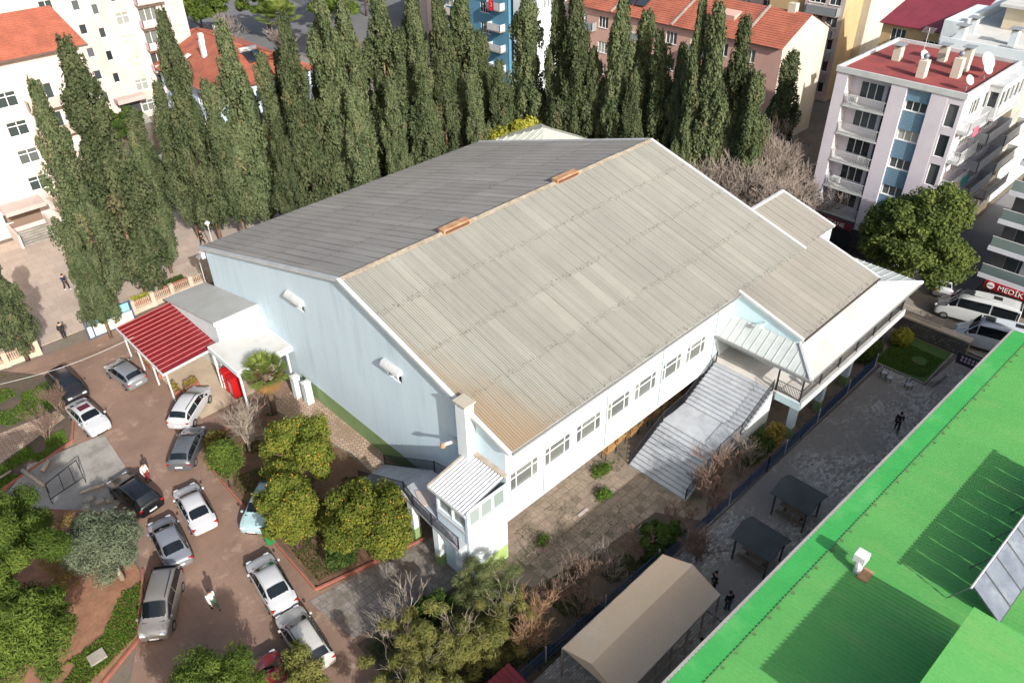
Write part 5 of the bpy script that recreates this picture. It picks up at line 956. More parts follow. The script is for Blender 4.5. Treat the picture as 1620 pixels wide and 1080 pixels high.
leafmat('palm_leaf', [(82, 104, 50), (108, 124, 62), (134, 140, 78)], 0.2); leafmat('palm_dead', [(118, 94, 58), (136, 106, 66), (108, 84, 54)], 0.2)
mat('bark', (96, 78, 62), (78, 62, 50), 3.0, 0.95, 0.2, bump=0.6); mat('pale_bark', (166, 154, 138), (142, 130, 116), 3.0, 0.95, 0.15); mat('grey_twig', (146, 134, 124), (122, 112, 103), 2.0, 0.95, 0.15); mat('twig', (134, 112, 96), (112, 92, 80), 2.0, 0.95, 0.15); mat('red_twig', (138, 112, 96), (112, 92, 80), 2.0, 0.95, 0.15); mat('trunk_tan', (164, 130, 98), (142, 112, 84), 3.0, 0.95, 0.15)
def leafmesh(name, C, Nn, size, m, tint, aspect=0.6, T=None):
    n = len(C); Nn = Nn / (np.linalg.norm(Nn, axis=1, keepdims=True) + 1e-9)
    if T is None: T = RS.normal(size=(n, 3))
    T = T - (T * Nn).sum(1, keepdims=True) * Nn; T /= (np.linalg.norm(T, axis=1, keepdims=True) + 1e-9); B = np.cross(Nn, T)
    s = (size * RS.uniform(0.65, 1.35, n))[:, None]
    V = np.stack([C - T * s, C + B * s * aspect, C + T * s, C - B * s * aspect], 1).reshape(-1, 3)
    me = bpy.data.meshes.new(name); me.vertices.add(4 * n); me.vertices.foreach_set('co', V.astype(np.float32).ravel())
    me.loops.add(4 * n); me.loops.foreach_set('vertex_index', np.arange(4 * n, dtype=np.int32)); me.polygons.add(n)
    me.polygons.foreach_set('loop_start', np.arange(0, 4 * n, 4, dtype=np.int32)); me.polygons.foreach_set('loop_total', np.full(n, 4, dtype=np.int32))
    a = me.attributes.new('tint', 'FLOAT', 'FACE'); a.data.foreach_set('value', np.clip(tint, 0, 1).astype(np.float32)); me.materials.append(m); me.update(calc_edges=True); return me
def sph(n):
    v = RS.normal(size=(n, 3)); return v / np.linalg.norm(v, axis=1, keepdims=True)
def crown_blobs(name, blobs, n, size, m, aspect=0.6, shell=0.5, upb=0.3, tint_clump=0.5, squash=0.85):
    """leaves spread through the volume of many small clumps: blobs = array of (x, y, z, r)"""
    b = np.array(blobs, float); w_ = b[:, 3] ** 2; idx = RS.choice(len(b), n, p=w_ / w_.sum()); d = sph(n); rr = b[idx, 3] * (shell + (1 - shell) * RS.uniform(0, 1, n) ** 0.5)
    rr *= RS.uniform(0.8, 1.2, n); C = b[idx, :3] + d * rr[:, None] * np.array([1, 1, squash]); Nn = d + RS.normal(size=(n, 3)) * 0.55 + np.array([0, 0, upb])
    bt = RS.uniform(0, 1, len(b)); return leafmesh(name, C, Nn, size, m, bt[idx] * tint_clump + RS.uniform(0, 1, n) * (1 - tint_clump), aspect)
def ell_blobs(n, rx, ry, rz, zc, r0, r1, seed, fill=0.75, low=-0.6):
    rs = np.random.RandomState(seed); out = []
    while len(out) < n:
        d = rs.normal(size=3); d /= np.linalg.norm(d)
        if d[2] < low: continue
        k = rs.uniform(fill, 1.0); out.append((d[0] * rx * k, d[1] * ry * k, zc + d[2] * rz * k, rs.uniform(r0, r1)))
    for _ in range(n // 4): d = rs.normal(size=3); d /= np.linalg.norm(d); k = rs.uniform(0, .6); out.append((d[0] * rx * k, d[1] * ry * k, zc + d[2] * rz * k, r1))
    return out
def limbs(mb, base, tip, r, seed, nb=6, spread=1.0, z0=0.4):
    rs = random.Random(seed); mb.tube([base, tuple((Vector(base) * .5 + Vector(tip) * .5) + Vector((rs.uniform(-.1, .1), rs.uniform(-.1, .1), 0))), tip], r, 7, r * .5)
    for k in range(nb):
        f = rs.uniform(z0, .95); p = Vector(base).lerp(Vector(tip), f); a = rs.uniform(0, 6.28); L = spread * rs.uniform(.6, 1.0); q = p + Vector((math.cos(a) * L, math.sin(a) * L, L * rs.uniform(.4, .9)))
        mb.tube([p, p.lerp(q, .5) + Vector((0, 0, .08 * L)), q], r * .45, 5, r * .15)
def tree(name, label, cat, loc, crown_me, trunk_mb, trunk_mat='bark', rz=0.0, sc=1.0, group=None, crown_name='crown'):
    t = thing(name, label, cat, (loc[0], loc[1], loc[2] if len(loc) > 2 else 0.0), rz, group); t.scale = sc if hasattr(sc, '__len__') else (sc,) * 3
    tm = trunk_mb if isinstance(trunk_mb, bpy.types.Mesh) else trunk_mb.mesh('trunk', MATS[trunk_mat], True)
    inst('trunk', tm, t, (0, 0, 0), world=False); inst(crown_name, crown_me, t, (0, 0, 0), world=False); return t
# --- cypresses: unit height 1 x crown radius given; several individual crowns
def vnoise(p, seed):
    i = np.floor(p).astype(int); f = p - i; f = f * f * (3 - 2 * f); r = 0
    for dx in (0, 1):
        for dy in (0, 1):
            for dz in (0, 1):
                h = np.sin((i[:, 0] + dx) * 127.1 + (i[:, 1] + dy) * 311.7 + (i[:, 2] + dz) * 74.7 + seed * 13.1) * 43758.5453; h = h - np.floor(h)
                r = r + h * (f[:, 0] if dx else 1 - f[:, 0]) * (f[:, 1] if dy else 1 - f[:, 1]) * (f[:, 2] if dz else 1 - f[:, 2])
    return r
def cypress_mesh(seed, H, Rm, n, z0, fat=0.62):
    """column crown from z0 to H made of many upright sprays of different length, with crevices between them and loose tips"""
    rs = np.random.RandomState(100 + seed); S = []; k = 0
    lean = rs.uniform(-.5, .5, 2)
    while len(S) < 250:
        u = rs.uniform(0, 1) ** 0.9; z = z0 + (H - z0) * u; pr = Rm * min(1, u / .09 + .3) * (1 - u * .97) ** fat * (0.82 + .3 * math.sin(z * 1.1 + seed) * rs.uniform(.3, 1)); a = rs.uniform(0, 2 * np.pi)
        sect = 0.8 + 0.28 * math.sin(3 * a + seed * 2 + z * .25) ; r = pr * sect * math.sqrt(rs.uniform(.25, 1.0)); w_ = rs.uniform(.34, .62) * (1 - .4 * u); L = rs.uniform(.7, 1.5) * (1 - .3 * u)
        S.append((r * math.cos(a) + lean[0] * u * u, r * math.sin(a) + lean[1] * u * u, z, w_, L, math.cos(a), math.sin(a), rs.uniform(0, 1)))
    for q in range(3): S.append((lean[0] + rs.uniform(-.25, .25), lean[1] + rs.uniform(-.25, .25), H - .3 - q * .8, .2, 1.1, 0, 0, rs.uniform(0, 1)))
    S = np.array(S); wgt = S[:, 3] * S[:, 4]; idx = rs.choice(len(S), n, p=wgt / wgt.sum()); d = sph(n); rr = (.35 + .65 * RS.uniform(0, 1, n) ** .5)[:, None]; q = S[idx]
    t_ = d[:, 2] * rr[:, 0]; C = np.stack([q[:, 0] + d[:, 0] * rr[:, 0] * q[:, 3] * (1 - .35 * t_) + q[:, 5] * .12 * t_, q[:, 1] + d[:, 1] * rr[:, 0] * q[:, 3] * (1 - .35 * t_) + q[:, 6] * .12 * t_, q[:, 2] + t_ * q[:, 4]], 1)
    Nn = np.stack([d[:, 0], d[:, 1], d[:, 2] * .4 + .3], 1) + RS.normal(size=(n, 3)) * .45; T = np.stack([d[:, 0] * .25, d[:, 1] * .25, np.ones(n)], 1) + RS.normal(size=(n, 3)) * .35
    brown = (rs.uniform(0, 1, len(S)) > .95)[idx] * .4
    return leafmesh('crown', C, Nn, 0.115, MATS['cypress_leaf'], .08 + .5 * q[:, 7] + .3 * RS.uniform(0, 1, n) + brown, 0.55, T)
CYP = [(cypress_mesh(k, 16.0, rm * 1.22, 38000, z0, ft), z0) for k, (rm, z0, ft) in enumerate(((2.2, 1.8, .6), (1.85, 2.6, .52), (2.5, 1.4, .66), (2.0, 3.2, .58), (1.55, 1.6, .48), (2.0, 2.0, .7), (2.3, 2.4, .5)))]
CYT = MB().tube([(0, 0, -.1), (.05, 0, 3), (0, .06, 7), (.04, 0, 11)], .2, 7, .05).mesh('trunk', mat('cypress_bark', (128, 104, 82), (108, 88, 70), 3.0, .95, .15), True)
CY = [  # x, y, height, variant, width factor, label tail
 (16.3, 71.8, 20.2, 2, 1.0, 'thick one left of the paved street, shorter twin'), (19.0, 70.2, 23.2, 0, 1.25, 'tallest of the two thick ones at the paved street'), (13.8, 66.2, 10.8, 3, .95, 'small one in front of the pair, on a bare trunk'), (25.6, 80.4, 13.9, 4, 1.15, 'slim one beyond the paved street, left of its pair'), (28.0, 78.0, 16.2, 1, 1.0, 'medium one on a bare trunk beyond the paved street'), (29.3, 75.6, 22.8, 0, .95, 'tall slender one on a bare trunk beyond the paved street'),
 (33.2, 72.4, 21.4, 1, 1.15, 'tall one in front of the tiled house roof'), (30.9, 72.8, 17.0, 3, 1.0, 'shorter one in front of the tiled house'), (36.2, 72.2, 18.4, 4, 1.0, 'narrow one near the water heater'), (38.0, 69.6, 21.6, 2, 1.0, 'broad one starting the dense row along the hall'), (34.6, 68.2, 13.5, 0, .9, 'lower one pressed against the hall row'), (41.6, 69.4, 23.4, 0, 1.1, 'second of the dense row'), (44.8, 70.6, 23.0, 2, .95, 'third of the dense row'), (42.2, 66.6, 15.2, 3, 1.1, 'low one in front of the dense row'), (48.6, 69.6, 22.8, 1, 1.3, 'fourth of the dense row'), (46.6, 66.4, 14.6, 2, .85, 'short one in front of the dense row'), (51.6, 68.6, 21.4, 0, 1.1, 'fifth of the dense row'),
 (50.2, 65.6, 15.8, 4, 1.3, 'slim short one near the hall eave'), (55.2, 68.4, 21.6, 2, .95, 'sixth of the dense row'), (58.6, 68.4, 20.8, 1, 1.25, 'seventh of the dense row'), (62.0, 69.0, 16.0, 3, 1.0, 'lower one in the gap before the blue block'), (63.4, 63.6, 21.6, 0, 1.2, 'first of the row behind the hall ridge'), (60.0, 64.4, 14.0, 1, 1.1, 'small one by the yellow bushes'), (64.2, 59.6, 21.6, 2, .9, 'second behind the hall ridge'), (64.0, 56.8, 21.4, 1, 1.2, 'third behind the hall ridge'), (66.8, 60.8, 14.0, 0, 1.0, 'small one deep behind the ridge'), (66.0, 52.6, 21.2, 0, 1.05, 'one before the terrace houses, olive tinted'), (68.0, 51.0, 19.8, 3, 1.05, 'next one before the terrace houses'), (67.4, 47.8, 18.4, 4, 1.2, 'thin one before the terrace houses'), (68.6, 46.4, 17.2, 1, 1.0, 'lower thin one before the terrace houses'), (66.0, 43.2, 22.6, 2, .72, 'very tall dark one, left of a close pair'), (66.4, 41.2, 22.4, 4, 1.1, 'very tall dark needle, right of a close pair'), (68.4, 39.8, 20.8, 1, 1.05, 'tall one before the pink gable'), (68.0, 37.3, 16.8, 3, 1.05, 'shorter one before the pink gable'), (80.0, 40.7, 15.6, 4, 1.3, 'lone one before the stained end wall'), (7.4, 68.0, 9.8, 3, 1.25, 'bushy one at the left picture edge'), (63.0, 47.4, 12.0, 2, .8, 'low one behind the hall apex'), (62.4, 41.4, 12.6, 0, .9, 'low one behind the right hall slope'),
 (35.0, 74.6, 15.5, 5, 1.0, 'in the second row behind the tiled house gap'), (39.4, 73.6, 17.5, 6, 1.0, 'in the second row behind the broad one'), (43.2, 73.8, 19.5, 5, 1.0, 'in the second row behind the dense row, left part'), (46.8, 73.2, 20.5, 3, 1.0, 'in the second row behind the dense row, middle'), (50.2, 72.4, 20.0, 0, .95, 'in the second row behind the dense row, right part'), (53.8, 71.6, 20.4, 6, .95, 'in the second row behind the seventh tree'), (57.0, 65.0, 13.6, 5, 1.0, 'low at the hall eave near the yellow bushes'), (61.0, 72.6, 18.0, 2, .8, 'tall in the second row before the blue block'), (22.6, 73.0, 14.0, 5, .9, 'half hidden behind the thick pair at the street'), (65.6, 55.0, 16.0, 6, .85, 'filling the row behind the hall ridge'), (65.0, 50.0, 15.0, 5, .85, 'filling the row before the terrace houses'), (66.8, 45.2, 15.6, 6, .8, 'between the thin ones before the terrace houses')]
for k, (x, y, h, v, wf, tail) in enumerate(CY):
    t = thing('cypress_tree', 'dark green cypress, ' + tail, 'cypress', (x, y, 0), (k * 2.4) % 6.28, 'cypresses around the hall'); s = h / 16.0; t.scale = (s ** .5 * wf, s ** .5 * wf, s)
    inst('trunk', CYT, t, (0, 0, 0), world=False); inst('crown', CYP[v][0], t, (0, 0, 0), world=False)
# --- orange trees
FRUIT = mat('orange_fruit', (196, 140, 48), (184, 124, 40), 3, 0.6)
def orange(loc, rx, ry, h, seed, label, nf=170):
    bl = ell_blobs(46, rx - .45, ry - .45, h * .36, h * .62, .45, .75, seed, .8); me = crown_blobs('crown', bl, 26000, .09, MATS['orange_leaf'], .55, .45, .35, .5)
    mb = MB(); limbs(mb, (0, 0, 0), (0, 0, h * .6), .16, seed, 7, rx * .7); t = tree('orange_tree', label, 'orange tree', loc, me, mb, 'bark', group='orange trees by the hall')
    rs = np.random.RandomState(seed); fb = MB(); b = np.array(bl)
    for k in range(nf // 2):
        q = b[rs.randint(len(b))]; d = rs.normal(size=3); d /= np.linalg.norm(d); d[2] = abs(d[2]) * .8; p = q[:3] + d * q[3] * 1.03; fb.ball(tuple(p), .045, 5, 3)
    o = inst('fruit', fb.mesh('fruit', FRUIT, True), t, (0, 0, 0), world=False); o['kind'] = 'stuff'; return t
orange((15.9, 37.4), 2.75, 2.75, 6.6, 11, 'largest round orange tree, nearest the gable path', 230); orange((12.9, 33.9), 2.0, 2.2, 6.0, 12, 'orange tree overhanging the parked white saloon'); orange((15.9, 30.1), 2.9, 2.3, 6.2, 13, 'wide orange tree beside the outside stair', 150); orange((16.6, 28.9), 1.6, 1.5, 4.2, 14, 'smaller orange tree at the foot of the stair pillars', 60)
# --- big pine at the left edge, its clumps of needles
def pine(loc, rx, ry, h, seed, label, n=34000, zc=.6, sz=.17, leaf='pine_leaf', tr='bark'):
    bl = ell_blobs(74, rx - .5, ry - .5, h * .36, h * zc, .42, .9, seed, .6); me = crown_blobs('crown', bl, n, sz, MATS[leaf], .22, .35, .6, .55); mb = MB(); limbs(mb, (0, 0, 0), (0.2, 0, h * .62), .22, seed, 12, rx * .5, .25); return tree('pine_tree', label, 'pine', loc, me, mb, tr)
pine((-1.8, 39.8), 4.2, 5.8, 12.8, 21, 'big bright green pine at the left picture edge', 120000, .52, .125); pine((-2.0, 35.4), 3.0, 3.0, 8.4, 22, 'lower pine at the left edge in front of the big one', 40000, .55, .125)
pine((12.6, 42.0), 1.25, 1.35, 4.0, 23, 'small round topped pine beside the clipped brown hedge', 9000, .66, .12); pine((3.7, 26.4), 3.3, 2.4, 5.4, 24, 'feathery young pine in front of the grey people carrier', 44000, .6, .105)
pine((73, 140), 6.5, 6.5, 13, 25, 'broad pine beyond the tiled house by the far street', 18000, .62, .4); pine((84, 132), 6, 6, 15, 26, 'tall umbrella pine on dark trunk beside the far street', 14000, .75, .4); pine((96, 142), 7, 7, 14, 28, 'dark broad pine across the far street', 14000, .65, .4); pine((64, 148), 6, 6, 12, 29, 'round pine beside the parked far van', 12000, .6, .4); pine((112, 136), 7, 7, 13, 30, 'pine between far street and narrow white house', 12000, .65, .4); pine((70, 112), 4.6, 4.6, 17, 27, 'umbrella pine rising behind the dense cypress row', 14000, .8, .35)
# --- olive, broadleaf tree, yellow bushes
bl = ell_blobs(60, 2.0, 2.1, 1.9, 3.4, .45, .8, 31, .6); mb = MB(); limbs(mb, (0, 0, 0), (0, .1, 3.2), .2, 31, 9, 1.5); tree('olive_tree', 'silver grey olive tree in the bare soil bed by the cars', 'olive tree', (3.9, 39.6), crown_blobs('crown', bl, 30000, .12, MATS['olive_leaf'], .22, .3, .3, .3), mb, 'pale_bark')
bl = ell_blobs(120, 3.5, 3.9, 3.9, 5.7, .5, 1.0, 32, .68) + [(b[0] + .6, b[1] - .9, b[2] + 2.9, b[3]) for b in ell_blobs(34, 2.0, 1.9, 2.0, 5.6, .45, .9, 33, .6)] + [(b[0] - .7, b[1] + 1.9, b[2] + .9, b[3]) for b in ell_blobs(34, 2.1, 1.9, 1.9, 5.4, .45, .9, 34, .6)] + [(b[0] + .2, b[1] - 2.4, b[2] - .2, b[3]) for b in ell_blobs(30, 1.7, 1.8, 1.7, 5.0, .45, .85, 35, .6)]; mb = MB(); limbs(mb, (0, 0, 0), (0, 0, 7), .26, 32, 10, 2.6); tree('street_tree', 'large round leafy street tree before the white apartment house', 'tree', (68.3, 19.8), crown_blobs('crown', bl, 84000, .13, MATS['broad_leaf'], .6, .35, .3, .4), mb, sc=(1.15, 1.15, 1.04))
for k, (x, y, s) in enumerate(((59.5, 64.2, 1.0), (61.5, 61.6, 1.1), (66.4, 66.0, 1.2))):
    bl = ell_blobs(24, 1.8, 1.8, 1.3, 6.2, .5, .9, 40 + k, .6); mb = MB(); limbs(mb, (0, 0, 0), (0, 0, 5.5), .16, 40 + k, 5, 1.2); tree('yellow_bush_tree', ['yellow green tree behind the rear hall eave, first from the left', 'yellow green tree by the rear shed roof', 'taller yellow green tree behind the rear shed'][k], 'tree', (x, y), crown_blobs('crown', bl, 7000, .2, MATS['yellow_leaf'], .6, .5, .4, .4), mb, sc=s)
# --- bare deciduous trees and shrubs
def bare(name, label, loc, h, seed, m, nbr=5, depth=4, spread=.55, r0=.09, stems=1, cat='bare shrub', group=None, lean=0.0, rmin=.008):
    rs = random.Random(seed); tb = MB(); br = MB()
    def grow(p, d, L, r, lev):
        q = p + d * L; mid = p.lerp(q, .5) + Vector((rs.uniform(-1, 1), rs.uniform(-1, 1), rs.uniform(-.3, .6))) * L * .09
        (tb if lev == 0 else br).tube([p, mid, q], max(r, rmin), 4 if lev < 2 else 3, max(r * .6, rmin * .75), cap=False)
        if lev >= depth: return
        for k in range(nbr if lev < 2 else max(2, nbr - 1)):
            a = rs.uniform(0, 6.28); e = Vector((math.cos(a), math.sin(a), rs.uniform(-.1, .7))); nd = (d + e * spread * rs.uniform(.7, 1.4) + Vector((0, 0, .12))).normalized(); s = rs.uniform(.35, 1.0); grow(p.lerp(q, s), nd, L * rs.uniform(.55, .85), r * .55, lev + 1)
    for k in range(stems):
        a = rs.uniform(0, 6.28); d = Vector((math.cos(a) * .35 * (stems > 1) + lean, math.sin(a) * .35 * (stems > 1), 1)).normalized(); grow(Vector((rs.uniform(-.3, .3) * (stems > 1), rs.uniform(-.3, .3) * (stems > 1), 0)), d, h * .38, r0, 0)
    t = thing(name, label, cat, (loc[0], loc[1], 0), 0, group); inst('trunk', tb.mesh('trunk', MATS[m], True), t, (0, 0, 0), world=False); inst('branches', br.mesh('branches', MATS[m], True), t, (0, 0, 0), world=False); return t
bare('bare_fig_tree', 'bare pale branched fig tree beside the palm', (15.2, 44.4), 4.8, 51, 'pale_bark', 5, 4, .8, .1, 2, 'bare tree')
for k, (x, y, h) in enumerate(((65.4, 37.0, 11.0), (66.4, 33.0, 9.4), (70.8, 39.6, 11.0), (74.6, 37.2, 11.0), (72.4, 36.4, 10.6), (68.6, 34.4, 9.6), (71.6, 33.6, 8.4))): bare('bare_tree', ['bare grey tree behind the wing roof, nearest the cypress row', 'bare grey tree just behind the wing roof peak', 'bare brown tree behind the wing roof, farthest left', 'bare brown tree behind the wing roof, nearest the lone cypress', 'bare brown tree behind the wing roof, middle of the thicket', 'bare brown tree behind the wing roof, nearest the hall', 'bare brown tree beside the white apartment house'][k], (x, y), h, 60 + k, 'grey_twig', 5, 5, .75, .13, 2, 'bare tree', 'bare trees behind the wing', 0.0, .022)
bare('bare_shrub', 'pinkish bare shrub beside the canvas pavilion', (23.2, 18.6), 3.6, 71, 'twig', 4, 4, .65, .05, 4, 'bare shrub', None, 0.0, .012); bare('bare_shrub', 'tan bare shrub at the near end of the pavilion', (18.4, 18.3), 4.2, 72, 'trunk_tan', 4, 5, .45, .05, 4); bare('bare_shrub', 'reddish bare tree leaning over the blue fence by the grand stair', (36.0, 17.6), 4.8, 73, 'red_twig', 4, 4, .85, .07, 3, 'bare tree', None, 0.0, .012)
for k, (x, y, h, sd) in enumerate(((20.6, 19.6, 3.0, 181), (25.4, 18.4, 3.2, 182), (27.2, 18.2, 2.8, 183), (21.6, 17.9, 3.4, 184), (38.2, 17.5, 3.8, 185), (34.8, 18.2, 3.4, 186), (31.4, 17.8, 2.6, 187))): bare('bare_shrub', ['tangled bare shrub nearest the bamboo clump', 'tangled bare shrub behind the pavilion middle', 'tangled bare shrub behind the pavilion far end', 'tangled bare shrub against the pavilion fence, near part', 'tangled bare shrub beside the stair railing', 'tangled bare shrub at the stair foot', 'tangled bare shrub beside the dark evergreen'][k], (x, y), h, sd, ('twig', 'grey_twig', 'red_twig')[k % 3], 4, 4, .7, .045, 3, 'bare shrub', None, 0.0, .012)
bare('bare_shrub', 'thin pale bare sapling beside the grand stair railing', (36.6, 18.3), 5.2, 74, 'pale_bark', 3, 4, .4, .05, 1, 'bare tree'); bare('bare_shrub', 'dark bare shrub between pavilion and shelters', (30.4, 15.4), 3.6, 75, 'twig', 5, 4, .75, .06, 3)
bare('bare_shrub', 'bare shrub over the blue fence by the nearer shelter', (33.6, 16.6), 3.8, 78, 'red_twig', 4, 4, .85, .06, 3, 'bare shrub', None, 0.0, .012); bare('bare_shrub', 'bare twiggy shrub beside the charcoal SUV', (6.9, 59.2), 2.6, 76, 'twig', 5, 4, .6, .04, 3); bare('bare_shrub', 'bare twiggy shrub between garden walk and white saloon', (4.9, 56.2), 3.0, 77, 'twig', 4, 4, .5, .04, 4)
bare('bare_tree', 'pale bare branched sapling above the mimosa shrubs', (13.6, 23.4), 5.4, 79, 'pale_bark', 4, 4, .5, .07, 2, 'bare tree'); bare('bare_tree', 'bare brown tree by the cream block entrance steps', (19.0, 88.2), 5.4, 80, 'twig', 5, 4, .6, .08, 1, 'bare tree'); bare('bare_tree', 'large bare reddish tree beside the tall cream block', (55, 150), 13, 81, 'twig', 5, 5, .6, .2, 1, 'bare tree')
# --- shrubs
def shrub(label, loc, rx, ry, h, seed, leaf, n=6000, sz=.11, asp=.5, name='shrub', stems=True, shell=.4, cat='shrub', nb=26, upb=.3):
    bl = ell_blobs(nb, max(.1, rx - .3), max(.1, ry - .3), h * .4, h * .52, .28, .5, seed, .5, -.9); mb = MB(); limbs(mb, (0, 0, 0), (0, 0, h * .6), .05, seed, 6, rx * .5, .2); return tree(name, label, cat, loc, crown_blobs('crown', bl, n, sz, MATS[leaf], asp, shell, upb, .4), mb)
shrub('clipped brownish hedge bush beside the dark grey hatchback', (13.5, 45.6), 1.2, 1.0, 2.2, 91, 'hedge_leaf', 8000, .09); shrub('round green shrub behind the mimosas by the slab path', (15.4, 23.0), 1.9, 1.7, 3.2, 92, 'bush_leaf', 11000, .12)
shrub('olive yellow mimosa shrub at the bottom, left of the pavilion', (12.6, 20.8), 3.4, 2.9, 5.6, 93, 'mimosa_leaf', 20000, .14, .14, 'mimosa', True, .0, 'shrub', 60, .9); shrub('olive yellow mimosa shrub at the bottom, nearest the pavilion', (16.2, 19.4), 3.2, 2.6, 5.0, 94, 'mimosa_leaf', 17000, .14, .14, 'mimosa', True, .0, 'shrub', 60, .9); shrub('olive yellow mimosa shrub at the bottom edge', (10.6, 18.2), 3.2, 2.8, 5.4, 99, 'mimosa_leaf', 18000, .14, .14, 'mimosa', True, .0, 'shrub', 60, .9)
shrub('feathery grey green bamboo clump by the glazed porch', (18.3, 21.8), 2.4, 2.2, 4.8, 95, 'bamboo_leaf', 24000, .13, .09, 'bamboo_clump', True, .0, 'bamboo', 70, .6); shrub('dark evergreen shrub on the blue fence by the shrub bed', (29.0, 17.6), 2.0, 1.1, 2.4, 96, 'bush_leaf', 12000, .1); shrub('sparse green shrub at the grand stair foot by the blue fence', (40.5, 17.6), 2.0, 1.0, 2.8, 97, 'bush_leaf', 8000, .1, .4); shrub('yellowish shrub beside the blue fence before the terrace slab', (42.4, 17.4), 1.0, .8, 2.6, 98, 'dry_leaf', 2600, .1, .4)
shrub('dark shrub at the end of the terrace above the lawn', (56.4, 17.2), 1.5, 1.0, 3.0, 100, 'bush_leaf', 9000, .12); shrub('yellow green shrub at the stone wall above the lawn', (61.2, 16.4), 1.1, .9, 1.6, 101, 'yellow_leaf', 5000, .12); shrub('dark shrub between the teal car and orange trees', (13.9, 35.9), 1.3, 1.3, 2.0, 102, 'bush_leaf', 6000, .1); shrub('dark low shrub below the wide orange tree', (14.2, 31.0), 1.3, 1.1, 1.7, 103, 'bush_leaf', 6000, .1)
shrub('green and dry shrub beside the dark red car', (7.9, 25.2), 2.0, 1.9, 3.4, 104, 'mimosa_leaf', 11000, .1, .25); shrub('small green weed clump in the sunlit yard', (30.2, 23.0), .9, .5, .3, 105, 'grass_leaf', 700, .08); shrub('weed clump at the overhang edge by the desks', (31.8, 24.6), 1.1, .6, .4, 106, 'grass_leaf', 800, .08); shrub('dark green shrub before the tall cream block', (34.0, 111), 3.4, 3.0, 5, 107, 'bush_leaf', 7000, .3); shrub('weed tuft by the porch corner', (24.4, 23.2), .8, .4, .2, 108, 'grass_leaf', 500, .06)
for k, (x, y, h, sd) in enumerate(((11.4, 20.6, 6.0, 171), (15.0, 20.4, 5.8, 172), (17.4, 20.2, 5.2, 173), (12.4, 22.6, 5.6, 174))): bare('bare_tree', ['pale bare twigs rising from the mimosa at the bottom edge', 'pale bare twigs rising from the middle mimosa', 'pale bare twigs rising by the bamboo clump', 'pale bare twigs between mimosa and slab path'][k], (x, y), h, sd, 'pale_bark', 4, 4, .55, .045, 1, 'bare tree', None, 0.0, .007)
for k, (x, y, h, sd) in enumerate(((66, 122, 9, 175), (62, 134, 10, 176), (90, 150, 10, 177))): bare('bare_tree', ['bare street tree nearest the tiled house', 'bare street tree beside the umbrella pines', 'bare street tree on the far side of the far street'][k], (x, y), h, sd, 'grey_twig', 5, 4, .6, .16, 1, 'bare tree', None, 0.0, .03)
# --- palm beside the porch
def palm(loc, h, seed, label, sc=1.0, dead=True):
    t = thing('palm_tree', label, 'palm', (loc[0], loc[1], 0)); rs = random.Random(seed); t.scale = (sc,) * 3
    MB().tube([(0, 0, 0), (.03, .02, h * .5), (0, 0, h)], .2, 9, .17).build('trunk', MATS['bark'], t, smooth=True, local=True)
    def fans(nm, n, e0, e1, leaf, L):
        C = []; NN = []; TT = []
        for k in range(n):
            a = rs.uniform(0, 6.28); e = rs.uniform(e0, e1); d = Vector((math.cos(a) * math.cos(e), math.sin(a) * math.cos(e), math.sin(e))); c = Vector((0, 0, h)) + d * L * rs.uniform(.6, 1.0); side = d.cross(Vector((0, 0, 1))).normalized(); up = side.cross(d)
            for j in range(13): f = (j - 6) / 6 * 1.15; ld_ = (d * math.cos(f) + side * math.sin(f) - up * .12 * abs(f)).normalized(); C.append(c + ld_ * .3); NN.append(up); TT.append(ld_)
        me = leafmesh(nm, np.array([tuple(c) for c in C]), np.array([tuple(c) for c in NN]), .34, MATS[leaf], RS.uniform(0, 1, len(C)), .1, np.array([tuple(c) for c in TT])); return inst(nm, me, t, (0, 0, 0), world=False)
    fans('fronds', 70, -.1, 1.4, 'palm_leaf', 1.15)
    if dead: fans('dead_fronds', 40, -1.2, -.3, 'palm_dead', .9)
    return t
palm((18.7, 46.6), 3.4, 5, 'fan palm with brown dead fronds beside the white flat porch', 1.15); palm((49.5, 92), 9, 6, 'pale palm top rising above the cypresses', 1.8, False)
# --- grass tufts: uncountable ground cover
def grass(name, label, poly, n, sz, leaf, z=.06, clump=0.0):
    P = np.array(poly); lo, hi = P.min(0), P.max(0); pts = []
    def inside(p):
        c = False; j = len(poly) - 1
        for i in range(len(poly)):
            if (poly[i][1] > p[1]) != (poly[j][1] > p[1]) and p[0] < (poly[j][0] - poly[i][0]) * (p[1] - poly[i][1]) / (poly[j][1] - poly[i][1]) + poly[i][0]: c = not c
            j = i
        return c
    while len(pts) < n:
        q = RS.uniform(lo, hi, (n, 2)); k = vnoise(np.concatenate([q * .7, np.zeros((n, 1))], 1), len(name)); q = q[k > clump]
        pts += [p for p in q if inside(p)]
    q = np.array(pts[:n]); C = np.concatenate([q, np.full((n, 1), z) + RS.uniform(0, sz * .6, (n, 1))], 1); a = RS.uniform(0, 6.28, n); Nn = np.stack([np.cos(a), np.sin(a), np.full(n, .5)], 1)
    T = np.stack([RS.normal(size=n) * .5, RS.normal(size=n) * .5, np.ones(n)], 1); o = bpy.data.objects.new(name, leafmesh(name, C, Nn, sz, MATS[leaf], RS.uniform(0, 1, n), .3, T)); link(o); tag(o, label, 'grass', kind='stuff')
grass('lawn_grass', 'short green grass on the shaded lawn', [(57.5, 12.9), (61.5, 12.9), (61.8, 16.8), (57.5, 16.8)], 9000, .06, 'grass_leaf', clump=.35); grass('garden_grass', 'green grass in the left garden beds', [(-8, 60), (2.5, 60), (6.8, 59.6), (7.6, 64), (4.5, 68), (-8, 68)], 12000, .11, 'grass_leaf', clump=.4)
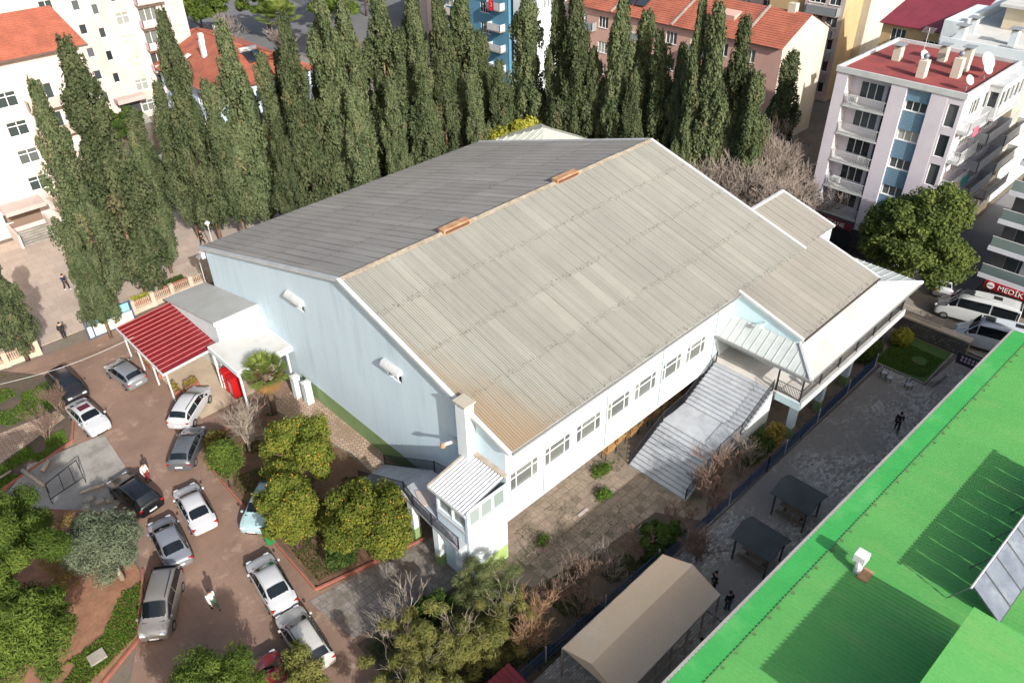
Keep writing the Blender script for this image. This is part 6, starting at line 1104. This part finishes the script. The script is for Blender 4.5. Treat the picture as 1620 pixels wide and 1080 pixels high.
grass('bed_grass', 'patchy grass between garden walk and concrete pad', [(-4, 54), (1.4, 55.6), (6.6, 57.6), (6.0, 55), (0, 52.8)], 5000, .1, 'grass_leaf', clump=.4); grass('soil_weeds', 'green weeds at the bottom of the red soil bed', [(-1.6, 33.4), (2.8, 35), (4.6, 38.5), (3.4, 38.6), (1.4, 36.4), (-1.8, 36)], 5000, .1, 'grass_leaf', clump=.35); grass('orchard_weeds', 'weeds under the orange trees', [(12.4, 30.8), (19, 29.2), (20, 38), (18.4, 47), (14, 47), (12.7, 44)], 12000, .09, 'bush_leaf', clump=.5)
grass('bed_weeds', 'weeds in the shaded shrub bed', [(11.6, 17), (32, 17.2), (26, 20), (21.5, 21), (19.4, 24), (11.8, 25)], 12000, .1, 'bush_leaf', clump=.45); grass('dry_weeds', 'dry grass tufts on the red soil', [(-6, 40), (4, 40), (4.4, 46), (3, 48.6), (-6, 48.6)], 5000, .1, 'dry_leaf', clump=.5); grass('yard_weeds', 'weeds in the joints of the sunlit yard', [(22.4, 20.5), (33, 19.5), (44, 17.3), (44, 19), (33, 25), (22.4, 25)], 3500, .05, 'bush_leaf', .02, .55)
# ---------------------------------------------------------------- fences, yard things
mat('fence_stone', (186, 172, 152), (168, 154, 136), 0.8, 0.9, 0.1); mat('picket', (176, 152, 128), (158, 134, 112), 1.0, 0.8, 0.1); mat('fence_blue', (52, 78, 112), (44, 70, 102), 1.0, 0.6, 0.1)
def picket_fence(label, a, b, n, m_p, m_b, gapstep=.17, h=1.25):
    A, B = Vector((*a, 0)), Vector((*b, 0)); t = thing('picket_fence', label, 'fence', tuple((A + B) / 2)); d = (B - A).normalized(); nn = Vector((-d.y, d.x, 0)); L = (B - A).length
    mb = MB(); mb.prism([(A - nn * .12)[:2], (B - nn * .12)[:2], (B + nn * .12)[:2], (A + nn * .12)[:2]], -.05, .42); mb.build('low_wall', m_b, t)
    for k in range(n + 1):
        p = A.lerp(B, k / n); MB().box(p.x - .2, p.x + .2, p.y - .2, p.y + .2, -.05, h + .15).build('pillar', m_b, t)
        if k < n:
            q = A.lerp(B, (k + 1) / n); c = int((q - p).length / gapstep); mb = MB()
            for j in range(2, c - 1): r = p.lerp(q, j / c); mb.box(r.x - .035, r.x + .035, r.y - .02, r.y + .02, .44, h)
            for z in (.55, h - .15): mb.bar(p + d * .22 + Vector((0, 0, z)), q - d * .22 + Vector((0, 0, z)), .05)
            o = mb.build('picket_panel', m_p, t); o['kind'] = 'stuff'
    return t
picket_fence('tan picket fence on a low wall beside the white annex', (16.9, 68.4), (24.6, 68.8), 4, MATS['picket'], MATS['fence_stone']); picket_fence('tan picket fence on a low wall at the left picture edge', (-9, 69.2), (8.4, 68.2), 7, MATS['picket'], MATS['fence_stone'])
nb_ = thing('notice_board', 'wide white notice board with aqua panels and blue frame by the gate', 'notice board', (14.4, 67.2, 0))
MB().box(12.4, 16.4, 67.2, 67.28, .1, 1.25).build('lower_panel', mat('banner_white', (206, 204, 192), (190, 190, 176), 1.2, .7, .12), nb_); MB().box(12.7, 14.5, 67.16, 67.2, 1.3, 2.1).build('aqua_panel', mat('aqua', (122, 178, 182), (140, 190, 192), 1.5, .4), nb_); MB().box(14.6, 16.3, 67.16, 67.2, 1.3, 2.1).build('aqua_panel', MATS['aqua'], nb_)
for x in (12.35, 12.85, 16.45): MB().box(x - .05, x + .05, 67.1, 67.3, 0, 2.2).build('post', MATS['fence_blue'], nb_)
for z in (.06, 1.27, 2.16): MB().box(12.4, 16.4, 67.15, 67.24, z - .04, z + .04).build('rail', MATS['fence_blue'], nb_)
def blue_fence(label, pts, n):
    t = thing('mesh_fence', label, 'fence', (*pts[0], 0)); mb = MB()
    for (a, b) in zip(pts[:-1], pts[1:]):
        A, B = Vector((*a, 0)), Vector((*b, 0)); c = int((B - A).length / .12)
        for j in range(c): p = A.lerp(B, j / c); mb.bar(p + Vector((0, 0, .15)), p + Vector((0, 0, 1.25)), .022)
        for z in (.2, .7, 1.2): mb.bar(A + Vector((0, 0, z)), B + Vector((0, 0, z)), .04)
        k = max(1, int((B - A).length / 2.2))
        for j in range(k + 1): p = A.lerp(B, j / k); MB().box(p.x - .035, p.x + .035, p.y - .035, p.y + .035, 0, 1.45).build('post', MATS['light_iron'] if j % 2 else MATS['fence_blue'], t)
    o = mb.build('mesh', MATS['fence_blue'], t); o['kind'] = 'stuff'
blue_fence('long blue mesh fence between yard and cobbles', [(28.4, 16.6), (40, 16.4), (56.6, 16.5)], 1); blue_fence('short blue mesh fence behind the canvas pavilion', [(16, 17.3), (28.2, 16.9)], 1)
# stone retaining wall with pale railing by the road
rw = thing('stone_wall', 'rough dark stone retaining wall with pale railing beside the road', 'wall', (63.6, 15, 0)); rs_ = random.Random(3)
mat('rubble', (112, 106, 98), (88, 84, 78), 1.5, .95, .2, rnd=.25, bump=.5); MB().box(63.3, 63.9, 11.9, 18.2, -.1, 1.35).build('core', MATS['rubble'], rw); MB().box(63.2, 64.0, 11.85, 18.25, 1.36, 1.5).build('coping', MATS['fence_stone'], rw)
sm = [MB().ball((0, 0, 0), .5, 6, 4, (.5, rs_.uniform(.8, 1.1), rs_.uniform(.6, .85))).mesh('stone', MATS['rubble']) for _ in range(4)]
for i in range(17):
    for j in range(5): o = inst('stone', rs_.choice(sm), rw, (63.3, 12.05 + i * .37 + (.18 if j % 2 else 0), .12 + j * .27), 0, (rs_.uniform(.3, .4), rs_.uniform(.36, .46), rs_.uniform(.32, .44)))
railing(rw, [(63.6, 14.4, 1.5), (63.6, 16.3, 1.5), (63.6, 18.2, 1.5)], .85, MATS['fence_stone'], .16, r=.03)
tag(MB().tube([(57.4, 12.3, .28), (59.2, 12.0, .28)], .26, 10).build('concrete_pipe', MATS['kerb_grey']), 'pale concrete pipe section lying at the lawn corner', 'pipe')
bs = MB().box(61.2, 61.3, 9.4, 12.0, .5, 1.5).build('dark_banner', mat('banner_dark', (52, 52, 60), (44, 44, 52))); tag(bs, 'dark banner with two rows of pale lettering by the stone wall', 'banner')
for k in range(2):
    for j in range(7): MB().box(61.17, 61.195, 11.5 - j * .28, 11.68 - j * .28, 1.12 - k * .3, 1.32 - k * .3).build('letter_mark', mat('letter_pink', (196, 170, 186)), bs)
def chair(label, x, y, rz):
    t = thing('garden_chair', label, 'chair', (x, y, .01), rz, 'white seats by the lawn'); k = dict(local=True)
    MB().box(-.22, .22, -.22, .22, .42, .46).build('seat', MATS['trim_white'], t, **k); MB().box(-.22, .22, .19, .23, .5, .88).build('backrest', MATS['trim_white'], t, **k)
    for a in (-.2, .2):
        for b in (-.19, .19): MB().box(a - .02, a + .02, b - .02, b + .02, 0, .42 if b < 0 else .9).build('leg', MATS['black_iron'], t, **k)
chair('white seated chair by the lawn, nearest the blue fence', 56.0, 15.5, .4); chair('white seated chair by the lawn, beside the first', 55.7, 14.9, .3); chair('white seated chair by the lawn, apart from the other two', 55.9, 13.4, -.6)
# school desks stored under the overhang
def desk(label, x, y, z, rz, flip=False):
    t = thing('school_desk', label, 'desk', (x, y, z), rz, 'desks stored under the overhang'); k = dict(local=True)
    if flip: t.rotation_euler = (math.pi, 0, rz); t.location.z = z + .76
    MB().box(-.6, .6, -.25, .25, .72, .76).build('desk_top', MATS['wood'], t, **k); MB().box(-.55, .55, -.2, .2, .5, .52).build('shelf', MATS['wood'], t, **k)
    for a in (-.52, .52):
        for b in (-.2, .2): MB().box(a - .02, a + .02, b - .02, b + .02, 0, .72).build('leg', MATS['black_iron'], t, **k)
for k in range(8):
    x = 33.4 + k * 1.32; w8 = ['first', 'second', 'third', 'fourth', 'fifth', 'sixth', 'seventh', 'eighth'][k]
    desk('wooden desk standing under the overhang, %s from the sunlit yard' % w8, x, 25.3 + .15 * (k % 2), 0, .06 * (k % 3)); desk('upturned wooden desk stacked on the %s desk from the sunlit yard' % w8, x + .05, 25.35 + .15 * (k % 2), .77, .1, True)
tag(MB().box(27.6, 28.5, 22.9, 23.1, .02, .08).build('loose_plank', MATS['pale_board']), 'short pale plank lying in the yard below the windows', 'plank')
# planters with plants under the carport edge and on the street
def planter(label, x, y, L, axis, leaf='dry_leaf', m='kerb_red', seed=1, cat='planter'):
    t = thing('planter_box', label, cat, (x, y, 0)); a, b = (L / 2, .28) if axis == 'x' else (.28, L / 2); mb = MB()
    mb.box(x - a, x + a, y - b, y - b + .05, 0, .55).box(x - a, x + a, y + b - .05, y + b, 0, .55).box(x - a, x - a + .05, y - b + .05, y + b - .05, 0, .55).box(x + a - .05, x + a, y - b + .05, y + b - .05, 0, .55); mb.build('box', MATS[m], t)
    MB().box(x - a + .05, x + a - .05, y - b + .05, y + b - .05, .1, .48).build('soil', MATS['dark_soil'], t)
    n = int(L * 260); C = np.stack([RS.uniform(-a, a, n) * .9, RS.uniform(-b, b, n) * .9, .5 + RS.uniform(0, .4, n)], 1); inst('plants', leafmesh('plants', C, RS.normal(size=(n, 3)) + np.array([0, 0, .5]), .09, MATS[leaf], RS.uniform(0, 1, n), .4), t, (0, 0, 0), world=False)
for k, y in enumerate((57.9, 59.4, 60.9)): planter('brown planter box along the carport posts, %s' % ['nearest the camera of three', 'middle of three', 'farthest of three'][k], 14.5, y, 1.3, 'y')
planter('brown planter box at the carport corner post', 14.4, 54.6, 1.2, 'y', 'dry_leaf'); planter('brown planter box inside the carport corner', 15.6, 54.2, 1.2, 'x', 'dry_leaf'); planter('long reddish planter on the street side of the picket fence', 21.6, 70.4, 2.4, 'x', 'bush_leaf'); planter('reddish planter with yellow flowers behind the notice board', 18.2, 69.8, 1.8, 'x', 'yellow_leaf'); planter('flower bed of yellow blooms behind the notice board', 16.2, 69.2, 1.8, 'x', 'yellow_leaf')
def bin_(label, x, y, rz):
    t = thing('wheelie_bin', label, 'bin', (x, y, .03), rz, 'green bins'); k = dict(local=True); mat('bin_green', (36, 120, 62), rough=.5)
    MB().add([(-.24, -.26, .06), (.24, -.26, .06), (.24, .24, .06), (-.24, .24, .06), (-.3, -.32, 1.0), (.3, -.32, 1.0), (.3, .3, 1.0), (-.3, .3, 1.0)], [(3, 2, 1, 0), (4, 5, 6, 7), (0, 1, 5, 4), (1, 2, 6, 5), (2, 3, 7, 6), (3, 0, 4, 7)]).build('tub', MATS['bin_green'], t, **k); MB().box(-.32, .32, -.35, .33, 1.0, 1.07).build('lid', MATS['bin_green'], t, bevel=.02, **k)
    for s in (-1, 1): MB().tube([(s * .26, .27, .1), (s * .32, .27, .1)], .1, 10).build('wheel', MATS['tyre'], t, **k)
bin_('green wheelie bin between the teal car and orange tree', 13.0, 36.3, .4); bin_('green wheelie bin in front of the orange tree by the white saloon', 11.9, 35.6, -.3)
tag(MB().box(0.2, 1.1, 34.8, 35.6, .05, .22).build('concrete_cover', MATS['kerb_grey'], bevel=.02), 'square pale concrete cover lying in the weeds of the soil bed', 'cover')
# lamps, cable, logs
def lamp(label, x, y, h):
    t = thing('street_lamp', label, 'street lamp', (x, y, 0), 0, 'lamps of the paved street'); MB().tube([(x, y, 0), (x, y, h)], .06, 8, .04).build('post', MATS['light_iron'], t); MB().tube([(x, y, h), (x, y, h + .12), (x, y, h + .3)], [.28, .3, .06], 12).build('lamp_shade', MATS['trim_white'], t, smooth=True); MB().tube([(x, y, h - .22), (x, y, h)], .1, 8, .16).build('globe', MATS['white_letter'], t)
lamp('white domed street lamp at the corner of the hall gable', 23.6, 67.4, 3.6); lamp('domed street lamp beyond the paved street under cypresses', 27.6, 73.6, 3.4); lamp('tall dark street lamp before the tiled house', 39, 98, 9)
cb = MB(); P0, P1 = Vector((3.0, 58.0, 5.2)), Vector((14.0, 59.5, 3.3)); cb.tube([P0.lerp(P1, k / 10) - Vector((0, 0, .5 * math.sin(math.pi * k / 10))) for k in range(11)], .018, 4); P2 = Vector((-12, 55.6, 7.2)); cb.tube([P2.lerp(P0, k / 8) - Vector((0, 0, .3 * math.sin(math.pi * k / 8))) for k in range(9)], .018, 4)
tag(cb.build('overhead_cable', MATS['light_iron']), 'thin pale overhead cable running from the left edge to the carport', 'cable')
def log(label, a, b, r): tag(MB().tube([a, tuple((Vector(a) + Vector(b)) * .5 + Vector((0, .04, 0))), b], r, 9, r * .9).build('log', MATS['pale_bark'], smooth=True), label, 'log')
log('pale log lying across the end of the concrete pad', (2.6, 53.9, .2), (3.2, 51.2, .2), .16); log('short pale log standing out from the pad rubble', (3.6, 52.8, .2), (4.3, 53.5, .35), .17); log('pale thin log by the pad near the black SUV', (4.7, 48.6, .3), (6.2, 48.2, .3), .13); log('long thin log along the left garden', (-1.5, 53.6, .2), (2.0, 54.4, .25), .09)
ff = thing('metal_frame', 'dark bent metal frame leaning over the concrete pad', 'frame', (4.4, 50.6, 0)); mb = MB()
for a, b in (((3.2, 50.4, .9), (5.6, 51.2, 1.0)), ((3.0, 49.2, .5), (5.4, 49.6, .6)), ((3.2, 50.4, .9), (3.0, 49.2, .5)), ((5.6, 51.2, 1.0), (5.4, 49.6, .6)), ((4.2, 50.7, .95), (4.0, 49.4, .55)), ((5.0, 51.0, .97), (4.8, 49.5, .58))): mb.bar(a, b, .05)
mb.build('bars', MATS['black_iron'], ff)
for x, y, h in ((3.2, 50.4, .9), (5.6, 51.2, 1.0), (3.0, 49.2, .5), (5.4, 49.6, .6)): MB().bar((x, y, 0), (x, y, h), .05).build('leg', MATS['black_iron'], ff)
for k, (x, y, s) in enumerate(((4.9, 47.7, .45), (5.4, 47.0, .38), (4.5, 47.1, .36), (5.9, 46.6, .3))): tag(MB().ball((x, y, .2), s, 7, 5, (1, .8, .6)).build('boulder', MATS['concrete']), ['largest grey boulder at the pad edge behind the olive tree', 'second boulder at the pad edge, nearer the black SUV', 'grey boulder at the pad edge, nearest the pine', 'smallest boulder by the black SUV'][k], 'boulder', 'boulders at the pad edge')
# laundry and clutter on the white apartment balconies
for k, (x, y, z, w_, h_, c, lab) in enumerate(((74.2, 19.74, 14.5, 1.2, .8, (206, 92, 112), 'pink patterned rug over a balcony rail of the white apartment'), (75.8, 19.74, 9.4, 1.6, .9, (40, 146, 140), 'teal sheet on a balcony rail of the white apartment'), (74.2, 19.74, 9.3, .9, .7, (206, 168, 140), 'peach cloth over a balcony rail of the white apartment'))):
    mb = MB(); nn = 6
    for i in range(nn): mb.quad(*[(x + w_ * j / nn, y + .04 * math.sin(j * 1.7), zz) for j, zz in ((i, z - h_), (i + 1, z - h_), (i + 1, z), (i, z))])
    tag(mb.build('hanging_cloth', mat('cloth%d' % k, c, rough=.9)), lab, 'cloth')
for k, (y, z) in enumerate(((30.4, 14.55), (28.2, 9.2), (30.2, 6.55))):
    t = thing('air_conditioner', 'white air conditioner unit on a balcony, %s' % ['top floor', 'third floor', 'second floor'][k], 'air conditioner', (FX + .3, y, z), 0, 'air conditioners of the white apartment'); MB().box(FX + .2, FX + .5, y - .4, y + .4, z, z + .6).build('housing', MATS['trim_white'], t); MB().tube([(FX + .19, y, z + .3), (FX + .198, y, z + .3)], .22, 14).build('fan_grille', MATS['grey_frame'], t)
# ---------------------------------------------------------------- people
for n_, c_ in dict(skin=(196, 150, 124), hair_dark=(34, 28, 26), cloth_black=(30, 31, 36), cloth_navy=(36, 42, 60), cloth_white=(214, 212, 208), cloth_green=(52, 78, 66), cloth_maroon=(120, 40, 52), cloth_grey=(110, 110, 112), cloth_orange=(176, 120, 72), cloth_denim=(62, 76, 98), shoe_dark=(28, 26, 26), shoe_white=(206, 206, 204)).items(): mat(n_, c_, rough=.85)
def skin_obj(name, pts, edges, m, parent, root=0):
    bm = bmesh.new(); ly = bm.verts.layers.skin.verify(); vs = []
    for i, (p, r) in enumerate(pts): v = bm.verts.new(p); v[ly].radius = (r if not hasattr(r, '__len__') else r[0], r if not hasattr(r, '__len__') else r[1]); v[ly].use_root = (i == root); vs.append(v)
    for a, b in edges: bm.edges.new((vs[a], vs[b]))
    me = bpy.data.meshes.new(name); bm.to_mesh(me); bm.free(); me.materials.append(m); o = bpy.data.objects.new(name, me); link(o, parent)
    o.modifiers.new('skin', 'SKIN').use_smooth_shade = True; s = o.modifiers.new('sub', 'SUBSURF'); s.levels = 1; s.render_levels = 1; return o
def person(label, x, y, heading, top, legs, shoe='shoe_dark', hair='hair_dark', pose='walk', z=.02, extra=None):
    t = thing('person', label, 'person', (x, y, z), math.radians(heading)); st_ = {'walk': .24, 'stand': .03}[pose]; H = {}
    arm = .2 if pose == 'walk' else .04
    J = dict(pel=((0, 0, .94), (.13, .1)), spi=((0, 0, 1.14), (.14, .1)), che=((.01, 0, 1.36), (.17, .11)), nek=((.01, 0, 1.5), .055), hd0=((.03, 0, 1.6), .082), hd1=((.03, 0, 1.7), .08))
    for s, n in ((1, 'l'), (-1, 'r')):
        f = s * st_; a = -s * arm
        J['hip' + n] = ((0, s * .1, .88), .085); J['kne' + n] = ((f * .55 + .05, s * .1, .5), .06); J['ank' + n] = ((f - .02, s * .1, .09), .042); J['toe' + n] = ((f + .14, s * .11, .04), .035)
        J['sho' + n] = ((0, s * .19, 1.41), .062); J['elb' + n] = ((a * .5 - .02, s * .25, 1.15), .045); J['wri' + n] = ((a + .08, s * .25, .92), .03); J['pal' + n] = ((a + .11, s * .25, .85), (.04, .02))
        for k, (dx, dy, L) in enumerate(((.03, -.0, .075), (.012, 0, .085), (-.006, 0, .08), (-.024, 0, .062))): J['fi%d%s' % (k, n)] = ((a + .11 + dx, s * .25, .81), .0095); J['ft%d%s' % (k, n)] = ((a + .12 + dx, s * (.25 - .012), .81 - L), .008)
        J['th0' + n] = ((a + .15, s * .25, .86), .011); J['th1' + n] = ((a + .175, s * .245, .815), .009)
    E_n = [('pel', 'spi'), ('spi', 'che'), ('che', 'nek'), ('nek', 'hd0'), ('hd0', 'hd1')]
    for n in 'lr': E_n += [('pel', 'hip' + n), ('hip' + n, 'kne' + n), ('kne' + n, 'ank' + n), ('ank' + n, 'toe' + n), ('che', 'sho' + n), ('sho' + n, 'elb' + n), ('elb' + n, 'wri' + n), ('wri' + n, 'pal' + n), ('pal' + n, 'th0' + n), ('th0' + n, 'th1' + n)] + [e for k in range(4) for e in (('pal' + n, 'fi%d%s' % (k, n)), ('fi%d%s' % (k, n), 'ft%d%s' % (k, n)))]
    def sub(name, names, grow, m, rootn):
        idx = {q: i for i, q in enumerate(names)}; pts = [(J[q][0], tuple(v + grow for v in (J[q][1] if hasattr(J[q][1], '__len__') else (J[q][1],) * 2))) for q in names]
        return skin_obj(name, pts, [(idx[a], idx[b]) for a, b in E_n if a in idx and b in idx], MATS[m], t, idx[rootn])
    sub('body', list(J), 0, 'skin', 'pel'); sub('jacket', ['pel', 'spi', 'che', 'shol', 'shor', 'elbl', 'elbr', 'wril', 'wrir'], .03, top, 'pel'); sub('trousers', ['pel', 'hipl', 'hipr', 'knel', 'kner', 'ankl', 'ankr'], .024, legs, 'pel')
    for n in 'lr': a, b = J['ank' + n][0], J['toe' + n][0]; MB().ball(((a[0] + b[0]) / 2, a[1], .055), .06, 8, 5, (2.2, .85, .9)).build('shoe', MATS[shoe], t, smooth=True, local=True)
    MB().ball((.015, 0, 1.70), .112, 10, 6, (1, .92, .95)).build('hair' if extra != 'helmet' else 'helmet', MATS[hair], t, smooth=True, local=True)
    hx = .108; MB().ball((hx + .012, 0, 1.635), .018, 6, 4).build('nose', MATS['skin'], t, smooth=True, local=True)
    for s in (-1, 1): MB().ball((hx - .004, s * .034, 1.66), .011, 6, 4).build('eye', MATS['hair_dark'], t, smooth=True, local=True); MB().ball((.03, s * .094, 1.64), .022, 6, 4, (.8, .4, 1.2)).build('ear', MATS['skin'], t, smooth=True, local=True)
    MB().box(hx - .006, hx + .004, -.022, .022, 1.588, 1.596).build('mouth', MATS['cloth_maroon'], t, local=True)
    if extra == 'backpack': MB().box(-.3, -.12, -.15, .15, 1.05, 1.45).build('backpack', MATS['cloth_black'], t, local=True, bevel=.04)
    return t
person('person in white top and dark green trousers walking across the car park', 6.95, 33.5, -80, 'cloth_white', 'cloth_green'); person('person in white and maroon jacket standing by the black SUV', 8.6, 46.6, -70, 'cloth_white', 'cloth_maroon', pose='stand'); person('person in dark tracksuit and white shoes walking on the paved street', 14.0, 77.3, -60, 'cloth_navy', 'cloth_black', 'shoe_white'); person('person with dark backpack standing near the gate on the street', 10.8, 68.9, 70, 'cloth_black', 'cloth_black', pose='stand', extra='backpack')
person('person in orange apron by the planters on the paved street', 17.4, 73.8, 20, 'cloth_black', 'cloth_orange', pose='stand'); person('person in dark clothes under the cypresses at the hall corner', 27.6, 76.2, 160, 'cloth_black', 'cloth_black'); person('person in dark clothes walking alone across the shaded cobbles', 50.5, 11.9, 200, 'cloth_black', 'cloth_black'); person('person in dark clothes by the wall of the green roofed hall', 29.9, 11.0, 120, 'cloth_black', 'cloth_black', pose='stand'); person('person in black standing at the pavilion corner', 28.4, 12.0, 60, 'cloth_black', 'cloth_denim', pose='stand'); person('person in pale clothes beside the pavilion posts', 24.7, 11.4, 90, 'cloth_white', 'cloth_grey', pose='stand'); person('person in black by the far pavilion gable', 29.0, 13.4, -40, 'cloth_black', 'cloth_black', pose='stand')
car('hatch', 'car_grey', 'grey car parked along the far street by the pines', (88, 160, .05), 40); car('hatch', 'car_black', 'black car on the far street behind the pine trunks', (97, 152, .05), 40); car('mpv', 'car_white', 'white van on the far street near the top edge', (104, 156, .05), -140, 'van')
person('person in dark coat on the far street beyond the tiled house', 72, 158, 40, 'cloth_black', 'cloth_denim')
